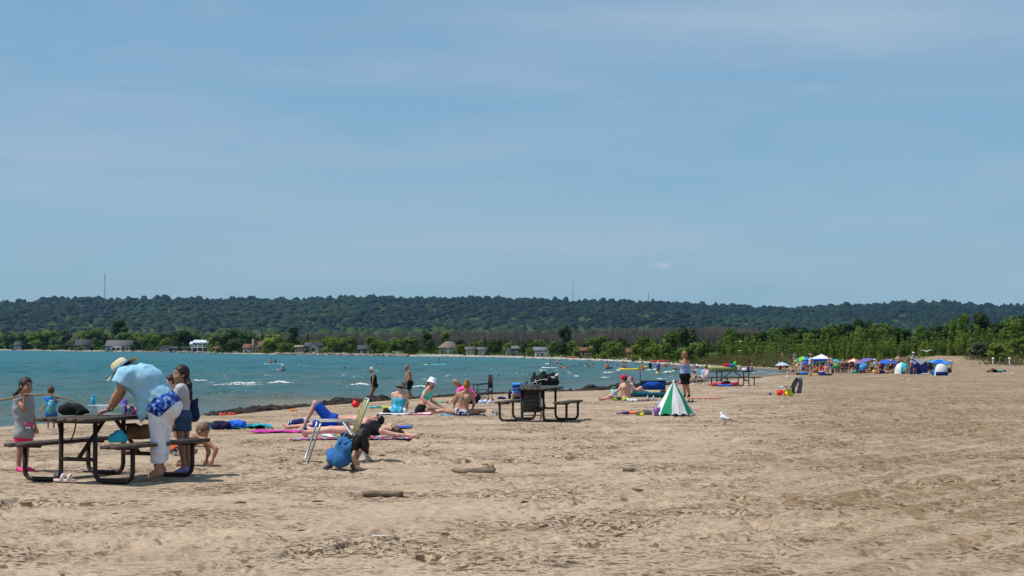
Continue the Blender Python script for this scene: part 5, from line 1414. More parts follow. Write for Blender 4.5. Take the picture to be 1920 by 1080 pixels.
def bottle(base, h, r, body, capm, label, prof=None, group=None, name='bottle'):
    o = empty(name, base)
    b = MB(); p = prof or [(0, 0), (1, 0.0), (1, 0.70), (0.75, 0.80), (0.5, 0.84), (0.5, 0.88)]
    b.lathe([(a * r, z * h) for a, z in p], 16); b.obj('body', body, o, True)
    b = MB(); b.lathe([(0.55 * r, 0.87 * h), (0.58 * r, 0.88 * h), (0.58 * r, 0.99 * h), (0.45 * r, h), (0, h)], 14); b.obj('cap', capm, o, True)
    tag(o, label, 'bottle', group); return o
def towel(px, py, w, d, rot, m, label, seed=0, n=(34, 22), hgt=0.055, cat='towel', name='towel'):
    c = G(px, py) if not isinstance(px, np.ndarray) else px
    u, v = np.meshgrid(np.linspace(-.5, .5, n[0]), np.linspace(-.5, .5, n[1]), indexing='ij')
    x = u * w + 0.02 * fbm(v * 6, u * 3, seed, 2) * w; y = v * d + 0.05 * fbm(u * 5, v * 4, seed + 5, 2) * d
    X = x * math.cos(rot) - y * math.sin(rot) + c[0]; Y_ = x * math.sin(rot) + y * math.cos(rot) + c[1]
    Z = ter(X.ravel(), Y_.ravel()).reshape(X.shape) + 0.022 + hgt * (fbm(u * w * 5, v * d * 5, seed + 9, 3) + 0.25)
    V = np.stack([X - c[0], Y_ - c[1], Z - c[2]], -1).reshape(-1, 3); Q = gridfaces(*X.shape)
    V2 = V - [0, 0, 0.012]; nn = len(V)
    i = np.arange(n[0] * n[1]).reshape(n)
    ring = np.concatenate([i[:, 0], i[-1, 1:], i[::-1, -1][1:], i[0, ::-1][1:-1]]); r2 = np.roll(ring, -1)
    side = np.stack([ring, ring + nn, r2 + nn, r2], 1)
    o = link(name, mesh_np(name, np.concatenate([V, V2]), [np.concatenate([Q, Q[:, ::-1] + nn, side])], [m]), None, c)
    tag(o, label, cat); return o
def umbrella(base, h, r, cols, label, tilt=0.0, az=0.0, n=8, dome=0.34, pole=True, z0=0.0):
    o = empty('beach_umbrella', base); b = MB()
    sg = 6; rings = 6
    V = []; Q = []; mi_ = []
    Rm = np.array(Matrix.Rotation(az, 3, 'Z') @ Matrix.Rotation(tilt, 3, 'Y'))
    tot = n * sg
    for i in range(rings + 1):
        t = i / rings
        for k in range(tot):
            a = k / tot * 2 * math.pi; ph = (k % sg) / sg
            sag = 1 - 0.10 * t * math.sin(ph * math.pi)
            V.append((r * t * sag * math.cos(a), r * t * sag * math.sin(a), -dome * r * t ** 1.7 + 0.03 * r * t * math.sin(ph * math.pi)))
    V = np.array(V); q = gridfaces(rings + 1, tot); 
    lastc = np.array([[i * tot + tot - 1, i * tot, (i + 1) * tot, (i + 1) * tot + tot - 1] for i in range(rings)])
    q = np.concatenate([q, lastc]); 
    gore = np.array([cols[((f[0] % tot) // sg) % len(cols)] if not callable(cols) else 0 for f in q]) if not callable(cols) else np.array([cols((f[0] // tot) / rings, (f[0] % tot) / tot) for f in q])
    mats_ = umbrella.mats
    V = V @ Rm.T + np.array([0, 0, h])
    link('canopy', mesh_np('canopy', V, q, mats_, gore, smooth=False), o)
    if pole:
        b = MB(); tip = np.array([0, 0, h + 0.06]); b.tube([(0, 0, z0 - 0.05), tip], 0.018, 6); b.obj('pole', M_WHITEP, o, True)
    for k in range(n):
        a = k / n * 2 * math.pi; p1 = np.array([r * math.cos(a), r * math.sin(a), -dome * r]) @ Rm.T + [0, 0, h]; p0 = np.array([0, 0, h - 0.06 * r])
        pm = (p0 + p1) / 2 + np.array([0, 0, 0.10 * r])
        b = MB(); b.tube([p0, pm, p1], 0.008, 4); b.obj('rib', M_DARKM, o)
    tag(o, label, 'umbrella', 'beach umbrellas'); return o
UC = [('white', (0.80, 0.80, 0.80)), ('blue', (0.03, 0.13, 0.62)), ('green', (0.01, 0.28, 0.13)), ('skyblue', (0.06, 0.33, 0.70)), ('orange', (0.80, 0.16, 0.04)), ('purple', (0.17, 0.14, 0.42)), ('cyan', (0.05, 0.60, 0.68)), ('magenta', (0.50, 0.05, 0.42)), ('yellow', (0.78, 0.62, 0.05)), ('lime', (0.25, 0.62, 0.06)), ('navy', (0.02, 0.03, 0.16)), ('grey', (0.30, 0.31, 0.34)), ('teal', (0.02, 0.42, 0.55))]
umbrella.mats = [leaf_material('nylon_' + n_, c_, c_, 0.18) for n_, c_ in UC]
UI = {n_: i for i, (n_, c_) in enumerate(UC)}
NY = {n_: umbrella.mats[i] for n_, i in UI.items()}

# ================================================================== ON AND ROUND THE FIRST TABLE
kc = K(70, 730, 9.0)
def table_pt(px, py, z):
    """point on a level plane (table top, bench) under a pixel"""
    r_, y_, z_ = ray(px, py); k = (z - CAMZ) / z_; return np.array([r_ * k, y_ * k, z])
ZT = float(T1.location[2]) + 0.757; ZB = float(T1.location[2]) + 0.457
M_TUMB = pattern_cloth('tumbler', [(0.10, 0.45, 0.42), (0.14, 0.52, 0.48), (0.14, 0.16, 0.42), (0.10, 0.40, 0.55)], 22, 'noise')
bottle(table_pt(96.5, 775.5, ZT), 0.165, 0.046, M_TUMB, mat('mint_lid', (0.25, 0.60, 0.50), 0.5), 'mint and purple tumbler at the end of the first table', [(0, 0), (0.8, 0), (1, 0.5), (1, 0.86), (0.9, 0.88)])
bottle(table_pt(174.5, 765, ZT), 0.17, 0.032, mat('cyan_bottle', (0.02, 0.38, 0.62), 0.35), mat('cyan_bottle', (0.02, 0.38, 0.62), 0.35), 'bright blue drinking bottle behind the plastic bin')
c_ = table_pt(136, 778.5, ZT)
lump('shoulder_bag', c_, [((-0.10, 0, 0.06), (0.08, 0.0, 0.06), 0.07, 0.06), ((-0.05, 0, 0.09), (0.04, 0.03, 0.09), 0.06, 0.05), ((0.08, 0, 0.05), (0.19, -0.02, 0.045), 0.055, 0.022)], mat('black_canvas', (0.009, 0.009, 0.010), 0.85, 0.3, 20, 0.4, 60), 'slouched black shoulder bag with straps hanging off the table', 'bag')
bag = bpy.data.objects['shoulder_bag']
b = MB(); 
for pts in ([(330, 430), (345, 560), (372, 700), (392, 790)], [(650, 440), (655, 560), (630, 690), (595, 800)], [(392, 790), (440, 860), (500, 878), (560, 860), (595, 800)]):
    pp = np.array([P(*kc(x, y), c_[1] - 0.09) for x, y in pts]) - c_
    b.tube(pp, 0.009, 6)
b.obj('strap', MATS['black_canvas'], bag, True)
# plastic bin
M_CLEAR = mat('clear_plastic', (0.80, 0.86, 0.90), 0.25, 0.03, alpha=0.42)
c_ = table_pt(201, 777.5, ZT + 0.0); o = empty('storage_bin', c_, R(-4))
b = MB(); W, D, H_ = 0.37, 0.24, 0.105
for (x, y, sx, sy) in ((0, -D / 2, W, 0.004), (0, D / 2, W, 0.004), (-W / 2, 0, 0.004, D), (W / 2, 0, 0.004, D)): b.box((x, y, H_ / 2 + 0.004), (sx, sy, H_))
b.box((0, 0, 0.004), (W, D, 0.004)); b.obj('tub', M_CLEAR, o)
b = MB()
for (x, y, sx, sy) in ((0, -D / 2 - 0.008, W + 0.03, 0.02), (0, D / 2 + 0.008, W + 0.03, 0.02), (-W / 2 - 0.008, 0, 0.02, D), (W / 2 + 0.008, 0, 0.02, D)): b.box((x, y, H_ + 0.006), (sx, sy, 0.009))
b.obj('rim', mat('rim_plastic', (0.62, 0.70, 0.78), 0.4, alpha=0.8), o); tag(o, 'clear plastic storage bin under the leaning woman\'s hand', 'bin')
lump('snack_bag', c_ + [0.09, 0, 0.01], [((-0.03, 0, 0.035), (0.03, 0, 0.05), 0.035, 0.04)], mat('green_foil', (0.10, 0.50, 0.14), 0.4), 'green snack bag inside the clear plastic bin', 'bag', wr=0.003)
lump('napkin', c_ + [-0.06, 0, 0.01], [((-0.03, 0, 0.02), (0.04, 0, 0.03), 0.02, 0.02)], M_WHITEP, 'crumpled white napkin inside the clear plastic bin', 'napkin', wr=0.003)
c_ = table_pt(231, 777, ZT) + [0, 0.06, 0]
lump('lunch_bag', c_, [((0, 0, 0.05), (0.0, 0, 0.15), 0.05, 0.04)], cloth('purple_bag', (0.20, 0.13, 0.52)), 'purple lunch bag behind the dotted cup on the first table', 'bag')
o = empty('cup', table_pt(245, 777, ZT)); b = MB(); b.lathe([(0, 0), (0.032, 0), (0.040, 0.09), (0.040, 0.115), (0, 0.116)], 16); b.obj('body', pattern_cloth('dots', [(0.75, 0.75, 0.75), (0.75, 0.75, 0.75), (0.02, 0.02, 0.02)], 60), o, True)
b = MB(); b.lathe([(0.036, 0), (0.037, 0.012), (0.0, 0.013)], 14); b.obj('base_ring', cloth('purple_bag', (0.20, 0.13, 0.52)), o); tag(o, 'white cup with dark dots beside the leaning woman', 'cup')
lump('pink_pouch', table_pt(253, 777, ZT), [((0, 0, 0.03), (0.01, 0, 0.06), 0.03, 0.025)], mat('pink_pouch', (0.75, 0.12, 0.30), 0.6), 'small pink pouch at the woman\'s elbow on the table', 'pouch', wr=0.003)
# cap and cardboard box on the near bench
c_ = table_pt(221, 829, ZB)
cap = lump('sun_cap', c_, [((-0.03, 0, 0.03), (0.03, 0, 0.04), 0.085, 0.08), ((0.02, -0.02, 0.09), (0.0, 0, 0.09), 0.045, 0.05)], cloth('aqua', (0.04, 0.48, 0.66)), 'aqua blue cap lying on the near bench', 'cap', wr=0.004)
c_ = table_pt(248, 824, ZB) + [0.06, 0.12, 0.078]; b = MB(); a_ = R(67)
o = empty('cardboard_box', c_ - [0, 0, 0.078], a_); b.box((0, 0, 0.078), (0.27, 0.20, 0.155)); b.obj('carton', mat('cardboard', (0.22, 0.125, 0.055), 0.85, 0.15, 8), o)
for s_ in (-1, 1): b = MB(); b.box((0, s_ * 0.105, 0.165), (0.26, 0.09, 0.006), Matrix.Rotation(R(25) * s_, 3, 'X')); b.obj('flap', MATS['cardboard'], o)
tag(o, 'open brown cardboard box on the near bench', 'box')
# sandals and a pale cloth on the sand
def sandal(px, py, rot, m, sole, label, group=None, s=1.0, name='sandal'):
    c = G(px, py); o = empty(name, c + [0, 0, 0.012], rot); o.scale = (s, s, s)
    t = np.linspace(0, 2 * math.pi, 20, endpoint=False); x = 0.125 * np.cos(t); y = (0.042 + 0.010 * np.cos(t)) * np.sin(t)
    b = MB(); V = np.concatenate([np.stack([x, y, 0 * x], 1), np.stack([x, y, 0 * x + 0.025], 1), [[0, 0, 0.025]]])
    b.add(V, [[i, (i + 1) % 20, (i + 1) % 20 + 20, i + 20] for i in range(20)], [[i + 20, (i + 1) % 20 + 20, 40] for i in range(20)]); b.obj('sole', sole, o)
    b = MB()
    for x0 in (0.05, -0.03): b.tube([(x0, -0.045, 0.015), (x0 + 0.01, -0.03, 0.06), (x0 + 0.015, 0, 0.075), (x0 + 0.01, 0.03, 0.06), (x0, 0.045, 0.015)], 0.014, 6)
    b.obj('strap', m, o, True); tag(o, label, 'sandal', group)
M_PS = mat('sandal_pink_white', (0.70, 0.50, 0.46), 0.7, 0.25, 30); M_SOLE = mat('sole_grey', (0.22, 0.17, 0.15), 0.8)
sandal(107, 900, R(8), M_WHITEP, M_PS, 'pale pink sandal on the sand under the table, further one of the pair', s=1.05); sandal(121, 904, R(-4), M_WHITEP, M_PS, 'pale pink sandal on the sand under the table, nearer one of the pair', s=1.05)
towel(168, 885, 0.20, 0.25, 0.2, cloth('pale_blue_cloth', (0.42, 0.48, 0.62)), 'small pale cloth lying in the shade under the first table', 2, (14, 10))

# ================================================================== LAWN CHAIR
def lawn_chair(base, ang, label, web1, web2, frame=M_ALU, s=1.0, arms=mat('arm_plastic', (0.52, 0.53, 0.48), 0.5), strips=6, group=None):
    o = empty('lawn_chair', base, ang); o.scale = (s, s, s); r = 0.0155; hw = 0.26
    b = MB()
    b.tube([(0.29, -hw, 0.55), (0.335, -hw, 0.42), (0.46, -hw, 0.035), (0.47, -hw + 0.03, 0.015), (0.47, hw - 0.03, 0.015), (0.46, hw, 0.035), (0.335, hw, 0.42), (0.29, hw, 0.55)], r, 8)
    b.tube([(-0.06, -hw + 0.03, 0.53), (-0.40, -hw + 0.03, 0.03), (-0.41, -hw + 0.06, 0.015), (-0.41, hw - 0.06, 0.015), (-0.40, hw - 0.03, 0.03), (-0.06, hw - 0.03, 0.53)], r, 8)
    b.tube([(0.25, -hw + 0.04, 0.36), (-0.18, -hw + 0.04, 0.33)], r, 8); b.tube([(0.25, hw - 0.04, 0.36), (-0.18, hw - 0.04, 0.33)], r, 8); b.tube([(0.25, -hw + 0.04, 0.36), (0.25, hw - 0.04, 0.36)], r, 8)
    b.tube([(-0.17, -hw + 0.02, 0.32), (-0.36, -hw + 0.02, 0.84), (-0.37, -hw + 0.05, 0.865), (-0.37, hw - 0.05, 0.865), (-0.36, hw - 0.02, 0.84), (-0.17, hw - 0.02, 0.32)], r, 8)
    b.obj('frame', frame, o, True)
    for s_ in (-1, 1):
        b = MB(); b.box((0.06, s_ * hw, 0.565), (0.50, 0.048, 0.022)); b.obj('armrest', arms, o)
    for i in range(strips):
        y = -hw + 0.065 + (2 * hw - 0.13) * i / (strips - 1); m_ = web1 if i % 2 == 0 else web2
        b = MB(); b.tube([(0.25, y, 0.372), (0.05, y, 0.345), (-0.17, y, 0.335)], 0.001, 4) if False else b.bar((0.262, y, 0.365), (-0.18, y, 0.338), 0.062, 0.004); b.obj('webbing_strip', m_, o)
        b = MB(); b.bar((-0.175, y, 0.34), (-0.372, y, 0.87), 0.062, 0.004, up=(1, 0, 0.3)); b.obj('webbing_strip', m_, o)
    for i in range(4):
        t = (i + 0.6) / 4.2; m_ = web2 if i % 2 else web1
        b = MB(); b.bar((-0.178 - 0.197 * t, -hw + 0.03, 0.34 + 0.53 * t), (-0.178 - 0.197 * t, hw - 0.03, 0.34 + 0.53 * t), 0.006, 0.055, up=(-0.35, 0, 0.94)); b.obj('webbing_strip', m_, o)
        x = 0.22 - 0.38 * t; b = MB(); b.bar((x, -hw + 0.03, 0.356), (x, hw - 0.03, 0.356), 0.055, 0.006); b.obj('webbing_strip', m_, o)
    tag(o, label, 'chair', group); return o
M_YEL = cloth('yellow_web', (0.56, 0.52, 0.06)); M_NAV = cloth('navy_web', (0.015, 0.03, 0.16))
g0 = G(612, 866); lawn_chair(g0 + [0.18, 0.12, 0], math.pi + 0.20, 'yellow and navy webbed lawn chair with white armrests beside the crouching girl', M_YEL, M_NAV)

# folding dark camp chair behind the pink woman
def camp_chair(base, ang, m, label, s=1.0, fm=M_DARKM, tall=True, group='folding camp chairs'):
    o = empty('camp_chair', base, ang); o.scale = (s, s, s); b = MB(); w = 0.27
    for y in (-w, w):
        b.tube([(-0.24, y, 0.0), (-0.26, y, 0.92 if tall else 0.75)], 0.016, 6); b.tube([(0.24, y, 0.0), (0.24, y, 0.60)], 0.014, 6); b.tube([(-0.24, y, 0.03), (0.24, y, 0.42)], 0.012, 6); b.tube([(0.24, y, 0.03), (-0.24, y, 0.42)], 0.012, 6)
    b.tube([(-0.24, -w, 0.05), (-0.24, w, 0.42)], 0.011, 6); b.tube([(0.24, w, 0.05), (0.24, -w, 0.42)], 0.011, 6); b.obj('frame', fm, o, True)
    b = MB(); b.bar((-0.25, 0, 0.44), (0.26, 0, 0.45), 2 * w, 0.012); b.obj('seat', m, o)
    b = MB(); b.bar((-0.255, 0, 0.50), (-0.275, 0, 0.92 if tall else 0.76), 2 * w, 0.012, up=(1, 0, 0)); b.obj('backrest', m, o)
    for y in (-w, w): b = MB(); b.bar((-0.26, y, 0.66), (0.27, y, 0.60), 0.05, 0.02); b.obj('armrest', m, o)
    tag(o, label, 'chair', group); return o
g0 = G(905, 757); camp_chair(g0, math.pi + 0.25, cloth('maroon_black', (0.035, 0.008, 0.012)), 'dark maroon folding camp chair by the water behind the picnic towels', 1.0)

# ================================================================== TOWELS, BUNDLES, BOTTLES
M_TEALT = pattern_cloth('teal_towel', [(0.01, 0.26, 0.32), (0.02, 0.40, 0.42), (0.02, 0.12, 0.25)], 6, 'noise'); M_MAGT = pattern_cloth('magenta_towel', [(0.55, 0.02, 0.22), (0.50, 0.06, 0.38), (0.48, 0.03, 0.30)], 3, 'noise')
towel(453, 803, 1.25, 0.8, R(6), M_TEALT, 'rumpled teal beach towel left of the lying couple', 3, hgt=0.11)
towel(556, 811, 1.7, 0.75, R(-3), M_MAGT, 'magenta beach towel under the lying man\'s feet', 4)
M_STRT = pattern_cloth('striped_towel', [(0.55, 0.02, 0.18), (0.25, 0.55, 0.72), (0.60, 0.55, 0.1), (0.30, 0.60, 0.80), (0.05, 0.08, 0.3), (0.5, 0.04, 0.25)], 1.4, 'DIAGONAL')
towel(np.array([-7.8 + 5.0, 30.95, zg(-2.8, 30.95)]), 0, 2.1, 0.75, 0.0, M_STRT, 'multicoloured striped towel under the woman in black swimsuit', 5)
towel(np.array([-3.15, 36.0, zg(-3.15, 36)]), 0, 2.2, 0.75, 0.0, cloth('blue_towel', (0.03, 0.09, 0.40)), 'blue towel under the man in blue shorts', 6)
towel(758, 778, 1.35, 0.7, 0.0, cloth('white_towel', (0.74, 0.70, 0.76)), 'white towel under the two women in hats', 7)
towel(np.array([G(785, 778)[0], G(785, 778)[1] - 0.1, zg(*G(785, 778)[:2]) + 0.02]), 0, 0.55, 0.35, 0.1, cloth('pink_towel', (0.80, 0.08, 0.25)), 'pink cloth on the white towel beside the young woman', 8)
M_TIE = pattern_cloth('tie_towel', [(0.04, 0.22, 0.65), (0.45, 0.62, 0.80), (0.04, 0.30, 0.66), (0.05, 0.50, 0.50)], 8, 'noise')
towel(868, 779, 1.1, 0.7, 0.0, M_TIE, 'blue and white tie-dye towel under the young woman with a bun', 9, hgt=0.05)
towel(838, 755, 0.9, 0.5, 0.3, pattern_cloth('green_mat', [(0.10, 0.45, 0.22), (0.09, 0.08, 0.05), (0.45, 0.1, 0.35)], 5, 'noise'), 'green and brown patterned cloth in front of the pink-shirted woman', 10, hgt=0.10)
def gl(px, py): return G(px, py)
lump('clothes_bundle', gl(394, 804), [((-0.08, 0, 0.05), (0.08, 0, 0.06), 0.09, 0.08)], cloth('dark_green_cl', (0.03, 0.07, 0.06)), 'dark green clothes bundle at the left end of the teal towel', 'clothes')
lump('clothes_bundle', gl(416, 805), [((-0.10, 0, 0.06), (0.10, 0, 0.07), 0.12, 0.10)], cloth('dark_navy_cl', (0.02, 0.015, 0.06)), 'dark navy clothes bundle on the teal towel', 'clothes')
lump('clothes_bundle', gl(443, 804), [((-0.10, 0, 0.08), (0.12, 0, 0.09), 0.10, 0.09)], cloth('bright_blue_cl', (0.03, 0.16, 0.75)), 'bright blue clothes bundle on the teal towel', 'clothes')
lump('towel_bundle', np.array([P(560, 796, 37.0)[0], 37.0, zg(P(560, 796, 37.0)[0], 37.0)]), [((-0.13, 0, 0.06), (0.13, 0, 0.10), 0.09, 0.09)], pattern_cloth('navy_white', [(0.02, 0.025, 0.12), (0.02, 0.025, 0.12), (0.02, 0.025, 0.12), (0.55, 0.55, 0.65)], 20), 'navy and white patterned bundle beside the raised knee', 'bundle')
lump('black_bag', gl(731, 775), [((-0.10, 0, 0.05), (0.12, 0, 0.04), 0.09, 0.07), ((-0.03, 0, 0.10), (0.02, 0, 0.09), 0.07, 0.06)], MATS['black_canvas'], 'black bag on the white towel beside the turquoise swimsuit', 'bag')
bottle(gl(746.5, 776), 0.20, 0.038, mat('black_flask', (0.02, 0.02, 0.025), 0.4), M_BLACK, 'tall black flask standing on the white towel')
bottle(gl(759, 777), 0.20, 0.042, M_WHITEP, mat('orange_cap', (0.80, 0.12, 0.02), 0.5), 'white bottle with orange cap standing on the white towel')
lump('food_box', gl(772, 776), [((-0.06, 0, 0.04), (0.06, 0, 0.04), 0.04, 0.04)], mat('grey_box', (0.42, 0.44, 0.48), 0.6), 'pale grey container on the white towel between the two women', 'container', wr=0.001)
lump('cloth_pile', gl(905, 757) + [0.1, -0.4, 0], [((-0.15, 0, 0.05), (0.15, 0, 0.06), 0.09, 0.08), ((0.28, 0, 0.03), (0.4, 0, 0.03), 0.06, 0.05)], pattern_cloth('white_mixed', [(0.60, 0.62, 0.70), (0.30, 0.35, 0.55), (0.68, 0.66, 0.70)], 9, 'noise'), 'pile of pale cloth under the dark camp chair', 'cloth')
o = empty('red_cup', gl(922, 756)); b = MB(); b.lathe([(0, 0), (0.05, 0), (0.07, 0.14), (0.062, 0.14), (0.045, 0.01), (0, 0.01)], 14); b.obj('cup_body', mat('red_plastic', (0.55, 0.01, 0.02), 0.4), o, True); tag(o, 'red plastic cup beside the dark camp chair', 'cup')
# beach toys
def bucket(px, py, h, r, m, label, tilt=0.0, hm=None):
    c = gl(px, py); o = empty('toy_bucket', c + [0, 0, 0.01]); o.rotation_euler = (0, tilt, 0.3)
    b = MB(); b.lathe([(0, 0), (r * 0.75, 0), (r, h), (r * 0.93, h), (r * 0.7, 0.015), (0, 0.015)], 18); b.obj('pail', m, o, True)
    b = MB(); t = np.linspace(0, math.pi, 9); b.tube([(r * math.cos(a), 0, h + 0.75 * r * math.sin(a)) for a in t], 0.007, 5); b.obj('handle', hm or m, o, True); tag(o, label, 'bucket', 'toy buckets')
M_RED = mat('red_plastic', (0.55, 0.01, 0.02), 0.4)
bucket(664, 764, 0.19, 0.13, mat('red_bright', (0.75, 0.02, 0.02), 0.45), 'bright red toy bucket near the seaweed behind the lawn chair', 0.5)
for i, (px, py, c_, lb) in enumerate([(699, 766, (0.03, 0.50, 0.42), 'teal sand toy near the red bucket'), (712, 765, (0.05, 0.25, 0.35), 'blue sand toy near the red bucket'), (723, 766, (0.50, 0.72, 0.03), 'lime green sand toy near the red bucket'), (550, 771, (0.85, 0.22, 0.03), 'orange sand toy lying by the seaweed'), (418, 779, (0.80, 0.05, 0.03), 'red sand toy left of the teal towel'), (435, 778, (0.78, 0.04, 0.03), 'red sand toy behind the teal towel')]):
    lump('sand_toy', gl(px, py), [((-0.07, 0, 0.03), (0.07, 0, 0.025), 0.045, 0.03), ((0.07, 0, 0.02), (0.16, 0.02, 0.015), 0.018, 0.015)], mat('toy_%d' % i, c_, 0.4), lb, 'toy', wr=0.001)

# ================================================================== ON THE SECOND TABLE
ka = K(980, 690, 21.333); kb = K(930, 690, 9.82)
Z2 = float(T2.location[2]) + 0.757; Z2B = float(T2.location[2]) + 0.457
c_ = table_pt(1022, 723.5, Z2) + [0, 0.25, 0]
tote = lump('tote_bag', c_, [((-0.22, 0, 0.10), (0.20, 0, 0.10), 0.12, 0.12), ((-0.24, 0, 0.20), (-0.25, 0, 0.28), 0.06, 0.035), ((-0.05, 0, 0.20), (-0.03, 0, 0.28), 0.10, 0.06), ((0.12, 0, 0.20), (0.17, 0, 0.27), 0.09, 0.05), ((0.23, 0, 0.08), (0.25, 0, 0.22), 0.09, 0.06)], MATS['black_canvas'], 'big slouched black tote bag with white script on the second table', 'bag', 0.014, 0.05, 0.008)
yb = c_[1] - 0.135
b = MB()
for st in ([(330, 690), (370, 650), (390, 590), (500, 565), (525, 540), (495, 480)], [(520, 545), (560, 610), (605, 680)], [(505, 500), (545, 500), (585, 525), (640, 500), (690, 465), (720, 450), (735, 490)], [(765, 490), (785, 455), (800, 485)], [(815, 480), (830, 445), (845, 485), (860, 440), (875, 480)], [(885, 450), (905, 480), (925, 440), (935, 470)], [(950, 450), (960, 480), (975, 450), (968, 520)]):
    b.tube(np.array([P(*ka(x, y), yb) for x, y in st]) - c_, 0.007, 5)
b.obj('lettering', M_WHITEP, tote, True)
b = MB(); b.tube(np.array([P(*ka(x, y), yb) for x, y in [(1150, 350), (1210, 390), (1290, 370)]]) - c_, 0.018, 6); b.tube(np.array([P(*ka(x, y), yb) for x, y in [(1290, 300), (1360, 300), (1430, 230)]]) - c_, 0.026, 6); b.obj('tag', M_WHITEP, tote, True)
lump('earphone_cord', table_pt(992, 723, Z2), [((0, 0, 0.012), (0.02, 0, 0.014), 0.018, 0.015), ((0.05, 0, 0.006), (0.07, 0, 0.006), 0.008, 0.008)], M_WHITEP, 'white knotted cord end on the second table beside the tote', 'cord', wr=0.002)
c_ = table_pt(974, 748, Z2B); o = empty('cooler_bag', c_, R(76))
def softbox(name, m, parent, c, size, wr=0.004):
    c = np.array(c, float); s = np.array(size) / 2
    V, Q = surfnet([Prim('x', c + [-s[0] * .7, y, z], c + [s[0] * .7, y, z], s[0] * .3 + .02) for y in (-s[1] * .6, s[1] * .6) for z in (-s[2] * .75, 0, s[2] * .75)], 0.016, 0.08, None, lambda p: wr * np.sin(p[..., 0] * 40 + p[..., 2] * 33))
    return link(name, mesh_np(name, V, Q, [m]), parent)
b = MB(); b.box((0, 0, 0.16), (0.36, 0.27, 0.32), taper=0.94); b.obj('insulated_body', cloth('cooler_blue', (0.012, 0.12, 0.50)), o)
b = MB(); b.box((0, 0, 0.345), (0.37, 0.28, 0.05), taper=0.9); b.obj('lid', cloth('cooler_lid', (0.05, 0.28, 0.66)), o)
b = MB(); b.box((0, 0, 0.115), (0.364, 0.276, 0.02)); b.obj('stripe', mat('stripe_red', (0.55, 0.02, 0.03), 0.7), o)
b = MB(); b.box((0, 0, 0.052), (0.366, 0.276, 0.10)); b.obj('base_panel', cloth('cooler_base', (0.09, 0.06, 0.08)), o)
b = MB(); b.tube([(-0.15, -0.14, 0.30), (-0.12, -0.17, 0.40), (0.12, -0.17, 0.40), (0.15, -0.14, 0.30)], 0.012, 6); b.obj('handle', cloth('cooler_base', (0.09, 0.06, 0.08)), o, True)
tag(o, 'blue insulated cooler bag with red stripe on the second table\'s bench', 'cooler bag')
bottle(table_pt(963, 748.5, Z2B), 0.22, 0.034, mat('steel', (0.45, 0.45, 0.44), 0.3, metal=0.8), M_BLACK, 'steel thermos flask on the bench beside the blue cooler bag')
bottle(table_pt(955.5, 748, Z2B), 0.21, 0.036, mat('navy_flask', (0.015, 0.02, 0.08), 0.4), M_BLACK, 'dark navy flask on the bench left of the steel thermos')
lump('sweater', table_pt(941, 748.5, Z2B), [((-0.05, 0, 0.02), (0.07, 0, 0.02), 0.045, 0.04)], cloth('navy_web', (0.015, 0.03, 0.16)), 'folded navy garment at the end of the second table\'s bench', 'clothes')
# folded chair with zigzag cloth leaning on the table
def zigzag():
    m = bpy.data.materials.new('zigzag'); m.use_nodes = True; nd, lk = m.node_tree.nodes, m.node_tree.links
    bs = nd['Principled BSDF']; bs.inputs['Roughness'].default_value = 0.9
    t = nd.new('ShaderNodeTexCoord'); sx = nd.new('ShaderNodeSeparateXYZ'); lk.new(t.outputs['Object'], sx.inputs[0])
    pp = nd.new('ShaderNodeMath'); pp.operation = 'PINGPONG'; pp.inputs[1].default_value = 0.075; lk.new(sx.outputs['X'], pp.inputs[0])
    mu = nd.new('ShaderNodeMath'); mu.operation = 'MULTIPLY'; mu.inputs[1].default_value = 1.7; lk.new(pp.outputs[0], mu.inputs[0])
    ad = nd.new('ShaderNodeMath'); ad.operation = 'ADD'; lk.new(mu.outputs[0], ad.inputs[0]); lk.new(sx.outputs['Z'], ad.inputs[1])
    md = nd.new('ShaderNodeMath'); md.operation = 'PINGPONG'; md.inputs[1].default_value = 0.045; lk.new(ad.outputs[0], md.inputs[0])
    gt = nd.new('ShaderNodeMath'); gt.operation = 'GREATER_THAN'; gt.inputs[1].default_value = 0.029; lk.new(md.outputs[0], gt.inputs[0])
    x = nd.new('ShaderNodeMixRGB'); x.inputs[1].default_value = (0.012, 0.012, 0.013, 1); x.inputs[2].default_value = (0.13, 0.13, 0.125, 1); lk.new(gt.outputs[0], x.inputs[0]); lk.new(x.outputs[0], bs.inputs['Base Color'])
    return m
c_ = np.array([P(996, 776, 39.15)[0], 38.98, 0]); c_[2] = zg(c_[0], c_[1]); o = empty('folded_chair', c_, R(4)); o.rotation_euler = (R(-10), 0, R(4))
b = MB(); b.box((0, 0, 0.53), (0.40, 0.03, 0.62)); b.obj('seat_cloth', zigzag(), o)
b = MB(); hw = 0.22; b.tube([(-hw, 0, 0.88), (-hw, 0, 0.10), (-hw + 0.04, 0, 0.02), (hw - 0.04, 0, 0.02), (hw, 0, 0.10), (hw, 0, 0.88)], 0.014, 8); b.tube([(-hw, 0, 0.15), (hw, 0, 0.15)], 0.011, 6); b.obj('frame', mat('painted_black_tube', (0.05, 0.05, 0.05), 0.4), o, True)
tag(o, 'folded chair with black and grey zigzag cloth leaning on the second table', 'chair')
sandal(933, 779, 0.1, MATS['sole_grey'], MATS['grey_box'], 'grey shoe on the sand left of the second table, front one', name='shoe', s=1.2); sandal(926, 777, 0.3, MATS['sole_grey'], MATS['grey_box'], 'grey shoe on the sand left of the second table, back one', name='shoe', s=1.2)

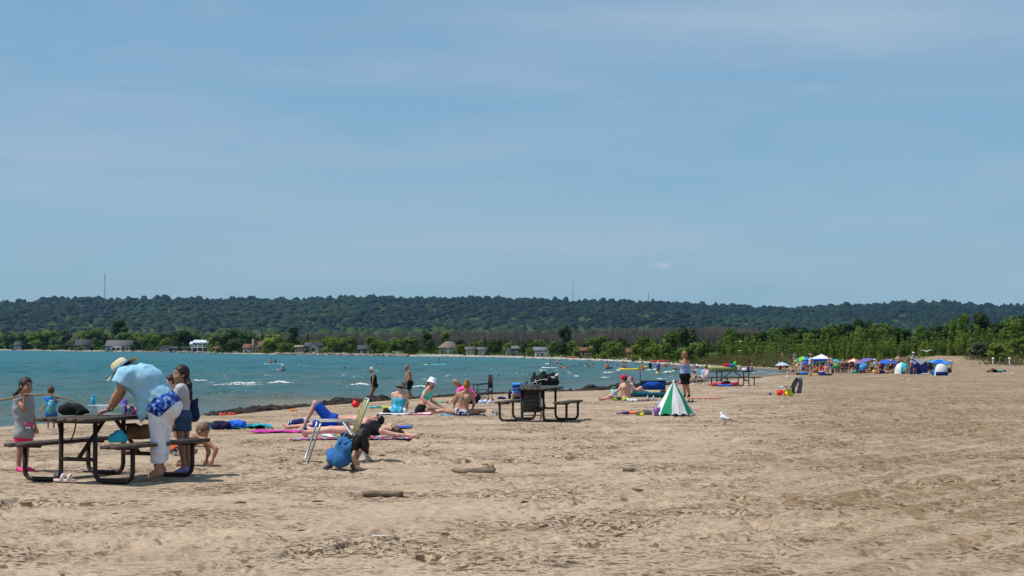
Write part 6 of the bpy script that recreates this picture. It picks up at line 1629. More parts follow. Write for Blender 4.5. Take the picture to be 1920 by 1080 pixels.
# ================================================================== HALF-OPEN GREEN AND WHITE UMBRELLA, TOYS, WAGON
apex = P(1263, 716, 1); gB = G(1263, 780); Yt = gB[1] + 0.25; ap = P(1263, 716, Yt); gb0 = np.array([ap[0], Yt, zg(ap[0], Yt)])
o = empty('beach_umbrella', gb0); Ht = ap[2] - gb0[2]; Rt = 0.50
seq = ['white', 'green', 'white', 'white', 'green', 'white', 'green', 'white', 'green', 'white', 'green']
bnd = [-172, -134, -102, -78, -53, -27, 5, 40, 75, 110, 150, 188]
for k in range(len(seq)):
    aA, aB = R(bnd[k]), R(bnd[k + 1]); rows = 7; Vv = []
    for i in range(rows):
        t = i / (rows - 1)
        for j in range(6):
            u = j / 5; a = aA + (aB - aA) * u; rr = Rt * t * (1 - 0.10 * math.sin(u * math.pi) * t ** 0.8) * (1 + 0.03 * math.sin(9 * t + k))
            Vv.append((rr * math.cos(a) * 1.05, rr * math.sin(a), Ht * (1 - t ** 1.05) + 0.02 + 0.05 * math.sin(u * math.pi) * t))
    link('panel', mesh_np('panel', np.array(Vv), gridfaces(rows, 6), [NY[seq[k]]]), o)
    p1 = np.array([Rt * 1.05 * math.cos(aA), Rt * math.sin(aA), 0.0]); b = MB(); b.tube([(0, 0, Ht), p1], 0.008, 5); b.obj('rib', M_ALU, o)
b = MB(); b.tube([(0, 0, 0), (0, 0, Ht + 0.05)], 0.016, 6); b.obj('pole', M_WHITEP, o, True); tag(o, 'green and white umbrella standing half open on the sand like a tent', 'umbrella')
c_ = G(1240, 779); lump('clothes_heap', c_ + [0.12, 0.02, 0], [((-0.05, 0, 0.12), (0.06, 0, 0.14), 0.13, 0.13), ((0.12, 0, 0.05), (0.3, 0, 0.04), 0.10, 0.06)], cloth('dark_navy_cl', (0.02, 0.015, 0.06)), 'dark backpack heap leaning on the green and white umbrella', 'backpack')
lump('towel_bundle', c_ + [0.09, -0.02, 0.23], [((-0.13, 0, 0.06), (0.13, 0.02, 0.05), 0.07, 0.06)], pattern_cloth('lilac_stripe', [(0.62, 0.62, 0.75), (0.30, 0.30, 0.60)], 7, 'Z'), 'lilac and white towel draped over the dark backpack', 'towel')
bucket(1231, 780, 0.20, 0.085, mat('purple_clear', (0.22, 0.10, 0.36), 0.4), 'purple toy bucket with pink handle by the half-open umbrella', 0.0, mat('pink_pouch', (0.75, 0.12, 0.30), 0.6))
lump('grey_cap', G(1213, 778), [((-0.04, 0, 0.03), (0.04, 0, 0.03), 0.10, 0.09)], cloth('grey_mesh', (0.10, 0.09, 0.10)), 'dark grey cap lying on the sand beside the purple bucket', 'cap', wr=0.002)
lump('toy_truck', G(1199, 779), [((-0.06, 0, 0.04), (0.06, 0, 0.05), 0.05, 0.05), ((-0.07, -0.06, 0.02), (-0.03, -0.06, 0.02), 0.028, 0.028), ((0.05, -0.06, 0.02), (0.08, -0.06, 0.02), 0.028, 0.028)], pattern_cloth('green_yellow', [(0.02, 0.08, 0.04), (0.02, 0.10, 0.04), (0.75, 0.60, 0.02)], 9, 'noise'), 'dark green toy with yellow wheels on the sand', 'toy', wr=0.001)
c_ = G(1178, 778); o = empty('water_blaster', c_ + [0, 0, 0.04]); b = MB(); b.tube([(0.02, 0, 0.01), (0.42, 0.0, 0.02)], 0.038, 10); b.obj('barrel', mat('orange_foam', (0.85, 0.14, 0.02), 0.6), o, True)
b = MB(); b.tube([(-0.13, 0, 0.008), (0.02, 0, 0.01)], 0.042, 10); b.obj('grip_sleeve', mat('navy_foam', (0.04, 0.03, 0.20), 0.6), o, True); b = MB(); b.tube([(-0.30, 0, -0.01), (-0.13, 0, 0.005)], 0.016, 8); b.obj('plunger', mat('navy_foam', (0.04, 0.03, 0.20), 0.6), o, True); tag(o, 'orange and navy foam water blaster lying on the sand', 'toy')
sandal(1283, 779, 0.1, M_BLACK, MATS['grey_box'], 'dark shoe beside the half-open umbrella', name='shoe', s=1.2)
lump('pale_shoe', G(1272, 778), [((-0.12, 0, 0.05), (0.12, 0, 0.04), 0.05, 0.045)], MATS['grey_box'], 'pale grey shoe in front of the half-open umbrella', 'shoe', wr=0.002)
# wagon
c_ = G(1228, 744) + [0, 0.9, 0]; c_[2] = zg(c_[0], c_[1]); o = empty('folding_wagon', c_, R(-3))
sc_w = 0.92
b = MB(); b.box((0, 0, 0.40), (0.86, 0.46, 0.30), taper=1.03); b.obj('fabric_tub', cloth('wagon_blue', (0.012, 0.10, 0.55)), o)
b = MB()
for y in (-0.245, 0.245):
    for x in (-0.44, 0.44): b.tube([(x, y, 0.10), (x, y, 0.58)], 0.014, 6)
    b.tube([(-0.44, y, 0.56), (0.44, y, 0.56)], 0.016, 6); b.tube([(-0.44, y, 0.25), (0.44, y, 0.25)], 0.014, 6)
    for x0, x1 in ((-0.44, 0.0), (0.0, 0.44)):
        b.tube([(x0, y * 1.02, 0.25), (x1, y * 1.02, 0.56)], 0.011, 6); b.tube([(x0, y * 1.02, 0.56), (x1, y * 1.02, 0.25)], 0.011, 6)
b.obj('frame', M_BLACK, o, True)
for x in (-0.36, 0.36):
    for y in (-0.24, 0.24): b = MB(); b.lathe([(0.02, -0.035), (0.10, -0.035), (0.115, 0), (0.10, 0.035), (0.02, 0.035)], 16, (x, y, 0.11), np.array(Matrix.Rotation(R(90), 3, 'X'))); b.obj('wheel', M_BLACK, o, True)
b = MB(); b.tube([(-0.45, 0, 0.35), (-0.47, 0, 1.12)], 0.014, 6); b.obj('handle', M_BLACK, o, True); tag(o, 'blue folding wagon with black frame and upright handle', 'wagon')
lump('duffel_bag', G(1190, 745) + [0.1, 0.5, 0], [((-0.25, 0, 0.1), (0.35, 0, 0.1), 0.10, 0.11)], cloth('teal_dark', (0.01, 0.10, 0.13)), 'dark teal duffel bag left of the folding wagon', 'bag')
lump('duffel_bag', G(1232, 746) + [0.0, 0.1, 0], [((-0.3, 0, 0.1), (0.25, 0, 0.1), 0.09, 0.09)], cloth('teal_dark2', (0.008, 0.07, 0.10)), 'dark bag lying in front of the folding wagon', 'bag')
b = MB(); o = empty('snack_cooler', G(1153, 748) + [0.0, 0.5, 0]); b.box((0, 0, 0.16), (0.22, 0.18, 0.32)); b.obj('tub', cloth('pale_blue_bag', (0.22, 0.52, 0.62)), o); b = MB(); b.tube([(-0.08, 0, 0.32), (-0.04, 0, 0.39), (0.04, 0, 0.39), (0.08, 0, 0.32)], 0.012, 6); b.obj('handle', mat('lime_handle', (0.15, 0.60, 0.10), 0.5), o, True); tag(o, 'pale blue tote with green handle in front of the seated man', 'bag')
lump('white_cloth', G(1185, 753), [((-0.12, 0, 0.04), (0.14, 0, 0.03), 0.06, 0.05)], cloth('white_towel', (0.74, 0.70, 0.76)), 'crumpled white towel on the sand behind the seated man', 'towel')
for px, lb in ((1214.5, 'left one of two clear bottles on the sand near the wagon'), (1225.5, 'right one of two clear bottles on the sand near the wagon')): bottle(G(px, 752), 0.17, 0.035, mat('clear_blue', (0.42, 0.50, 0.60), 0.25), M_WHITEP, lb)
towel(1207, 752, 0.9, 0.25, 0.1, cloth('dark_red_mat', (0.16, 0.04, 0.06)), 'narrow dark red mat on the sand near the clear bottles', 12, (18, 8))
# pink board on the sand, flip-flop
def board(c, L, w, rot, m, label, name='bodyboard', th=0.05, cat='board', pitch=0.0, deck=None):
    o = empty(name, c, rot); t = np.linspace(-1, 1, 25); hwid = w / 2 * np.sqrt(np.maximum(1 - np.abs(t) ** 3.2, 0.0)); z = (0.05 if th > 0.03 else 0.0) * np.abs(t) ** 3
    def ring(s, zz): return np.stack([t * L / 2, s * hwid, z + zz], 1)
    V = np.concatenate([ring(-1, th), ring(-0.5, th * 1.25), ring(0.5, th * 1.25), ring(1, th), ring(0.85, 0), ring(-0.85, 0)]); nn = 25; Q = []
    for r_ in range(6):
        a = r_ * nn; c2 = ((r_ + 1) % 6) * nn; i = np.arange(nn - 1); Q.append(np.stack([a + i, a + i + 1, c2 + i + 1, c2 + i], 1))
    Q = np.concatenate(Q); link('hull', mesh_np('hull', V, Q, [m]), o)
    if deck is not None:
        V = np.concatenate([ring(-0.6, th * 1.26), ring(0.6, th * 1.26)]); V[:, 0] *= 0.6; V[:, 2] = th * 1.27 + 0.01; i = np.arange(nn - 1); link('deck_pad', mesh_np('deck_pad', V, np.stack([i, i + 1, i + 1 + nn, i + nn], 1), [deck]), o)
    tag(o, label, cat); return o
c_ = G(1322, 748); board(c_ + [0, 0, 0.01], 1.25, 0.30, R(-20), mat('salmon', (0.66, 0.20, 0.19), 0.5), 'long pink board lying flat on the sand right of the standing woman', 'bodyboard', 0.03)
sandal(1294, 755, 0.0, M_BLACK, M_BLACK, 'dark flip-flop on the sand below the pink board', name='flip_flop', s=1.3)

# ================================================================== THIRD TABLE, KAYAKS, CHAIR SITTERS
kf = K(1320, 670, 16.62)
Z3 = float(T3.location[2]) + 0.757
c_ = table_pt(1355, 701, Z3) + [0.0, 0.0, 0.0]; board(np.array([P(1356, 701, T3.location[1])[0], T3.location[1] - 0.05, Z3 + 0.01]), 1.75, 0.62, R(22), mat('lime_kayak', (0.38, 0.43, 0.17), 0.5), 'yellow-green inflatable kayak lying on the third table', 'kayak', 0.17, 'kayak')
yz = T3.location[1] - 0.15
for nm, px, cc, lb, cat_ in [('red_bag', 1363, (0.55, 0.01, 0.02), 'red bag on the kayak on the third table', 'bag'), ('blue_bag', 1371.5, (0.03, 0.14, 0.50), 'blue and white bag between the red bag and the green towel', 'bag')]:
    lump(nm, np.array([P(px, 700, yz)[0], yz, Z3 + 0.19]), [((-0.08, 0, 0.07), (0.08, 0, 0.09), 0.10, 0.09)], cloth(nm, cc), lb, cat_)
lump('green_towel', np.array([P(1378, 700, yz)[0], yz + 0.05, Z3 + 0.19]), [((-0.05, 0, 0.08), (0.02, 0, 0.25), 0.09, 0.05), ((0.03, 0, 0.05), (0.07, 0, 0.10), 0.06, 0.05)], cloth('neon_green', (0.08, 0.68, 0.05)), 'bright green towel heaped on the third table', 'towel')
lump('white_tub', np.array([P(1386, 700, yz)[0], yz, Z3]), [((0, 0, 0.06), (0, 0, 0.20), 0.08, 0.09)], pattern_cloth('tub_mix', [(0.70, 0.68, 0.66), (0.45, 0.25, 0.15), (0.40, 0.45, 0.25)], 8, 'noise'), 'white tub with snacks on the third table', 'tub', wr=0.002)
lump('white_bag', np.array([P(1394, 700, yz)[0], yz, Z3]), [((-0.12, 0, 0.05), (0.10, 0, 0.06), 0.07, 0.08)], cloth('white_hat', (0.80, 0.80, 0.86)), 'white plastic bag on the third table', 'bag')
lump('navy_pack', np.array([P(1402, 700, yz)[0], yz, Z3]), [((0, 0, 0.07), (0.05, 0, 0.20), 0.08, 0.05)], cloth('navy_pack', (0.03, 0.04, 0.20)), 'navy backpack at the right end of the third table', 'backpack')
c_ = np.array([P(1361, 724, T3.location[1] - 0.9)[0], T3.location[1] - 0.75, 0]); c_[2] = zg(c_[0], c_[1]) + 0.01
board(c_, 1.25, 0.55, R(-5), mat('red_raft', (0.55, 0.012, 0.03), 0.45), 'red and blue inflatable lying under the third table', 'inflatable', 0.14, 'inflatable')
board(c_ + [-0.05, -0.32, -0.01], 0.75, 0.25, R(-3), mat('blue_raft', (0.03, 0.15, 0.55), 0.45), 'blue inflatable ring edge in front of the red inflatable', 'inflatable', 0.09, 'inflatable')
lump('dark_cooler', c_ + [0.12, 0.6, 0], [((-0.1, 0, 0.12), (0.1, 0, 0.12), 0.13, 0.13)], cloth('dark_navy_cl', (0.02, 0.015, 0.06)), 'dark bag under the third table behind the red inflatable', 'bag')

def chair_sitter(px, py, facing, S, label, skin, hair, wear, chair=None, hat=None, female=True, seat=0.30, res=0.024, recl=0.35, legs=0.62, group=None, fat=1.0):
    g = G(px, py); f = np.array([math.cos(facing), math.sin(facing), 0]); l = np.array([-f[1], f[0], 0]); u = np.array([0, 0, 1.0])
    pv = g + u * (seat + 0.10 * S); nk = pv + (u * math.cos(recl) - f * math.sin(recl)) * 0.50 * S; hd = nk + (u * 0.17 - f * 0.02) * S
    J = dict(pv=pv, nk=nk, hd=hd, fwd=f)
    for sd, q in (('L', 1), ('R', -1)):
        kn = pv + f * 0.42 * S + l * q * 0.10 * S + u * 0.09 * S; an = kn + f * legs * 0.40 * S - u * 0.0; an[2] = g[2] + 0.06; J['kn' + sd] = kn; J['an' + sd] = an; J['to' + sd] = an + f * 0.15 * S - u * 0.03
        sh = nk + l * q * 0.165 * S - u * 0.05 * S; J['el' + sd] = sh - u * 0.22 * S + l * q * 0.08 * S + f * 0.06; J['wr' + sd] = J['el' + sd] + f * 0.22 * S + u * 0.02
    return person(J, label, S, S, skin=skin, female=female, hair=hair, wear=wear, base=g, res=res, detail=False, hat=hat, group=group, fat=fat)
M_STRIPEC = cloth('red_stripe', (0.50, 0.04, 0.06)); M_NAVC = cloth('navy_stripe', (0.04, 0.05, 0.30))
g0 = G(1316, 723); lawn_chair(g0 + [0.0, 0.2, 0], math.pi + 0.3, 'low striped lawn chair of the woman in light blue swimsuit', cloth('white_web', (0.7, 0.7, 0.72)), M_STRIPEC, s=0.95)
chair_sitter(1316, 722, math.pi + 0.3, 1.0, 'dark-haired woman in light blue swimsuit reclining in a lawn chair', 'brown', ('long', H_BLACK), [('swimsuit', cloth('lt_blue_suit', (0.38, 0.52, 0.72)), dict(hi=0.8))], recl=0.5, legs=1.1)
g0 = G(1299, 721); lawn_chair(g0 + [0.1, 0.6, 0], math.pi + 0.3, 'low teal lawn chair behind the standing woman', cloth('teal_web', (0.03, 0.40, 0.42)), M_NAVC, s=0.95)
chair_sitter(1299, 720, math.pi + 0.3, 0.98, 'woman in white and pink cap sitting behind the standing woman', 'tan', ('short', H_DARK), [('swimsuit', pattern_cloth('dots2', [(0.02, 0.02, 0.03), (0.02, 0.02, 0.03), (0.6, 0.6, 0.6)], 50), dict(hi=0.8))], hat=hat_cap(cloth('white_hat', (0.80, 0.80, 0.86)), mv=cloth('pink_towel', (0.80, 0.08, 0.25))), recl=0.5, legs=1.2)
lump('pink_shoes', G(1331, 723), [((-0.08, 0, 0.03), (0.1, 0, 0.03), 0.05, 0.05)], mat('pink_shoe', (0.45, 0.12, 0.16), 0.7), 'small pink shoes on the sand left of the red inflatable', 'shoes', wr=0.002)

# ================================================================== FOLDING CHAIR WITH DRAPED TOWEL, RED COOLER, YELLOW BAG
ke = K(1440, 695, 19.64)
g0 = G(1479, 743); o = empty('folding_chair', g0)
def E(x, y, dy=0.0): return P(*ke(x, y), g0[1] + dy) - g0
b = MB()
for pts in ([(640, 590), (520, 905)], [(690, 640), (600, 910)], [(845, 620), (905, 930)]): b.tube([E(*p) for p in pts], 0.013, 6)
b.tube([E(1150, 235, 0.3), E(900, 640, 0.35), E(860, 930, 0.35)], 0.013, 6); b.tube([E(1215, 260, 0.75), E(960, 640, 0.75), E(930, 900, 0.75)], 0.013, 6); b.obj('frame', M_WHITEP, o, True)
b = MB(); b.bar(E(570, 570), E(835, 615), 0.42, 0.02); b.obj('seat', mat('maroon_vinyl', (0.10, 0.015, 0.02), 0.6), o)
b = MB(); b.bar(E(560, 700, 0.1), E(680, 900, 0.05), 0.35, 0.03); b.obj('side_cloth', mat('red_bright', (0.75, 0.02, 0.02), 0.45), o); tag(o, 'white-framed maroon folding chair with a grey towel hung on it', 'chair')
rows = [(1150, 225), (1060, 330), (960, 480), (900, 620), (900, 760), (940, 840)]; rows2 = [(1150, 225), (1190, 330), (1195, 470), (1160, 640), (1130, 760), (1120, 830)]
c_ = g0 + E(1150, 300, 0.4); Vv = []
pa = [E(x, y, 0.35) for x, y in rows]; pb = [E(x, y, 0.25) for x, y in rows2]
path = pa[::-1] + pb[1:]; path = np.array(path); nP = len(path)
for i, p in enumerate(path):
    for j in range(9):
        v = j / 8 - 0.5; Vv.append(p + np.array([0.20 * v + 0.012 * math.sin(j * 2.2 + i), 0.30 * v, 0.012 * math.sin(j * 1.9 + i * 0.8)]))
Vv = np.array(Vv); fq = gridfaces(nP, 9); Vd = np.concatenate([Vv, Vv + [0.012, 0, -0.006]]); 
tw = link('hanging_towel', mesh_np('hanging_towel', Vd + g0 - c_, np.concatenate([fq, fq[:, ::-1] + nP * 9]), [pattern_cloth('grey_towel', [(0.12, 0.12, 0.14), (0.17, 0.17, 0.22), (0.13, 0.14, 0.13)], 5, 'noise')]), None, c_); tag(tw, 'long grey towel draped over the back of the folding chair', 'towel')
c_ = G(1463, 742); o = empty('cooler_box', c_ + [0.02, 0.2, 0]); b = MB(); b.box((0, 0, 0.09), (0.20, 0.20, 0.18), taper=1.06); b.obj('tub', mat('red_bright', (0.75, 0.02, 0.02), 0.45), o); b = MB(); b.box((0, 0, 0.19), (0.22, 0.22, 0.025)); b.obj('lid', mat('red_lid', (0.62, 0.02, 0.03), 0.45), o); tag(o, 'red cooler box beside the maroon folding chair', 'cooler')
lump('yellow_bag', G(1479, 743) + [0, -0.05, 0], [((-0.05, 0, 0.08), (0.05, 0, 0.08), 0.10, 0.10), ((-0.03, 0, 0.18), (0.03, 0, 0.20), 0.08, 0.06)], cloth('yellow_bag', (0.72, 0.66, 0.02)), 'bright yellow bag under the maroon folding chair', 'bag')
lump('white_hat', G(1467, 738) + [0.05, 0.5, 0.2], [((-0.05, 0, 0.03), (0.05, 0, 0.03), 0.05, 0.05), ((0.02, 0, -0.15), (0.02, 0, 0), 0.05, 0.05)], cloth('pale_tee', (0.6, 0.6, 0.66)), 'pale garment piled behind the red cooler box', 'clothes')
lump('blue_ball', G(1444, 741), [((0, 0, 0.05), (0.001, 0, 0.05), 0.055, 0.055)], mat('ball_blue', (0.05, 0.05, 0.35), 0.4), 'small blue ball on the sand left of the red cooler box', 'ball', wr=0.0)
# ================================================================== FAR SHORE: HOUSES, ROCKS, MASTS
M_PANE = mat('window_glass', (0.03, 0.04, 0.05), 0.15, 0.1)
M_TRIM = mat('white_trim', (0.72, 0.73, 0.74), 0.6)
def house(px0, px1, ridge, eave, back, wall, roof, label, depth=8.0, gable=False, wins=(), base=None, chimney=None, door=None, hip=False, deck=None, name='lake_house'):
    """a house whose front faces the lake; sizes come from its width in the photograph"""
    pc = (px0 + px1) / 2; bp_ = far_base(pc, back); Y = bp_[1]; sc = Y / F
    w = (px1 - px0) * sc; zb = bp_[2] - 0.3; he = CAMZ + (HOR - eave) * sc - zb; hr = CAMZ + (HOR - ridge) * sc - zb
    he = max(he, 1.6); hr = max(hr, he + 0.5)
    o = empty(name, (bp_[0], Y, zb)); ov = 0.35
    b = MB(); b.box((0, depth / 2, he / 2), (w, depth, he))
    if gable: b.add([(-w / 2, 0, he), (w / 2, 0, he), (0, 0, hr), (-w / 2, depth, he), (w / 2, depth, he), (0, depth, hr)], T=[[0, 1, 2], [5, 4, 3]])
    elif not hip:
        for x in (-w / 2, w / 2): b.add([(x, 0, he), (x, depth, he), (x, depth / 2, hr)], T=[[0, 1, 2]])
    b.obj('wall', wall, o)
    b = MB(); t = 0.14
    if gable:
        for s in (-1, 1):
            A = np.array([(0, -ov, hr + t), (s * (w / 2 + ov), -ov, he - (hr - he) * ov / (w / 2) + t), (s * (w / 2 + ov), depth + ov, he - (hr - he) * ov / (w / 2) + t), (0, depth + ov, hr + t)])
            b.add(np.concatenate([A, A - [0, 0, t]]), [[0, 1, 2, 3], [7, 6, 5, 4], [0, 4, 5, 1], [1, 5, 6, 2], [2, 6, 7, 3]])
    else:
        ins = min(w * 0.32, depth / 2) if hip else -ov
        for s in (-1, 1):
            yy = (-ov, depth / 2) if s < 0 else (depth + ov, depth / 2); ze = he - (hr - he) * ov / (depth / 2)
            A = np.array([(-w / 2 - ov, yy[0], ze + t), (w / 2 + ov, yy[0], ze + t), (w / 2 - ins, yy[1], hr + t), (-w / 2 + ins, yy[1], hr + t)])
            b.add(np.concatenate([A, A - [0, 0, t]]), [[0, 1, 2, 3], [7, 6, 5, 4], [0, 4, 5, 1], [1, 5, 6, 2], [3, 7, 4, 0]])
        if hip:
            for s in (-1, 1): b.add([(s * (w / 2 + ov), -ov, he + t - 0.2), (s * (w / 2 + ov), depth + ov, he + t - 0.2), (s * (w / 2 - ins), depth / 2, hr + t)], T=[[0, 1, 2]])
    rf = b.obj('roof', roof, o)
    if chimney is not None:
        b = MB(); cx = chimney * w; b.box((cx, depth * 0.35 if not gable else -0.25, (hr + 0.8) / 2), (0.7, 0.5, hr + 0.8)); b.obj('chimney', mat('chimney_stone', (0.22, 0.19, 0.17), 0.9, 0.3, 3), o)
    for (fx, fz, fw, fh) in wins:
        x, z, ww, hh = fx * w, fz * he, fw * w, fh * he
        f_ = MB()
        for q in ((0, -hh / 2, ww + 0.2, 0.12), (0, hh / 2, ww + 0.2, 0.12)): f_.box((x + q[0], -0.04, z + q[1]), (q[2], 0.10, q[3]))
        for q in (-ww / 2, ww / 2): f_.box((x + q, -0.04, z), (0.12, 0.10, hh - 0.12))
        wo_ = f_.obj('window', M_TRIM, o); b = MB(); b.box((x, -0.02, z), (ww - 0.12, 0.05, hh - 0.12)); b.obj('pane', M_PANE, wo_)
    if door is not None: b = MB(); b.box((door * w, -0.03, 1.05), (0.95, 0.08, 2.0)); b.obj('door', M_TRIM, o)
    if deck is not None:
        b = MB(); b.box((0, -1.0, deck * he), (w * 1.02, 2.0, 0.15)); 
        for i in range(5): b.box((-w / 2 + w * i / 4, -1.9, deck * he / 2), (0.14, 0.14, deck * he - 0.16))
        b.box((0, -1.95, deck * he + 0.85), (w * 1.02, 0.06, 0.08)); b.obj('deck', M_TRIM, o)
    tag(o, label, 'house', 'lake houses on the far shore'); return o
def hm(n, c): return mat('house_' + n, c, 0.8, 0.15, 2.0)
GREYR, DARKR, REDR, BROWNR, PALE, WHITEW, BLUEW, BEIGE = hm('grey_roof', (0.12, 0.11, 0.115)), hm('dark_roof', (0.05, 0.05, 0.06)), hm('red_roof', (0.15, 0.055, 0.04)), hm('brown_roof', (0.17, 0.14, 0.12)), hm('pale', (0.30, 0.35, 0.39)), hm('white', (0.46, 0.48, 0.50)), hm('blue_dark', (0.06, 0.09, 0.14)), hm('beige', (0.36, 0.32, 0.27))
house(26, 40, 641, 647, 22, PALE, DARKR, 'small grey house at the left end of the far shore', 7, wins=[(0, 0.5, 0.4, 0.3)])
house(140, 168, 637, 647, 26, hm('dark_wall', (0.10, 0.09, 0.085)), DARKR, 'dark-roofed house half hidden by trees left of the big grey-roofed house', 8, wins=[(-0.2, 0.45, 0.18, 0.35), (0.2, 0.45, 0.18, 0.35)])
house(198, 246, 638.5, 648.5, 22, PALE, GREYR, 'long house with big grey roof and pale blue walls', 9, wins=[(-0.36, 0.45, 0.09, 0.5), (-0.18, 0.45, 0.14, 0.5), (0.0, 0.45, 0.14, 0.5), (0.16, 0.45, 0.09, 0.5), (0.36, 0.45, 0.12, 0.5)], door=0.26)
house(300, 316, 648.5, 651.5, 14, PALE, DARKR, 'tiny pale boathouse with dark gable by the water', 5, gable=True, wins=[(0, 0.5, 0.4, 0.4)])
house(318, 352, 651, 653, 16, BLUEW, DARKR, 'low dark outbuilding left of the two-storey white house', 5, wins=[(0.2, 0.4, 0.2, 0.4)])
house(362, 402, 638, 642.5, 22, BLUEW, hm('metal_roof', (0.50, 0.56, 0.60)), 'two-storey house with pale metal roof and white deck', 9, wins=[(-0.36, 0.76, 0.15, 0.28), (-0.17, 0.76, 0.15, 0.28), (0.03, 0.76, 0.15, 0.28), (0.22, 0.76, 0.12, 0.28), (0.36, 0.72, 0.08, 0.25), (-0.2, 0.25, 0.2, 0.25), (0.15, 0.25, 0.2, 0.25)], deck=0.52)
house(357, 366, 641, 645, 20, WHITEW, hm('metal_roof', (0.50, 0.56, 0.60)), 'white side wing of the two-storey house', 5, wins=[(0, 0.6, 0.3, 0.3)])
house(400, 412, 650.5, 653, 16, hm('brown_wall', (0.15, 0.10, 0.08)), REDR, 'small brown shed right of the two-storey house', 4, wins=[(0, 0.5, 0.3, 0.4)])
house(456, 480, 645.5, 652.5, 18, WHITEW, REDR, 'red-roofed house wing with white wall', 7, wins=[(-0.3, 0.45, 0.15, 0.45), (0.1, 0.45, 0.15, 0.45)])
house(468, 486, 640.5, 652.5, 15, hm('cream', (0.36, 0.34, 0.30)), REDR, 'red-roofed gable house with stone chimney', 9, gable=True, chimney=-0.1, wins=[(0.25, 0.5, 0.22, 0.5), (-0.28, 0.5, 0.16, 0.4)])
house(484, 500, 641, 650, 24, hm('brown_wall', (0.15, 0.10, 0.08)), REDR, 'rear red-roofed part of the gable house', 8)
house(553, 574, 649, 651, 16, hm('brown_wall', (0.15, 0.10, 0.08)), hm('tan_roof', (0.22, 0.17, 0.13)), 'low brown verandah house left of the dark gable house', 6, wins=[(-0.3, 0.5, 0.18, 0.5), (0, 0.5, 0.18, 0.5), (0.3, 0.5, 0.18, 0.5)])
house(571, 608, 643, 649, 20, hm('slate_wall', (0.13, 0.15, 0.18)), DARKR, 'dark grey house with white-framed gable window', 8, wins=[(0.28, 0.5, 0.14, 0.4)])
house(579, 597, 643.5, 650, 17, hm('light_gable', (0.40, 0.42, 0.44)), DARKR, 'white-trimmed gable front of the dark grey house', 5, gable=True, wins=[(0, 0.62, 0.5, 0.5)])
house(671, 694, 648, 655, 18, BLUEW, DARKR, 'dark navy-roofed house half hidden by trees above the boulders', 7, wins=[(-0.2, 0.5, 0.15, 0.4), (0.3, 0.5, 0.12, 0.4)])
house(823, 858, 641, 652, 20, BEIGE, BROWNR, 'beige house with steep hipped brown roof and porch', 9, hip=True, wins=[(-0.34, 0.45, 0.16, 0.55), (-0.12, 0.45, 0.14, 0.55), (0.1, 0.45, 0.14, 0.55), (0.32, 0.45, 0.16, 0.55)], door=0.0)
house(874, 890, 656, 658, 16, WHITEW, GREYR, 'low white cottage right of the hip-roofed house', 4, wins=[(-0.25, 0.5, 0.2, 0.5), (0.2, 0.5, 0.2, 0.5)])
house(897, 911, 659, 660.5, 14, WHITEW, GREYR, 'very low white garage among the shore trees', 4, wins=[(-0.2, 0.5, 0.2, 0.4)])
house(948, 959, 654, 656.5, 13, WHITEW, GREYR, 'small white frame cottage behind the pebble beach', 4, gable=True, wins=[(0, 0.5, 0.4, 0.4)])
house(961, 987, 650, 654, 18, hm('slate_wall', (0.13, 0.15, 0.18)), GREYR, 'grey house with white gable left of the grey-roofed garage', 7, wins=[(-0.2, 0.5, 0.16, 0.4), (0.15, 0.5, 0.16, 0.4)])
house(1003, 1031, 652, 658, 16, WHITEW, hm('slate_roof', (0.13, 0.15, 0.17)), 'grey-roofed house with white wall behind the pebble beach', 7, wins=[(-0.3, 0.45, 0.14, 0.5), (0.0, 0.45, 0.2, 0.5)])
house(1091, 1113, 655, 659, 16, hm('brick_wall', (0.17, 0.075, 0.055)), REDR, 'small red-brown cottage under the shore trees', 6, chimney=0.35, wins=[(-0.15, 0.5, 0.2, 0.45), (0.25, 0.5, 0.12, 0.45)])
house(1178, 1187, 661, 664, 9, hm('brick_wall', (0.17, 0.075, 0.055)), REDR, 'tiny red-brown hut near the right of the far shore', 3, wins=[(0.1, 0.5, 0.3, 0.4)])
gs_ = np.random.default_rng(91)
for i, px in enumerate([24, 44, 136, 152, 172, 196, 232, 250, 296, 320, 338, 356, 410, 452, 500, 550, 576, 610, 668, 684, 698, 820, 862, 872, 893, 914, 945, 962, 984, 1000, 1034, 1088, 1116]):
    p = far_base(px, gs_.uniform(8, 12)); h = gs_.uniform(8, 13) / F * p[1] * (0.75 if px > 800 else 1); tree('shore_bush', p, h, h * gs_.uniform(0.9, 1.5), 'round', ['mid', 'dark', 'mid'][i % 3], i, 1500, 0.036, f'green bush in front of the lake houses, {ordinal(i)} bush from the left', 'bush', 'bushes in front of the lake houses')
def far_thing(name, px, Y, z, parts, label, cat):
    x = (px - 960) / F * Y; o = empty(name, (x, Y, z))
    for nm, b, m in parts: b.obj(nm, m, o)
    tag(o, label, cat); return o
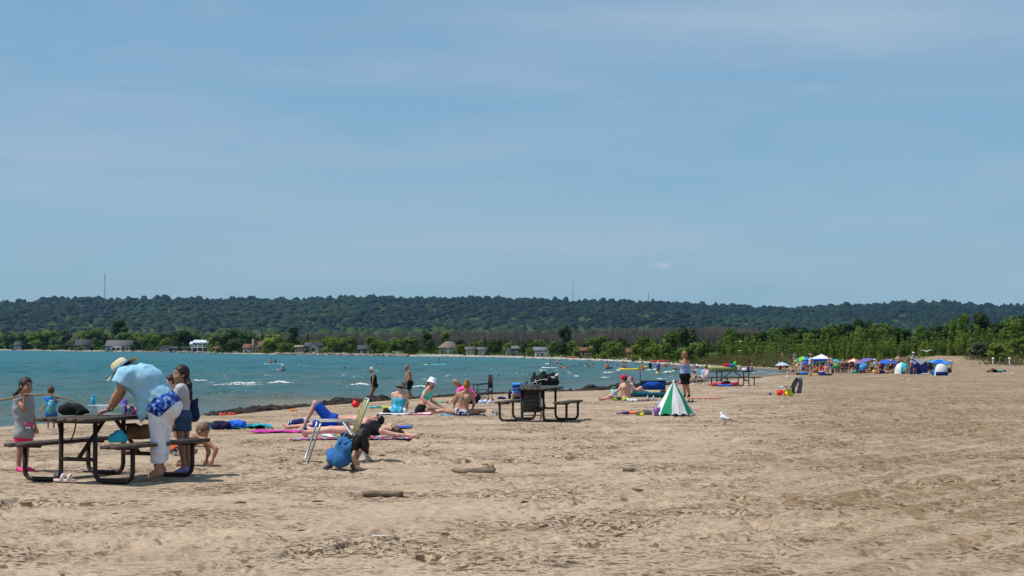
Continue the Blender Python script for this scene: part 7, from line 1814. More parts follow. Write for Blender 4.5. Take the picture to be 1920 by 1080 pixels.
for px, pyb, wpx, hpx, c_, lb, Y in [(1170, 600, 12, 3.4, (0.85, 0.83, 0.78), 'long white building on the wooded escarpment, right', 4300), (869, 593, 10, 2.5, (0.85, 0.85, 0.85), 'white building on the middle of the wooded escarpment', 4250), (882.5, 592.5, 2.2, 8, (0.45, 0.46, 0.48), 'pale silo beside the white escarpment building', 4300), (1, 590, 6, 5, (0.40, 0.08, 0.07), 'red barn on the escarpment at the left edge', 4200), (605, 596, 2.5, 3.5, (0.75, 0.75, 0.75), 'tiny white house on the escarpment, left one of two', 4200), (633, 597, 8, 4, (0.55, 0.55, 0.55), 'tiny pale house on the escarpment, right one of two', 4200)]:
    sc = Y / F; x = (px - 960) / F * Y; zt = CAMZ + (HOR - pyb) * sc; w, h = wpx * sc, hpx * sc
    m_ = mat('hillhouse_%d' % int(px), c_, 0.8); b = MB(); b.box((0, 6, h * 0.35 - 12), (w, 12, h * 0.7 + 24)); b2 = MB(); b2.add([(-w / 2 - 1, -1, h * 0.7), (w / 2 + 1, -1, h * 0.7), (w / 2 + 1, 6, h), (-w / 2 - 1, 6, h), (w / 2 + 1, 13, h * 0.7), (-w / 2 - 1, 13, h * 0.7)], [[0, 1, 2, 3], [3, 2, 4, 5]])
    far_thing('hill_building', px, Y - 6, zt, [('wall', b, m_), ('roof', b2, m_)], lb, 'building')
def mast(px, top, bot, lb, wd, head=True):
    Y = 5000.0; x = (px - 960) / F * Y; z0 = zg(x, Y); zt = CAMZ + (HOR - top) / F * Y; o = empty('radio_mast', (x, Y, z0)); H_ = zt - z0; b = MB()
    for k in range(3):
        a = k * 2.094; b.tube([(wd * math.cos(a), wd * math.sin(a), 0), (wd * 0.55 * math.cos(a), wd * 0.55 * math.sin(a), H_)], 0.24, 4)
    for i in range(14):
        z = H_ * (i + 0.5) / 14
        for k in range(3):
            a, c = k * 2.094, (k + 1) * 2.094; q = wd * (1 - 0.45 * z / H_); b.tube([(q * math.cos(a), q * math.sin(a), z), (q * math.cos(c), q * math.sin(c), z + H_ / 14)], 0.22, 4)
    b.obj('lattice', mat('mast_steel', (0.22, 0.21, 0.22), 0.6), o)
    if head: b = MB(); b.tube([(0, 0, H_ * 0.82), (0, 0, H_ * 0.98)], 1.1, 6); b.obj('antenna', mat('mast_steel', (0.22, 0.21, 0.22), 0.6), o)
    tag(o, lb, 'mast', 'radio masts on the ridge')
mast(196, 513, 560, 'radio mast with thick antenna head on the ridge at the left', 1.1); mast(1074.5, 524, 562, 'thin tall radio mast near the middle of the ridge', 0.7, False); mast(1216, 549, 567, 'short radio mast on the right part of the ridge', 1.1)
def rocks(name, spots, label, m):
    C = np.array([s[:3] for s in spots]); r = np.array([s[3] for s in spots])
    g = np.random.default_rng(3); V0, T0 = dome_template(); n = len(C)
    V = np.repeat(V0[None], n, 0) * (1 + 0.22 * g.normal(size=(n, len(V0), 3))) * r[:, None, None] * np.stack([g.uniform(0.8, 1.5, n), g.uniform(0.8, 1.3, n), g.uniform(0.5, 0.9, n)], 1)[:, None]
    W = (V + C[:, None]).reshape(-1, 3); T = (T0[None] + (np.arange(n) * len(V0))[:, None, None]).reshape(-1, 3)
    o = link(name, mesh_np(name, W, T, [m], smooth=False)); o['kind'] = 'stuff'; o['label'] = label
gr = np.random.default_rng(17); sp = []
for (p0, p1, n_, rr) in [(318, 405, 170, 0.4), (520, 640, 220, 0.36), (640, 765, 280, 0.36), (240, 318, 60, 0.35), (180, 240, 30, 0.35)]:
    for i in range(n_):
        p = far_base(gr.uniform(p0, p1), gr.uniform(0.5, 6)); sp.append((p[0], p[1], p[2] + gr.uniform(-0.2, 0.2), rr * gr.uniform(0.5, 1.5)))
rocks('boulder_seawall', sp, 'pale boulders of the seawall along the far shore', mat('boulder', (0.24, 0.20, 0.175), 0.9, 0.35, 0.4))
sp = []
for i in range(900):
    p = far_base(gr.uniform(780, 1330), gr.uniform(-0.5, 5) if gr.random() < 0.7 else gr.uniform(4, 9)); sp.append((p[0], p[1], p[2] - 0.02, gr.uniform(0.06, 0.22)))
rocks('shore_stones', sp, 'scattered pale stones on the pebble beach', mat('pebble', (0.46, 0.43, 0.40), 0.9, 0.3, 1.0))
b = MB(); o = empty('beach_platform', far_base(746, 8)); b.box((0, 0, 0.5), (2.6, 1.2, 0.5)); b.obj('slab', hm('beige_slab', (0.42, 0.38, 0.26)), o); b = MB(); b.box((0, 0, 0.82), (2.8, 1.4, 0.1)); b.obj('cover', hm('beige_cover', (0.52, 0.50, 0.40)), o); tag(o, 'flat beige platform on the boulders of the far shore', 'platform')
board(far_base(1236, 3) + [0, 0, 0.1], 2.6, 0.7, 0.15, mat('red_canoe', (0.55, 0.07, 0.05), 0.5), 'red canoe beached on the far shore behind the bathers', 'canoe', 0.25, 'canoe')
board(far_base(1073, 4) + [0, 0, 0.1], 1.2, 0.6, 0.15, mat('red_canoe', (0.55, 0.07, 0.05), 0.5), 'small red float on the far pebble beach', 'float', 0.2, 'float')

# ================================================================== SEAWEED, FOAM, DRIFTWOOD, LITTER
def wrack():
    g = np.random.default_rng(23); V = []; T = []; off = 0; V0, T0 = dome_template(5, ((0.95, -0.1), (0.85, 0.45), (0.45, 0.85)))
    segs = [(372, 470, 0.09, 360), (470, 575, 0.03, 170), (575, 695, 0.14, 480), (695, 905, 0.04, 240), (905, 1080, 0.06, 230), (1075, 1215, 0.18, 520), (1215, 1300, 0.06, 90)]
    for p0, p1, H_, n_ in segs:
        px = g.uniform(p0, p1, n_); pts = np.array(NEAR_SHORE[4:]); pp = 960 + pts[:, 0] / pts[:, 1] * F
        dd = np.abs(g.normal(0.6, 0.45, n_)); env = 0.15 + 1.25 * vn(px / 11.0, px * 0 + 1.0, 31)
        x = np.interp(px, pp, pts[:, 0]) + 0.93 * dd; y = np.interp(px, pp, pts[:, 1]) - 0.35 * dd; r = g.uniform(0.04, 0.15, n_) * (0.6 + env * 0.6)
        z = ter(x, y) + np.maximum(0, H_ * env * g.uniform(0.1, 1.0, n_) * np.exp(-((dd - 0.6) / 0.6) ** 2) - 0.03)
        q = V0[None] * (1 + 0.25 * g.normal(size=(n_,) + V0.shape)) * r[:, None, None] * np.array([1.5, 1.2, 0.75]) + np.stack([x, y, z], 1)[:, None]
        V.append(q.reshape(-1, 3)); T.append((T0[None] + (np.arange(n_) * len(V0))[:, None, None]).reshape(-1, 3) + off); off += n_ * len(V0)
    o = link('seaweed_wrack', mesh_np('seaweed_wrack', np.concatenate(V), np.concatenate(T), [mat('seaweed', (0.020, 0.013, 0.008), 0.8, 0.5, 5, 0.8, 18)], smooth=False)); o['kind'] = 'stuff'; o['label'] = 'dark brown seaweed heaped along the waterline'
wrack()
def foam():
    g = np.random.default_rng(29); V = []; T = []; off = 0; V0, T0 = dome_template(5, ((0.95, -0.1), (0.85, 0.45), (0.45, 0.85)))
    segs = [(362, 388, 717.5, 1.0), (397, 490, 725, 0.8), (430, 490, 722.5, 1.0), (503, 548, 722, 1.2), (420, 430, 713, 0.6), (660, 690, 726, 1.2), (630, 660, 727, 0.4), (772, 800, 729, 0.9), (640, 648, 705, 0.4), (1064, 1070, 700, 0.6), (1076, 1084, 708, 0.7), (1128, 1152, 701, 0.8), (1156, 1162, 696, 0.7), (1128, 1138, 711, 0.8), (1212, 1222, 696, 0.8), (1224, 1232, 695, 0.8),
            (1243, 1258, 701, 1.0), (1255, 1266, 698, 0.7), (1228, 1252, 713, 0.6), (1045, 1060, 701, 0.5), (1010, 1016, 694, 0.4), (1290, 1300, 684, 0.4), (1400, 1440, 700, 0.5), (1440, 1472, 702, 0.5), (300, 320, 735, 0.3)]
    for i in range(40):
        p_ = g.uniform(370, 1280); segs.append((p_, p_ + g.uniform(5, 16), g.uniform(684, 716 + 12 * (p_ < 700)), g.uniform(0.2, 0.45)))
    for p0, p1, py, s_ in segs:
        L = GW(p1, py)[0] - GW(p0, py)[0]; n_ = int(8 + 30 * L * s_)
        for i in range(n_):
            t = g.random(); w = GW(p0 + (p1 - p0) * t, py + 0.7 * math.sin(t * 9 + p0) ); env = math.sin(math.pi * min(max(t, 0.04), 0.96)) ** 0.5
            r = g.uniform(0.012, 0.048) * s_ * env * (w[1] / 90) ** 0.7
            q = V0 * (1 + 0.3 * g.normal(size=V0.shape)) * r * [3.6, 2.2, 0.8] + [w[0] + g.normal() * 0.05, w[1] + g.normal() * 0.16, WL + 0.04 + 0.05 * s_ * env * g.random() + 0.08 * s_]
            V.append(q); T.append(T0 + off); off += len(V0)
    o = link('wave_foam', mesh_np('wave_foam', np.concatenate(V), np.concatenate(T), [mat('foam', (0.62, 0.64, 0.63), 0.9, 0.1)], smooth=True)); o['kind'] = 'stuff'; o['label'] = 'white foam on the small breaking waves'
foam()
M_DRIFT = mat('driftwood_grey', (0.20, 0.145, 0.10), 0.85, 0.4, 9, 0.6, 25); M_DRIFTL = mat('driftwood_pale', (0.46, 0.33, 0.20), 0.8, 0.2, 9)
def drift(name, pts, r, label, m=M_DRIFT, Yc=None, extra=None):
    g0 = G(*pts[len(pts) // 2]); Y = g0[1]; q = []
    for i, p in enumerate(pts): q.append(P(p[0], p[1], Y + (p[2] if len(p) > 2 else 0)) - g0)
    o = empty(name, g0); b = MB(); q = np.array(q); q[:, 2] += r[0] * 0.4; b.tube(q, r, 9); b.obj('stem', m, o, True)
    if extra: 
        for pe, re, me in extra: b = MB(); b.tube(np.array([P(p[0], p[1], Y) - g0 for p in pe]), re, 7); b.obj('branch', me, o, True)
    tag(o, label, 'driftwood'); return o
drift('driftwood_log', [(846, 881), (862, 886), (885, 887), (905, 885), (924, 883), (927, 878)], [0.018, 0.045, 0.055, 0.055, 0.05, 0.03], 'grey driftwood log with pale curved branch on the open sand', extra=[([(922, 880), (921, 873), (914, 869), (902, 869)], [0.042, 0.038, 0.03, 0.012], M_DRIFTL)])
drift('driftwood_log', [(681, 928), (695, 928), (716, 928), (735, 929), (756, 928)], [0.03, 0.038, 0.036, 0.040, 0.03], 'straight brown driftwood log in the left foreground', extra=[([(706, 926), (707, 921)], [0.012, 0.006], M_DRIFT), ([(714, 925), (716, 921)], [0.012, 0.007], M_DRIFT)])
drift('driftwood_stick', [(1118, 1003), (1135, 1006), (1150, 1007)], [0.010, 0.014, 0.010], 'pale broken stick with dark twig in the foreground', M_DRIFTL, extra=[([(1146, 1007), (1160, 1002), (1178, 999)], [0.016, 0.012, 0.004], M_DRIFT), ([(1155, 1005), (1158, 998)], [0.01, 0.004], M_DRIFT)])
drift('driftwood_stick', [(926, 939), (945, 940), (961, 940)], [0.006, 0.007, 0.005], 'thin dark stick on the sand below the driftwood log')
drift('driftwood_stick', [(1168, 881), (1178, 882), (1192, 881)], [0.02, 0.026, 0.014], 'stubby dark piece of wood on the open sand')
drift('driftwood_stick', [(1186, 917), (1196, 919), (1206, 920)], [0.010, 0.016, 0.01], 'short dark wood piece right of the stubby one')
drift('driftwood_stick', [(1048, 803), (1050, 798), (1053, 793)], [0.012, 0.010, 0.006], 'small reddish stick poking from the sand below the second table', mat('red_wood', (0.14, 0.05, 0.03), 0.8))
drift('driftwood_stick', [(502, 1002), (520, 1014), (536, 1024)], [0.004, 0.007, 0.004], 'thin bent twig in the left foreground', M_DRIFT, extra=[([(515, 1011), (530, 1005)], [0.005, 0.002], M_DRIFT)])
drift('driftwood_stick', [(792, 840), (800, 838), (808, 832)], [0.006, 0.010, 0.004], 'small brown twig right of the lying woman', mat('red_wood', (0.14, 0.05, 0.03), 0.8))
drift('white_stick', [(697, 1004), (715, 1006), (737, 1005)], [0.005, 0.006, 0.004], 'thin white stick lying on the foreground sand', M_WHITEP)
def litter():
    g = np.random.default_rng(37); V = []; T = []; off = 0; V0, T0 = dome_template(5, ((0.95, -0.1), (0.85, 0.45), (0.45, 0.85)))
    n_ = 14000
    px = g.uniform(-100, 2020, n_); py = 760 + 330 * g.random(n_) ** 1.15
    dens = vn(px / 90.0, py / 26.0, 53) + 0.22 * (px > 1000)
    r_, y_, z_ = ray(px, py); kk = (-0.02 - CAMZ) / z_; x, y = r_ * kk, y_ * kk
    ok = (g.random(n_) < dens ** 2 * 0.075) & (shore_d(x, y) > 1.5); x, y = x[ok], y[ok]; n_ = len(x)
    L = g.uniform(0.003, 0.010, n_) * (1 + 1.3 * (g.random(n_) < 0.07)) * (y / 14) ** 0.35; el = g.uniform(1.2, 5.0, n_); a = g.uniform(0, 3.14, n_)
    q = V0[None] * (1 + 0.25 * g.normal(size=(n_,) + V0.shape)) * np.stack([L * el, L, L * 0.55], 1)[:, None]
    z = ter(x, y) + sand_relief(x, y) * 0.9 + L * 0.3; ca, sa = np.cos(a)[:, None], np.sin(a)[:, None]
    V = [np.stack([q[..., 0] * ca - q[..., 1] * sa + x[:, None], q[..., 0] * sa + q[..., 1] * ca + y[:, None], q[..., 2] + z[:, None]], -1).reshape(-1, 3)]; T = [(T0[None] + (np.arange(n_) * len(V0))[:, None, None]).reshape(-1, 3)]
    o = link('beach_litter', mesh_np('beach_litter', np.concatenate(V), np.concatenate(T), [mat('litter', (0.055, 0.036, 0.022), 0.9, 0.6, 6)], smooth=False)); o['kind'] = 'stuff'; o['label'] = 'dark bits of wood and dried weed strewn over the sand'
litter()

# ================================================================== GULLS
M_GW = mat('gull_white', (0.80, 0.80, 0.80), 0.8, 0.04); M_GG = mat('gull_grey', (0.34, 0.36, 0.40), 0.8, 0.06); M_GB = mat('gull_black', (0.02, 0.02, 0.022), 0.7); M_GY = mat('gull_beak', (0.70, 0.45, 0.05), 0.5)
def gull(base, facing, s, label):
    o_ = np.zeros(3); f = np.array([math.cos(facing), math.sin(facing), 0]); l = np.array([-f[1], f[0], 0]); u = np.array([0, 0, 1.0])
    pr = [Prim('b', f * 0.05 + u * 0.215, -f * 0.08 + u * 0.15, 0.070, 0.045), Prim('b', f * 0.07 + u * 0.23, f * 0.095 + u * 0.30, 0.048, 0.032), Prim('b', f * 0.10 + u * 0.325, f * 0.115 + u * 0.325, 0.036, 0.033), Prim('b', -f * 0.10 + u * 0.15, -f * 0.20 + u * 0.13, 0.035, 0.012)]
    V, Q = surfnet(pr, 0.013, 0.03); o = link('gull', mesh_np('gull_body', V, Q, [M_GW]), None, base); o.scale = (s, s, s); tag(o, label, 'gull', 'gulls')
    for q in (-1, 1):
        V, Q = surfnet([Prim('w', f * 0.05 + l * q * 0.055 + u * 0.195, -f * 0.13 + l * q * 0.045 + u * 0.165, 0.035, 0.022)], 0.014, 0.02); link('wing', mesh_np('wing', V, Q, [M_GG]), o)
        V, Q = surfnet([Prim('w', -f * 0.13 + l * q * 0.03 + u * 0.16, -f * 0.25 + l * q * 0.01 + u * 0.135, 0.016, 0.006)], 0.010, 0.01); link('wing_tip', mesh_np('wing_tip', V, Q, [M_GB]), o)
        b = MB(); b.tube([l * q * 0.03 + u * 0.13, l * q * 0.03 + u * 0.015], 0.006, 5); b.tube([l * q * 0.03 + u * 0.008, l * q * 0.03 + f * 0.05 + u * 0.006], 0.008, 5); b.obj('leg', mat('gull_leg', (0.45, 0.30, 0.22), 0.6), o)
    b = MB(); b.tube([f * 0.14 + u * 0.322, f * 0.195 + u * 0.315], [0.011, 0.004], 6); b.obj('beak', M_GY, o); return o
gull(G(1359, 797), R(150), 0.76, 'white gull with grey wings standing on the open sand'); gull(G(1477, 711), R(170), 0.75, 'gull standing on the sand behind the maroon folding chair')
gull(G(1476, 702), R(100), 0.6, 'gull standing by the striped umbrella'); gull(G(1502, 712), R(175), 0.5, 'gull on the sand right of the draped towel'); gull(G(1703, 715), R(0), 0.45, 'lone gull on the open sand in front of the teal tent'); gull(G(1838, 698), R(200), 0.5, 'gull at the right near the dune'); gull(G(1898, 703), R(20), 0.55, 'gull at the far right of the beach')
def flying(px, py, Y, s, label, a=0.0):
    c = P(px, py, Y); pr = [Prim('b', (0.10, 0, 0), (-0.12, 0, 0), 0.045, 0.02), Prim('b', (0.12, 0, 0.0), (0.15, 0, 0), 0.03, 0.025)]; V, Q = surfnet(pr, 0.012, 0.03)
    o = link('gull', mesh_np('gull_body', V, Q, [M_GW]), None, c); o.scale = (s, s, s); o.rotation_euler = (0, 0, a); tag(o, label, 'gull', 'gulls')
    for q in (-1, 1):
        V, Q = surfnet([Prim('w', (0.02, q * 0.03, 0.01), (0.04, q * 0.25, 0.10), 0.045, 0.03), Prim('w', (0.04, q * 0.25, 0.10), (-0.04, q * 0.58, 0.13), 0.028, 0.008)], 0.016, 0.02); link('wing', mesh_np('wing', V, Q, [M_GW]), o)
flying(1737, 659, 150, 1.0, 'white gull flying in front of the thicket', R(80)); flying(1388.5, 641, 180, 0.7, 'tiny gull in flight before the dark trees, upper one', R(30)); flying(1386.5, 658, 180, 0.5, 'tiny gull in flight before the dark trees, lower one', R(60))
# ================================================================== BATHERS AND THE CROWD AT THE FAR END OF THE BEACH
CW = {}
def cw(c):
    return cloth('far_%d_%d_%d' % tuple(int(x * 99) for x in c), c)
WHT, BLK, NVY, BLU, RED, PNK, TEA, YEL, GRY, PUR, GRN, ORG, LBL, BRN = (0.66, 0.66, 0.70), (0.012, 0.012, 0.014), (0.02, 0.03, 0.13), (0.03, 0.14, 0.5), (0.50, 0.02, 0.03), (0.70, 0.16, 0.30), (0.03, 0.36, 0.40), (0.70, 0.58, 0.05), (0.22, 0.22, 0.24), (0.16, 0.09, 0.36), (0.08, 0.40, 0.08), (0.75, 0.20, 0.03), (0.30, 0.48, 0.68), (0.10, 0.05, 0.03)
def fig(base, h, kind, facing, label, skin='tan', hair=('short', H_DARK), top=None, bot=None, suit=None, female=False, hat=None, group=None, fat=1.0, res=None, seat=0.32):
    S = h / 1.72; f = np.array([math.cos(facing), math.sin(facing), 0]); l = np.array([-f[1], f[0], 0]); u = np.array([0, 0, 1.0]); g = np.asarray(base, float); J = {}
    hs = S * (1.0 if h > 1.45 else 1.0 + 0.35 * (1.45 - h))
    if kind in ('stand', 'walk', 'talk'):
        pv = g + u * 0.93 * S; J.update(pv=pv, nk=pv + u * 0.50 * S + f * 0.01, hd=pv + u * 0.70 * S + f * 0.03 * S)
        st = 0.16 * S if kind == 'walk' else 0.02
        for sd, q in (('L', 1), ('R', -1)):
            J['an' + sd] = g + l * q * 0.10 * S + f * q * st + u * 0.06 * S; J['kn' + sd] = (pv + J['an' + sd]) / 2 + l * q * 0.05 * S + f * 0.04 * S - u * 0.03
            if kind == 'talk': J['el' + sd] = pv + u * 0.20 * S + l * q * 0.22 * S; J['wr' + sd] = pv + u * 0.22 * S + l * q * 0.12 * S + f * 0.22 * S
    elif kind == 'bend':
        pv = g + u * 0.88 * S - f * 0.1 * S; nk = pv + u * 0.22 * S + f * 0.45 * S; J.update(pv=pv, nk=nk, hd=nk + f * 0.16 * S + u * 0.02)
        for sd, q in (('L', 1), ('R', -1)):
            J['an' + sd] = g + l * q * 0.12 * S + u * 0.06 * S + f * q * 0.15 * S; J['kn' + sd] = (pv + J['an' + sd]) / 2 + f * 0.08 * S; J['el' + sd] = nk + l * q * 0.18 * S - u * 0.27 * S; J['wr' + sd] = J['el' + sd] - u * 0.22 * S + f * 0.06
    elif kind == 'sit':
        pv = g + u * 0.11 * S; nk = pv + u * 0.48 * S + f * 0.06 * S; J.update(pv=pv, nk=nk, hd=nk + u * 0.19 * S + f * 0.04 * S)
        for sd, q in (('L', 1), ('R', -1)):
            J['kn' + sd] = pv + f * 0.33 * S + l * q * 0.14 * S + u * 0.30 * S; J['an' + sd] = pv + f * 0.50 * S + l * q * 0.12 * S - u * 0.05 * S; J['el' + sd] = nk + l * q * 0.20 * S - u * 0.22 * S + f * 0.1; J['wr' + sd] = J['kn' + sd] + u * 0.05
    elif kind == 'chair':
        pv = g + u * (seat + 0.11 * S); nk = pv + u * 0.47 * S - f * 0.16 * S; J.update(pv=pv, nk=nk, hd=nk + u * 0.19 * S)
        for sd, q in (('L', 1), ('R', -1)):
            J['kn' + sd] = pv + f * 0.42 * S + l * q * 0.11 * S + u * 0.04; J['an' + sd] = J['kn' + sd] + f * 0.12; J['an' + sd][2] = g[2] + 0.06; J['el' + sd] = nk + l * q * 0.22 * S - u * 0.24 * S + f * 0.08; J['wr' + sd] = J['el' + sd] + f * 0.22 * S
    elif kind == 'kneel':
        pv = g + u * 0.30 * S; nk = pv + u * 0.46 * S + f * 0.14 * S; J.update(pv=pv, nk=nk, hd=nk + u * 0.18 * S + f * 0.07 * S)
        for sd, q in (('L', 1), ('R', -1)):
            J['kn' + sd] = pv + f * 0.30 * S + l * q * 0.12 * S - u * 0.20 * S; J['an' + sd] = pv - f * 0.10 * S + l * q * 0.1 * S - u * 0.24 * S; J['to' + sd] = J['an' + sd] - f * 0.14 * S
            J['el' + sd] = nk + l * q * 0.2 * S - u * 0.2 * S + f * 0.15 * S; J['wr' + sd] = J['el' + sd] - u * 0.16 * S + f * 0.12 * S
    elif kind == 'lie':
        pv = g + u * 0.11 * S; nk = pv - f * 0.50 * S + u * 0.02; J.update(pv=pv, nk=nk, hd=nk - f * 0.20 * S + u * 0.02, fwd=u, fd=u * 1.0 + f * 0.1, hu=-f)
        for sd, q in (('L', 1), ('R', -1)):
            J['kn' + sd] = pv + f * 0.40 * S + l * q * 0.09 * S + u * (0.22 if q > 0 else 0.0) * S; J['an' + sd] = pv + f * 0.72 * S + l * q * 0.09 * S - u * 0.03; J['to' + sd] = J['an' + sd] + u * 0.13 * S + f * 0.04
            J['el' + sd] = nk + l * q * 0.24 * S + f * 0.2 * S; J['wr' + sd] = J['el' + sd] + f * 0.2 * S - l * q * 0.06
    J.setdefault('fwd', f)
    wear = []
    if suit is not None: wear.append(('swimsuit', cw(suit)))
    if bot is not None: wear.append(('trunks' if not female else 'shorts', cw(bot)))
    if top is not None: wear.append(('tee', cw(top)) if not (female and bot is None) else ('bikini_top', cw(top)))
    return person(J, label, S, hs, skin=skin, female=female, hair=hair, wear=wear, base=g, res=res or 0.041 * max(S, 0.7), detail=False, hat=hat, group=group, fat=fat)[0]
def wader(px, ty, wl, h, facing, label, **kw):
    """someone standing in the lake: seen from `top` down to the waterline"""
    w = GW(px, wl); vis = (wl - ty) / F * w[1]; b_ = w.copy(); b_[2] = WL - max(h - vis, 0.0); kw.setdefault('group', 'bathers in the lake'); kw.setdefault('kind', 'stand'); k = kw.pop('kind')
    return fig(b_, h, k, facing, label, **kw)
def swimmer(px, wl, label, skin='tan', hair=('short', H_DARK), hat=None, **kw): return wader(px, wl - 3.6 if wl < 700 else wl - 4.2, wl, 1.6, R(90), label, skin=skin, hair=hair, hat=hat, **kw)
LW, RT, TO, AW = math.pi, 0.0, R(-90), R(90)
# left part of the lake
bd = GW(513, 684); board(bd + [0, 0, -0.02], 2.6, 0.75, R(25), mat('board_mint', (0.30, 0.66, 0.66), 0.4), 'mint paddleboard carrying two kneeling children', 'paddleboard', 0.12, 'paddleboard')
fig(bd + [-0.42, 0.0, 0.10], 1.25, 'kneel', RT, 'left child kneeling on the mint paddleboard', skin='brown', bot=RED, group='bathers in the lake'); fig(bd + [0.25, 0.1, 0.10], 1.2, 'kneel', LW, 'right child kneeling on the mint paddleboard', skin='brown', suit=BRN, group='bathers in the lake')
wader(530, 684, 697, 1.6, TO, 'bather in white cap and dark vest standing waist-deep', top=GRY, hat=hat_bucket(cloth('white_hat', (0.80, 0.80, 0.86)), 0.12, 0.03))
for px, wl, lb in [(426, 694, 'lone swimmer\'s head left of the mint paddleboard'), (646, 692, 'dark-haired swimmer\'s head left of the wading old couple'), (707, 685, 'left one of two swimmers beyond the wading woman'), (716, 685, 'right one of two swimmers beyond the wading woman'), (935, 708, 'dark swimmer\'s head beyond the dark camp chair'), (802, 685, 'swimmer beside the yellow-green ring'), (808.5, 685, 'swimmer at the end of the turquoise paddleboard'), (1030, 697, 'swimmer in front of the white paddleboard'),
                   (1072, 688, 'swimmer in red behind the bathing group'), (1078, 688.5, 'swimmer in purple behind the bathing group'), (1088, 687, 'dark-haired swimmer left of the standing pair'), (1146, 683, 'distant swimmer right of the man with bodyboard'), (1157, 687, 'swimmer\'s head left of the yellow kayak'), (1070, 697, 'child swimmer beside the woman in the water')]: swimmer(px, wl, lb, skin='tan' if px % 2 < 1 else 'pink')
bd = GW(823, 685); board(bd + [0, 0, -0.02], 2.0, 0.7, R(5), mat('board_turq', (0.08, 0.62, 0.75), 0.4), 'turquoise paddleboard with a child standing on it', 'paddleboard', 0.12, 'paddleboard'); fig(bd + [0, 0, 0.12], 0.95, 'stand', LW, 'small child standing on the turquoise paddleboard', skin='brown', suit=RED, group='bathers in the lake')
lump('swim_ring', GW(799, 685.5) + [0, 0, -0.02], [((-0.2, 0, 0.08), (0.2, 0, 0.08), 0.11, 0.11)], mat('lime_ring', (0.45, 0.70, 0.10), 0.4), 'yellow-green swim float left of the turquoise paddleboard', 'float', wr=0)
# middle group
bd = GW(1031, 691); board(bd + [0, 0, -0.02], 1.7, 0.7, R(-4), mat('board_white', (0.66, 0.75, 0.74), 0.4), 'white paddleboard with a boy standing and paddling', 'paddleboard', 0.12, 'paddleboard', deck=mat('deck_turq', (0.10, 0.60, 0.60), 0.6))
pd = fig(bd + [0.0, 0, 0.12], 1.12, 'stand', RT, 'boy in blue shorts and white cap paddling on the white paddleboard', skin='brown', bot=(0.02, 0.32, 0.55), hat=hat_bucket(cloth('white_hat', (0.80, 0.80, 0.86)), 0.10, 0.0), group='bathers in the lake')
o = empty('paddle', bd + [0.18, -0.05, 0.75]); b = MB(); b.tube([(0, 0, 0), (0.45, 0, -0.55)], 0.014, 6); b.obj('shaft', M_BLACK, o); b = MB(); b.bar((0.42, 0, -0.52), (0.60, 0, -0.74), 0.03, 0.17); b.obj('blade', M_BLACK, o); tag(o, 'black paddle held by the boy on the white paddleboard', 'paddle')
wader(1013, 680, 690, 1.3, RT, 'bather bending beside the white paddleboard', skin='pink', suit=BLK, female=True, kind='bend')
board(GW(1019, 696) + [0, 0, 0.0], 0.7, 0.4, R(-20), mat('board_white', (0.66, 0.75, 0.74), 0.4), 'small pale bodyboard floating in front of the paddleboard', 'bodyboard', 0.06)
lump('white_float', GW(1026, 683) + [0, 0, -0.02], [((-0.25, 0, 0.05), (0.25, 0, 0.06), 0.08, 0.08)], M_WHITEP, 'white float beyond the boy on the paddleboard', 'float', wr=0); lump('red_ball', GW(1044.5, 683) + [0, 0, 0.0], [((0, 0, 0.15), (0.001, 0, 0.15), 0.2, 0.2)], mat('ball_red', (0.60, 0.04, 0.06), 0.5), 'red beach ball on the water', 'ball', wr=0)
wader(1052, 682, 692.5, 1.45, RT, 'child in dark swimsuit standing left of the red float', skin='brown', suit=BLK); lump('red_float', GW(1058.5, 692) + [0, 0, -0.02], [((-0.2, 0, 0.08), (0.2, 0, 0.08), 0.12, 0.12)], mat('ball_red', (0.60, 0.04, 0.06), 0.5), 'red float ring between the bathers', 'float', wr=0)
wader(1064.5, 688.5, 697, 1.45, LW, 'woman bathing with a child in front of the red float', skin='tan', female=True, suit=RED)
wader(1099, 680.5, 690, 1.6, TO, 'left one of a pair of bathers standing together', skin='tan', suit=GRY, female=True); wader(1103, 682, 690, 1.5, TO, 'right one of a pair of bathers standing together', skin='tan', bot=WHT)
wader(1112, 681.5, 690, 1.5, RT, 'child leaning on a blue float', skin='tan', suit=BLK); board(GW(1116.5, 690) + [0, 0, 0], 0.7, 0.45, R(-10), mat('float_blue', (0.03, 0.22, 0.62), 0.4), 'blue bodyboard under the leaning child', 'bodyboard', 0.06)
wader(1138, 677, 693, 1.75, TO, 'bare-chested man in dark trunks holding a bodyboard', skin='brown', bot=NVY, fat=1.1); board(GW(1144, 692) + [0, -0.2, 0.05], 0.55, 0.5, R(10), mat('board_navy', (0.04, 0.07, 0.22), 0.5), 'navy bodyboard beside the bare-chested man', 'bodyboard', 0.14)
wader(1169, 677.5, 693, 1.6, LW, 'left one of two bathers standing at the yellow kayak', skin='tan', suit=BRN, female=True); wader(1173.5, 679, 693, 1.55, LW, 'right one of two bathers standing at the yellow kayak', skin='tan', bot=RED)
board(GW(1180, 695) + [0, 0, -0.03], 1.95, 0.65, R(-3), mat('kayak_yellow', (0.72, 0.55, 0.03), 0.45), 'yellow and black inflatable kayak floating among the bathers', 'kayak', 0.2, 'kayak', deck=M_BLACK)
wader(1204.5, 678, 695, 1.7, LW, 'woman standing at the end of the yellow kayak', skin='brown', suit=ORG, female=True, fat=1.15); board(GW(1211, 693) + [0, 0, 0.2], 0.6, 0.5, R(-30), mat('kayak_yellow', (0.72, 0.55, 0.03), 0.45), 'yellow and black float carried by the woman at the kayak', 'float', 0.1)
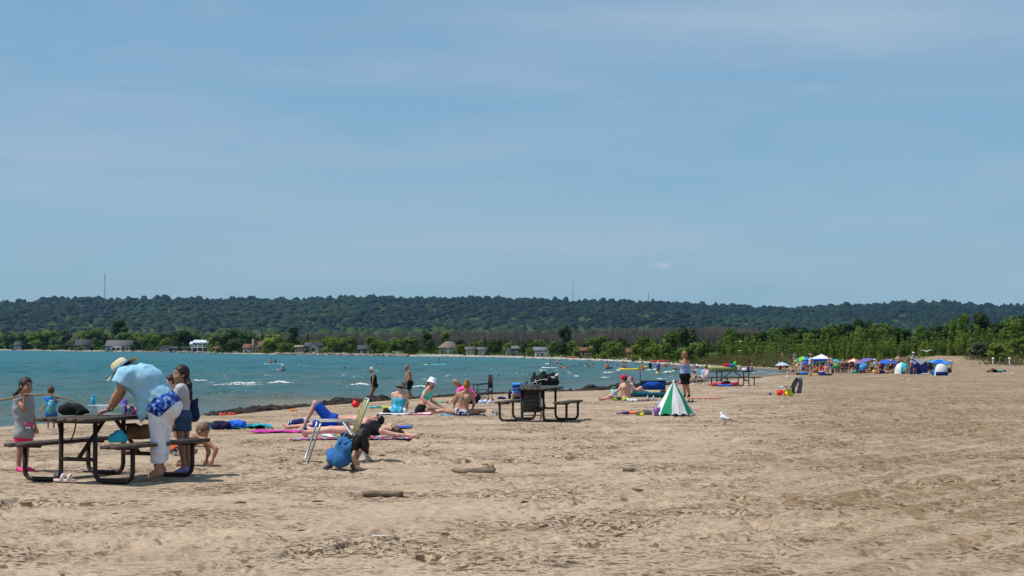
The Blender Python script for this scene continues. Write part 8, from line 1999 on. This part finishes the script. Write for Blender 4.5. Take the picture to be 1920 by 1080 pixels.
o = empty('paddle', GW(1195, 694) + [0, 0, 0.72]); b = MB(); b.tube([(-0.35, 0, 0.12), (0.30, 0, -0.18)], 0.014, 6); b.obj('shaft', M_BLACK, o); b = MB(); b.bar((-0.50, 0, 0.20), (-0.33, 0, 0.11), 0.03, 0.14); b.obj('blade', M_BLACK, o); tag(o, 'black kayak paddle held over the yellow kayak', 'paddle')
wader(1219, 676.5, 692.5, 1.5, TO, 'child in dark blue wetsuit standing in shallow water', skin='tan', suit=NVY, top=NVY); wader(1234, 678.5, 700, 1.35, TO, 'child in purple shirt and white hat standing in the shallows', skin='brown', top=PUR, hat=hat_bucket(cloth('white_hat', (0.80, 0.80, 0.86)), 0.12, 0.02))
lump('yellow_ball', GW(1232.5, 701) + [0, 0, 0], [((0, 0, 0.06), (0.001, 0, 0.06), 0.13, 0.13)], mat('ball_yellow', (0.72, 0.66, 0.25), 0.5), 'pale yellow ball at the feet of the child in purple', 'ball', wr=0)
wader(1247.5, 676.5, 690.5, 1.75, AW, 'bare-chested man in black trunks standing with back turned', skin='tan', bot=BLK); wader(1262, 679.5, 688.5, 1.4, LW, 'boy standing left of the woman with phone', skin='tan', bot=LBL); wader(1334, 687, 695, 1.2, LW, 'child in red top beyond the striped lawn chair', skin='brown', suit=RED)
wader(1409.5, 681.5, 697, 1.5, RT, 'woman in salmon hat standing in shallow water near the third table', skin='tan', suit=BRN, female=True, hat=hat_bucket(cloth('salmon_hat', (0.70, 0.20, 0.18)), 0.13, 0.02)); wader(1414.5, 690, 699, 1.1, LW, 'child crouching beside the woman in salmon hat', skin='brown', bot=RED, kind='bend')
for px, top, wl, h, lb, kw in [(1425, 683, 689, 1.2, 'child in pink at the end of the bay, left of the dark one', dict(suit=PNK)), (1430, 678.5, 690, 1.5, 'child in black wetsuit at the end of the bay', dict(suit=BLK, top=BLK)), (1440, 687, 692, 0.9, 'small child in pink crouching in the last shallows', dict(suit=PNK, kind='bend')), (1446, 677, 690, 1.6, 'left one of two adults at the very end of the bay', dict(suit=NVY, female=True)), (1450, 676, 690, 1.7, 'right one of two adults at the very end of the bay', dict(bot=GRY, top=WHT))]: wader(px, top, wl, h, TO, lb, skin='tan', **kw)

# ---- far crowd on the sand
CR = 'crowd at the far end of the beach'
def beach(px, py, h, kind, facing, label, **kw):
    kw.setdefault('group', CR); return fig(G(px, py), h, kind, facing, label, **kw)
def hpx(px, top, base): g = G(px, base); return (base - top) / F * g[1]
umbrella(G(1467, 701), hpx(1467, 679.5, 701), 0.62, (lambda t, a: UI['white'] if int(t * 6) % 2 else UI['skyblue']), 'blue and white ringed umbrella nearest the lake', dome=0.42)
beach(1462.5, 701, 1.2, 'stand', AW, 'person standing under the blue and white ringed umbrella', bot=RED, top=GRY); camp_chair(G(1471, 699), R(200), MATS['black_canvas'], 'black camp chair under the blue and white ringed umbrella', 0.85)
umbrella(G(1506, 694), hpx(1506, 668.5, 694), 0.78, [UI[k] for k in ('magenta', 'blue', 'cyan', 'yellow', 'green', 'lime', 'skyblue', 'purple')], 'rainbow striped umbrella right of the small green one', dome=0.4)
umbrella(G(1497, 692), hpx(1497, 673, 692), 0.5, [UI['lime'], UI['green']], 'small green umbrella left of the rainbow one', dome=0.5)
b = MB(); o = empty('pop_up_shelter', G(1512, 695) + [0, 0.6, 0]); b.box((0, 0, 0.45), (0.62, 0.5, 0.9), taper=0.8); b.obj('shell', NY['blue'], o); b = MB(); b.box((0, -0.27, 0.35), (0.36, 0.03, 0.6)); b.obj('opening', M_BLACK, o); tag(o, 'blue pop-up shelter under the rainbow umbrella', 'shelter')
beach(1490, 687, 1.5, 'stand', TO, 'person in dark top standing left of the rainbow umbrella', top=GRY, bot=PNK); beach(1481, 684, 1.2, 'sit', LW, 'person sitting far behind the ringed umbrella', top=WHT, bot=NVY); beach(1467, 681, 1.4, 'stand', TO, 'person half hidden behind the ringed umbrella', skin='brown', bot=ORG)
beach(1492, 697, 0.95, 'bend', RT, 'toddler in yellow bending to the sand', top=YEL); beach(1487.5, 698, 0.9, 'sit', LW, 'small child sitting on the wet sand', suit=BRN); beach(1509, 698, 0.95, 'bend', RT, 'girl in red and white bending over a blue bag', top=RED, female=True, bot=GRY)
lump('blue_bag', G(1508, 703), [((-0.2, 0, 0.1), (0.2, 0, 0.12), 0.12, 0.12)], cw(BLU), 'blue bag on the sand left of the bearded man', 'bag'); lump('dark_hat', G(1497, 703), [((-0.1, 0, 0.06), (0.1, 0, 0.06), 0.1, 0.1)], M_BLACK, 'dark round bag lying on the open sand behind the draped chair', 'bag')
beach(1519.5, 705, hpx(1519.5, 664.5, 705), 'talk', RT, 'bearded man in white shirt, grey cap and dark shorts standing', skin='brown', top=(0.58, 0.54, 0.66), bot=GRY, hat=hat_cap(cloth('grey_cap2', (0.34, 0.36, 0.36))), fat=1.12, res=0.026)
b = MB(); o = empty('canopy_shelter', G(1543, 695) + [0, 1.2, 0]); Hc, Wc = hpx(1543, 664, 695) * 1.0, 0.82
V = np.array([(-Wc, -0.8, Hc * 0.72), (Wc, -0.8, Hc * 0.72), (Wc, 0.8, Hc * 0.72), (-Wc, 0.8, Hc * 0.72), (0.1, 0, Hc)]); b.add(V, T=[[0, 1, 4], [1, 2, 4], [2, 3, 4], [3, 0, 4]]); b.obj('roof', NY['white'], o)
b = MB(); 
for (x, y, sx, sy) in ((0, -0.8, 2 * Wc, 0.02), (0, 0.8, 2 * Wc, 0.02), (-Wc, 0, 0.02, 1.6), (Wc, 0, 0.02, 1.6)): b.box((x, y, Hc * 0.65), (sx, sy, Hc * 0.14))
b.obj('valance', NY['blue'], o); b = MB(); b.box((0.45, 0.6, Hc * 0.3), (0.9, 0.02, Hc * 0.58)); b.box((-0.5, 0.6, Hc * 0.2), (0.4, 0.02, Hc * 0.4)); b.obj('side_wall', NY['cyan'], o)
for x in (-Wc + 0.03, Wc - 0.03):
    for y in (-0.77, 0.77): b = MB(); b.tube([(x, y, 0), (x, y, Hc * 0.7)], 0.02, 5); b.obj('post', M_ALU, o)
tag(o, 'white and blue canopy shelter with turquoise side wall', 'shelter')
beach(1543, 695, 1.15, 'chair', TO, 'person in dark clothes sitting in front of the turquoise wall', top=BLK, bot=BLK); beach(1528, 699, 1.5, 'sit', RT, 'sunbather in red sitting right of the bearded man', top=RED, bot=BRN); beach(1533, 701, 1.5, 'sit', LW, 'bare-shouldered sunbather sitting near the blue cooler', skin='tan', suit=ORG, female=True); beach(1538, 701, 1.4, 'sit', TO, 'person in red cap sitting on the sand by the cooler', top=RED, bot=NVY); beach(1527, 692, 1.5, 'chair', TO, 'person in striped top in a chair behind the bearded man', top=NVY, bot=GRY)
o = empty('cooler_box', G(1541, 704)); b = MB(); b.box((0, 0, 0.14), (0.42, 0.28, 0.28)); b.obj('tub', mat('cooler_navy', (0.03, 0.03, 0.30), 0.5), o); b = MB(); b.box((0, 0, 0.305), (0.44, 0.30, 0.05)); b.obj('lid', M_WHITEP, o); tag(o, 'navy cooler with white lid in front of the crowd', 'cooler')
towel(1535, 703, 0.8, 0.5, 0, cw(BLU), 'blue towel left of the navy cooler', 21, (14, 8)); towel(1523, 704.5, 0.4, 0.3, 0, cw(ORG), 'orange cloth at the bearded man\'s feet', 22, (8, 6)); lump('dark_bags', G(1552, 704), [((-0.15, 0, 0.06), (0.25, 0, 0.05), 0.09, 0.08)], M_BLACK, 'dark bags right of the navy cooler', 'bags'); lump('towel_roll', G(1529, 704), [((-0.1, 0, 0.05), (0.1, 0, 0.06), 0.07, 0.06)], cw(YEL), 'yellow-orange toy bag beside the orange cloth', 'bag')
beach(1554, 703.5, hpx(1554, 666, 703.5), 'talk', LW, 'left one of two bare-chested men standing in grey shorts', skin='brown', bot=GRY, res=0.026); beach(1559.5, 701, hpx(1559.5, 666.5, 701), 'stand', RT, 'right one of two bare-chested men standing', skin='tan', hair=('short', H_BLACK), bot=NVY, res=0.026); beach(1561, 705, hpx(1561, 686, 705), 'stand', TO, 'child in white top and black trousers in front of the two men', skin='brown', top=PUR, bot=BLK)
umbrella(G(1569, 697), hpx(1569, 674, 697), 0.62, [UI['cyan'], UI['teal']], 'turquoise umbrella right of the two men', dome=0.38, tilt=0.2)
camp_chair(G(1567, 700), R(250), cw(GRN), 'lime green camp chair under the turquoise umbrella', 0.85)
for px, py, lb, kw, cl in [(1566, 699, 'person in pale cap in a camp chair right of the two men', dict(top=GRY, bot=GRY, hair=('short', H_GREY)), GRY), (1573, 699, 'person sitting in a blue camp chair', dict(top=BRN, bot=NVY), BLU), (1579, 699, 'person in maroon sitting in a camp chair', dict(top=(0.16, 0.02, 0.05), bot=BLK), BLK)]:
    camp_chair(G(px, py) + [0, 0.12, 0], TO, cw(cl), 'camp chair of the ' + lb.split(' in a ')[0].replace(' sitting', ''), 0.8); beach(px, py, 1.35, 'chair', TO, lb, seat=0.34, **kw)
picnic_table(G(1598, 700) + [0, 0.5, 0], R(3), 'distant picnic table in the crowd under the orange umbrella', 1.7)
for px, py, lb, kw in [(1592, 697, 'person in white at the distant picnic table', dict(top=WHT, bot=NVY)), (1596, 698, 'person in red at the distant picnic table', dict(top=RED, bot=BLK)), (1601, 697, 'person in white shirt leaning at the distant picnic table', dict(top=WHT, bot=BRN))]: fig(G(px, py) + [0, -0.35, 0], 1.35, 'chair', R(80), lb, group=CR, seat=0.4, **kw)
lump('teal_tub', G(1600, 700) + [0, -0.3, 0], [((-0.1, 0, 0.1), (0.1, 0, 0.1), 0.11, 0.11)], cw(TEA), 'teal tub under the distant picnic table', 'tub')
umbrella(G(1601, 698), hpx(1601, 672.5, 698), 0.66, [UI['orange'], UI['white'], UI['orange'], UI['navy']], 'orange and white umbrella over the distant picnic table', dome=0.36); umbrella(G(1620, 699), hpx(1620, 672.5, 699), 0.86, [UI['purple']], 'purple umbrella tilted to the left', tilt=-0.28, dome=0.30)
o = empty('pop_up_shelter', G(1620, 698)); b = MB(); b.lathe([(0.42, 0), (0.42, 0.35), (0.34, 0.6), (0.16, 0.74), (0, 0.77)], 10); b.obj('shell', NY['skyblue'], o); b = MB(); b.box((0, -0.42, 0.25), (0.4, 0.06, 0.14)); b.box((0, -0.43, 0.45), (0.34, 0.06, 0.05)); b.obj('opening', cw(NVY), o); tag(o, 'sky blue pop-up shelter under the purple umbrella', 'shelter')
beach(1621, 699.5, 1.5, 'lie', R(10), 'sunbather lying in front of the sky blue shelter', suit=BRN, female=True); beach(1628, 699, 1.2, 'sit', LW, 'tanned person sitting right of the sky blue shelter', skin='brown', bot=BRN)
beach(1637, 697, 1.45, 'chair', LW, 'man in white shirt and cap sitting in a chair', top=WHT, bot=GRY, hat=hat_cap(cloth('white_hat', (0.80, 0.80, 0.86)))); camp_chair(G(1637, 697) + [0.08, 0.1, 0], LW, cw(GRY), 'grey camp chair of the man in white shirt', 0.8)
beach(1647, 697, 1.45, 'chair', R(80), 'person in orange seen from behind in a striped chair', top=ORG, bot=BRN); camp_chair(G(1647, 697) + [0, -0.1, 0], R(85), cw(ORG), 'orange striped chair seen from behind', 0.8); beach(1655, 698, 1.35, 'chair', R(80), 'person in lilac sitting under the blue umbrella', top=PUR, bot=NVY)
lump('yellow_bucket', G(1639, 700), [((0, 0, 0.1), (0, 0, 0.16), 0.13, 0.13)], mat('bucket_yellow', (0.75, 0.55, 0.02), 0.5), 'yellow beach bucket on the sand', 'bucket', wr=0); lump('blue_bundle', G(1648, 700.5), [((-0.2, 0, 0.06), (0.2, 0, 0.07), 0.08, 0.09)], cw(NVY), 'navy bundle right of the yellow bucket', 'bundle')
umbrella(G(1665, 698), hpx(1665, 674, 698), 0.96, [UI['blue']], 'deep blue umbrella left of the teal tent', dome=0.34)
beach(1657, 700.5, 1.6, 'lie', LW, 'tanned man reclining with raised knees under the blue umbrella', skin='brown', bot=NVY); beach(1667.5, 700, 1.4, 'chair', LW, 'woman in straw hat in a black chair under the blue umbrella', female=True, suit=BLK, hat=hat_bucket(mat('straw', (0.66, 0.56, 0.33)), 0.2, 0.01)); camp_chair(G(1668.5, 700) + [0, 0.1, 0], LW, MATS['black_canvas'], 'black chair of the woman in straw hat', 0.85); beach(1679, 697, 1.4, 'chair', RT, 'person in dark red left of the teal tent', top=(0.22, 0.02, 0.04), bot=BRN)
def dome_tent(px, py, w_px, top, colsA, label, door=True, front=-1):
    g = G(px, py); sc = g[1] / F; R0 = w_px * sc / 2; H_ = (py - top) * sc; o = empty('dome_tent', g + [0, R0 * 0.6, 0]); n = 8
    for k in range(n):
        V = []; rows = 7
        for i in range(rows):
            t = i / (rows - 1) * math.pi / 2
            for j in range(4):
                a = -math.pi / 2 - math.pi / n + (k + j / 3) * 2 * math.pi / n; V.append((R0 * math.cos(t) ** 0.85 * math.cos(a), R0 * 0.85 * math.cos(t) ** 0.85 * math.sin(a), H_ * math.sin(t) ** 0.9))
        link('panel', mesh_np('panel', np.array(V), gridfaces(rows, 4), [NY[colsA[k % len(colsA)]]]), o)
    if door: b = MB(); b.add([(-0.30 * R0, -R0 * 0.86, 0.02), (0.30 * R0, -R0 * 0.86, 0.02), (0.22 * R0, -R0 * 0.74, H_ * 0.55), (-0.22 * R0, -R0 * 0.74, H_ * 0.55)], [[0, 1, 2, 3]]); b.obj('doorway', NY['navy'], o)
    tag(o, label, 'tent', 'tents at the far end of the beach'); return o
dome_tent(1694, 701, 30, 680, ['cyan', 'cyan', 'teal', 'cyan', 'cyan', 'white', 'white', 'white'], 'teal dome tent with white side')
beach(1700, 701, 1.3, 'sit', TO, 'person in brown sitting in the doorway of the teal tent', skin='brown', suit=BRN); beach(1715.5, 702, 1.5, 'bend', LW, 'person in pale purple shirt bending between the tents', top=(0.50, 0.45, 0.66), bot=NVY); beach(1712, 697, 1.6, 'stand', RT, 'person in white cap standing behind the bending one', top=GRY, bot=NVY, hat=hat_cap(cloth('white_hat', (0.80, 0.80, 0.86))))
o = empty('beach_shelter', G(1729, 702) + [0, 0.8, 0]); b = MB(); b.add([(-0.75, 0, 0), (0.55, -0.3, 0), (0.62, 0.4, 1.0), (-0.55, 0.2, 1.22), (0.05, -0.35, 0.7)], T=[[0, 1, 4], [1, 2, 4], [0, 4, 3]]); b.obj('shell', NY['navy'], o); b = MB(); b.add([(-0.55, 0.2, 1.22), (0.05, -0.37, 0.7), (0.62, 0.4, 1.02)], T=[[0, 1, 2]]); b.obj('flap', NY['grey'], o); b = MB(); b.tube([(-0.55, 0.2, 0), (-0.55, 0.2, 1.25)], 0.02, 5); b.tube([(0.62, 0.4, 0), (0.62, 0.4, 1.03)], 0.02, 5); b.obj('pole', M_ALU, o); tag(o, 'navy and grey angled beach shelter between the tents', 'shelter')
towel(1727, 702.5, 0.8, 0.4, 0, cw(LBL), 'pale blue cloth in front of the angled shelter', 23, (12, 6)); lump('toys_pile', G(1735, 702.5), [((-0.2, 0, 0.05), (0.25, 0, 0.05), 0.06, 0.06)], pattern_cloth('mix', [(0.6, 0.6, 0.6), (0.5, 0.1, 0.1), (0.7, 0.7, 0.7)], 12, 'noise'), 'pale toys on the sand by the dark stroller', 'toys')
o = empty('stroller', G(1742, 701)); b = MB(); b.lathe([(0.22, 0.35), (0.26, 0.5), (0.2, 0.8), (0, 0.9)], 10, sy=0.8); b.obj('hood', M_BLACK, o); b = MB(); b.box((0, 0, 0.32), (0.4, 0.4, 0.14)); b.obj('seat', cw(NVY), o)
for x in (-0.22, 0.22):
    for y in (-0.2, 0.2): b = MB(); b.lathe([(0.03, -0.02), (0.1, -0.02), (0.1, 0.02), (0.03, 0.02)], 10, (x, y, 0.11), np.array(Matrix.Rotation(R(90), 3, 'X'))); b.obj('wheel', M_BLACK, o)
b = MB(); b.tube([(-0.2, 0, 0.3), (-0.34, 0, 0.85)], 0.015, 5); b.obj('handle', M_DARKM, o); tag(o, 'dark stroller between the angled shelter and the white tent', 'stroller')
beach(1751, 700, 1.4, 'chair', LW, 'person in white and red sitting behind the stroller', top=WHT, bot=RED)
umbrella(G(1764, 700), hpx(1764, 674, 700), 1.08, [UI['skyblue'], UI['blue']], 'large bright blue umbrella over the white tent', tilt=0.12, dome=0.32)
dome_tent(1766, 704, 27, 682, ['white', 'white', 'navy', 'navy', 'navy', 'teal', 'teal', 'white'], 'white dome tent with navy base under the bright blue umbrella', door=False)
o = empty('tent_vestibule', G(1766, 704.5)); b = MB(); b.box((0, 0, 0.14), (0.82, 0.05, 0.26)); b.obj('panel', NY['navy'], o); tag(o, 'navy front panel of the white dome tent', 'tent panel')
o = empty('cooler_box', G(1751, 703.5)); b = MB(); b.box((0, 0, 0.16), (0.26, 0.25, 0.3)); b.obj('tub', mat('cooler_blue2', (0.02, 0.06, 0.45), 0.5), o); b = MB(); b.box((0, 0, 0.325), (0.28, 0.27, 0.04)); b.obj('lid', mat('cooler_blue2', (0.02, 0.06, 0.45), 0.5), o); tag(o, 'blue cooler box left of the white dome tent', 'cooler'); lump('black_pack', G(1779, 699), [((-0.1, 0, 0.15), (0.1, 0, 0.15), 0.16, 0.15), ((0, 0, 0.3), (0.05, 0, 0.35), 0.1, 0.08)], M_BLACK, 'black packed chair at the right of the white dome tent', 'chair')
# sign, fence posts, person lying by the dune
o = empty('sign', G(1784, 692)); hS = hpx(1784, 676, 692); b = MB(); b.tube([(0, 0, 0), (0, 0, hS)], 0.03, 6); b.obj('post', M_DARKM, o); b = MB(); b.box((0, -0.04, hS - 0.12), (0.30, 0.02, 0.28)); b.obj('panel', mat('sign_grey', (0.42, 0.43, 0.45), 0.5), o); tag(o, 'small grey sign on a post right of the tents', 'sign')
for i, px in enumerate([1850, 1861, 1874, 1884, 1892, 1902, 1912, 1921, 1932]):
    g0 = np.array([(px - 960) / F * 181, 181.0, 0]); g0[2] = zg(g0[0], g0[1]); o = empty('fence_post', g0); wht = px in (1861, 1892); b = MB(); b.tube([(0, 0, -0.1), (0, 0, 0.85)], 0.06 if wht else 0.035, 6); b.obj('post', M_WHITEP if wht else M_DRIFT, o)
    if wht: b = MB(); b.box((0, -0.05, 0.75), (0.22, 0.03, 0.28)); b.obj('marker', M_WHITEP, o)
    tag(o, ('white-topped' if wht else 'thin dark') + f' fence post along the dune, {ORD[i]} from the left', 'post', 'fence posts along the dune')
beach(1868, 698.5, 1.6, 'lie', LW, 'person in teal lying on the sand near the dune', skin='deep', top=TEA, bot=BLK)

for i, (px, py, nm, c_, kd) in enumerate([(1514, 697, 'maroon', (0.2, 0.02, 0.04), 'sit'), (1531, 695, 'olive', (0.14, 0.16, 0.05), 'chair'), (1548, 698, 'coral', (0.7, 0.2, 0.14), 'sit'), (1584, 697, 'tan brown', (0.3, 0.2, 0.1), 'chair'), (1588, 699, 'black', BLK, 'chair'), (1606, 698, 'teal', TEA, 'chair'), (1612, 697, 'lavender', (0.4, 0.35, 0.6), 'chair'), (1632, 697, 'mustard', (0.5, 0.35, 0.03), 'sit'), (1643, 698, 'charcoal', GRY, 'chair'), (1651, 697, 'crimson', RED, 'chair'), (1661, 697, 'mint', (0.2, 0.6, 0.45), 'chair'), (1673, 698, 'beige', (0.45, 0.38, 0.28), 'chair'), (1684, 696, 'peach', (0.7, 0.4, 0.3), 'stand'), (1706, 699, 'indigo', (0.05, 0.04, 0.3), 'sit'), (1721, 698, 'rose', PNK, 'sit'), (1736, 699, 'cream', (0.6, 0.55, 0.42), 'chair'), (1747, 698, 'forest green', (0.03, 0.15, 0.06), 'chair'), (1756, 697, 'slate', (0.12, 0.15, 0.2), 'chair')]):
    beach(px, py, 1.45, kd, [TO, LW, R(60), RT][i % 4], f'person in {nm} {"standing" if kd == "stand" else "sitting"} in the thick of the far crowd', top=c_, bot=[NVY, BLK, GRY][i % 3], skin=['tan', 'brown', 'pink'][i % 3], hair=('short', [H_DARK, H_BROWN, H_BLOND, H_GREY][i % 4]))
    if kd == 'chair': camp_chair(G(px, py) + [0.0, 0.12, 0], [TO, LW, R(60), RT][i % 4], cw([NVY, BLK, BLU, GRN, RED][i % 5]), f'camp chair of the person in {nm}', 0.8)
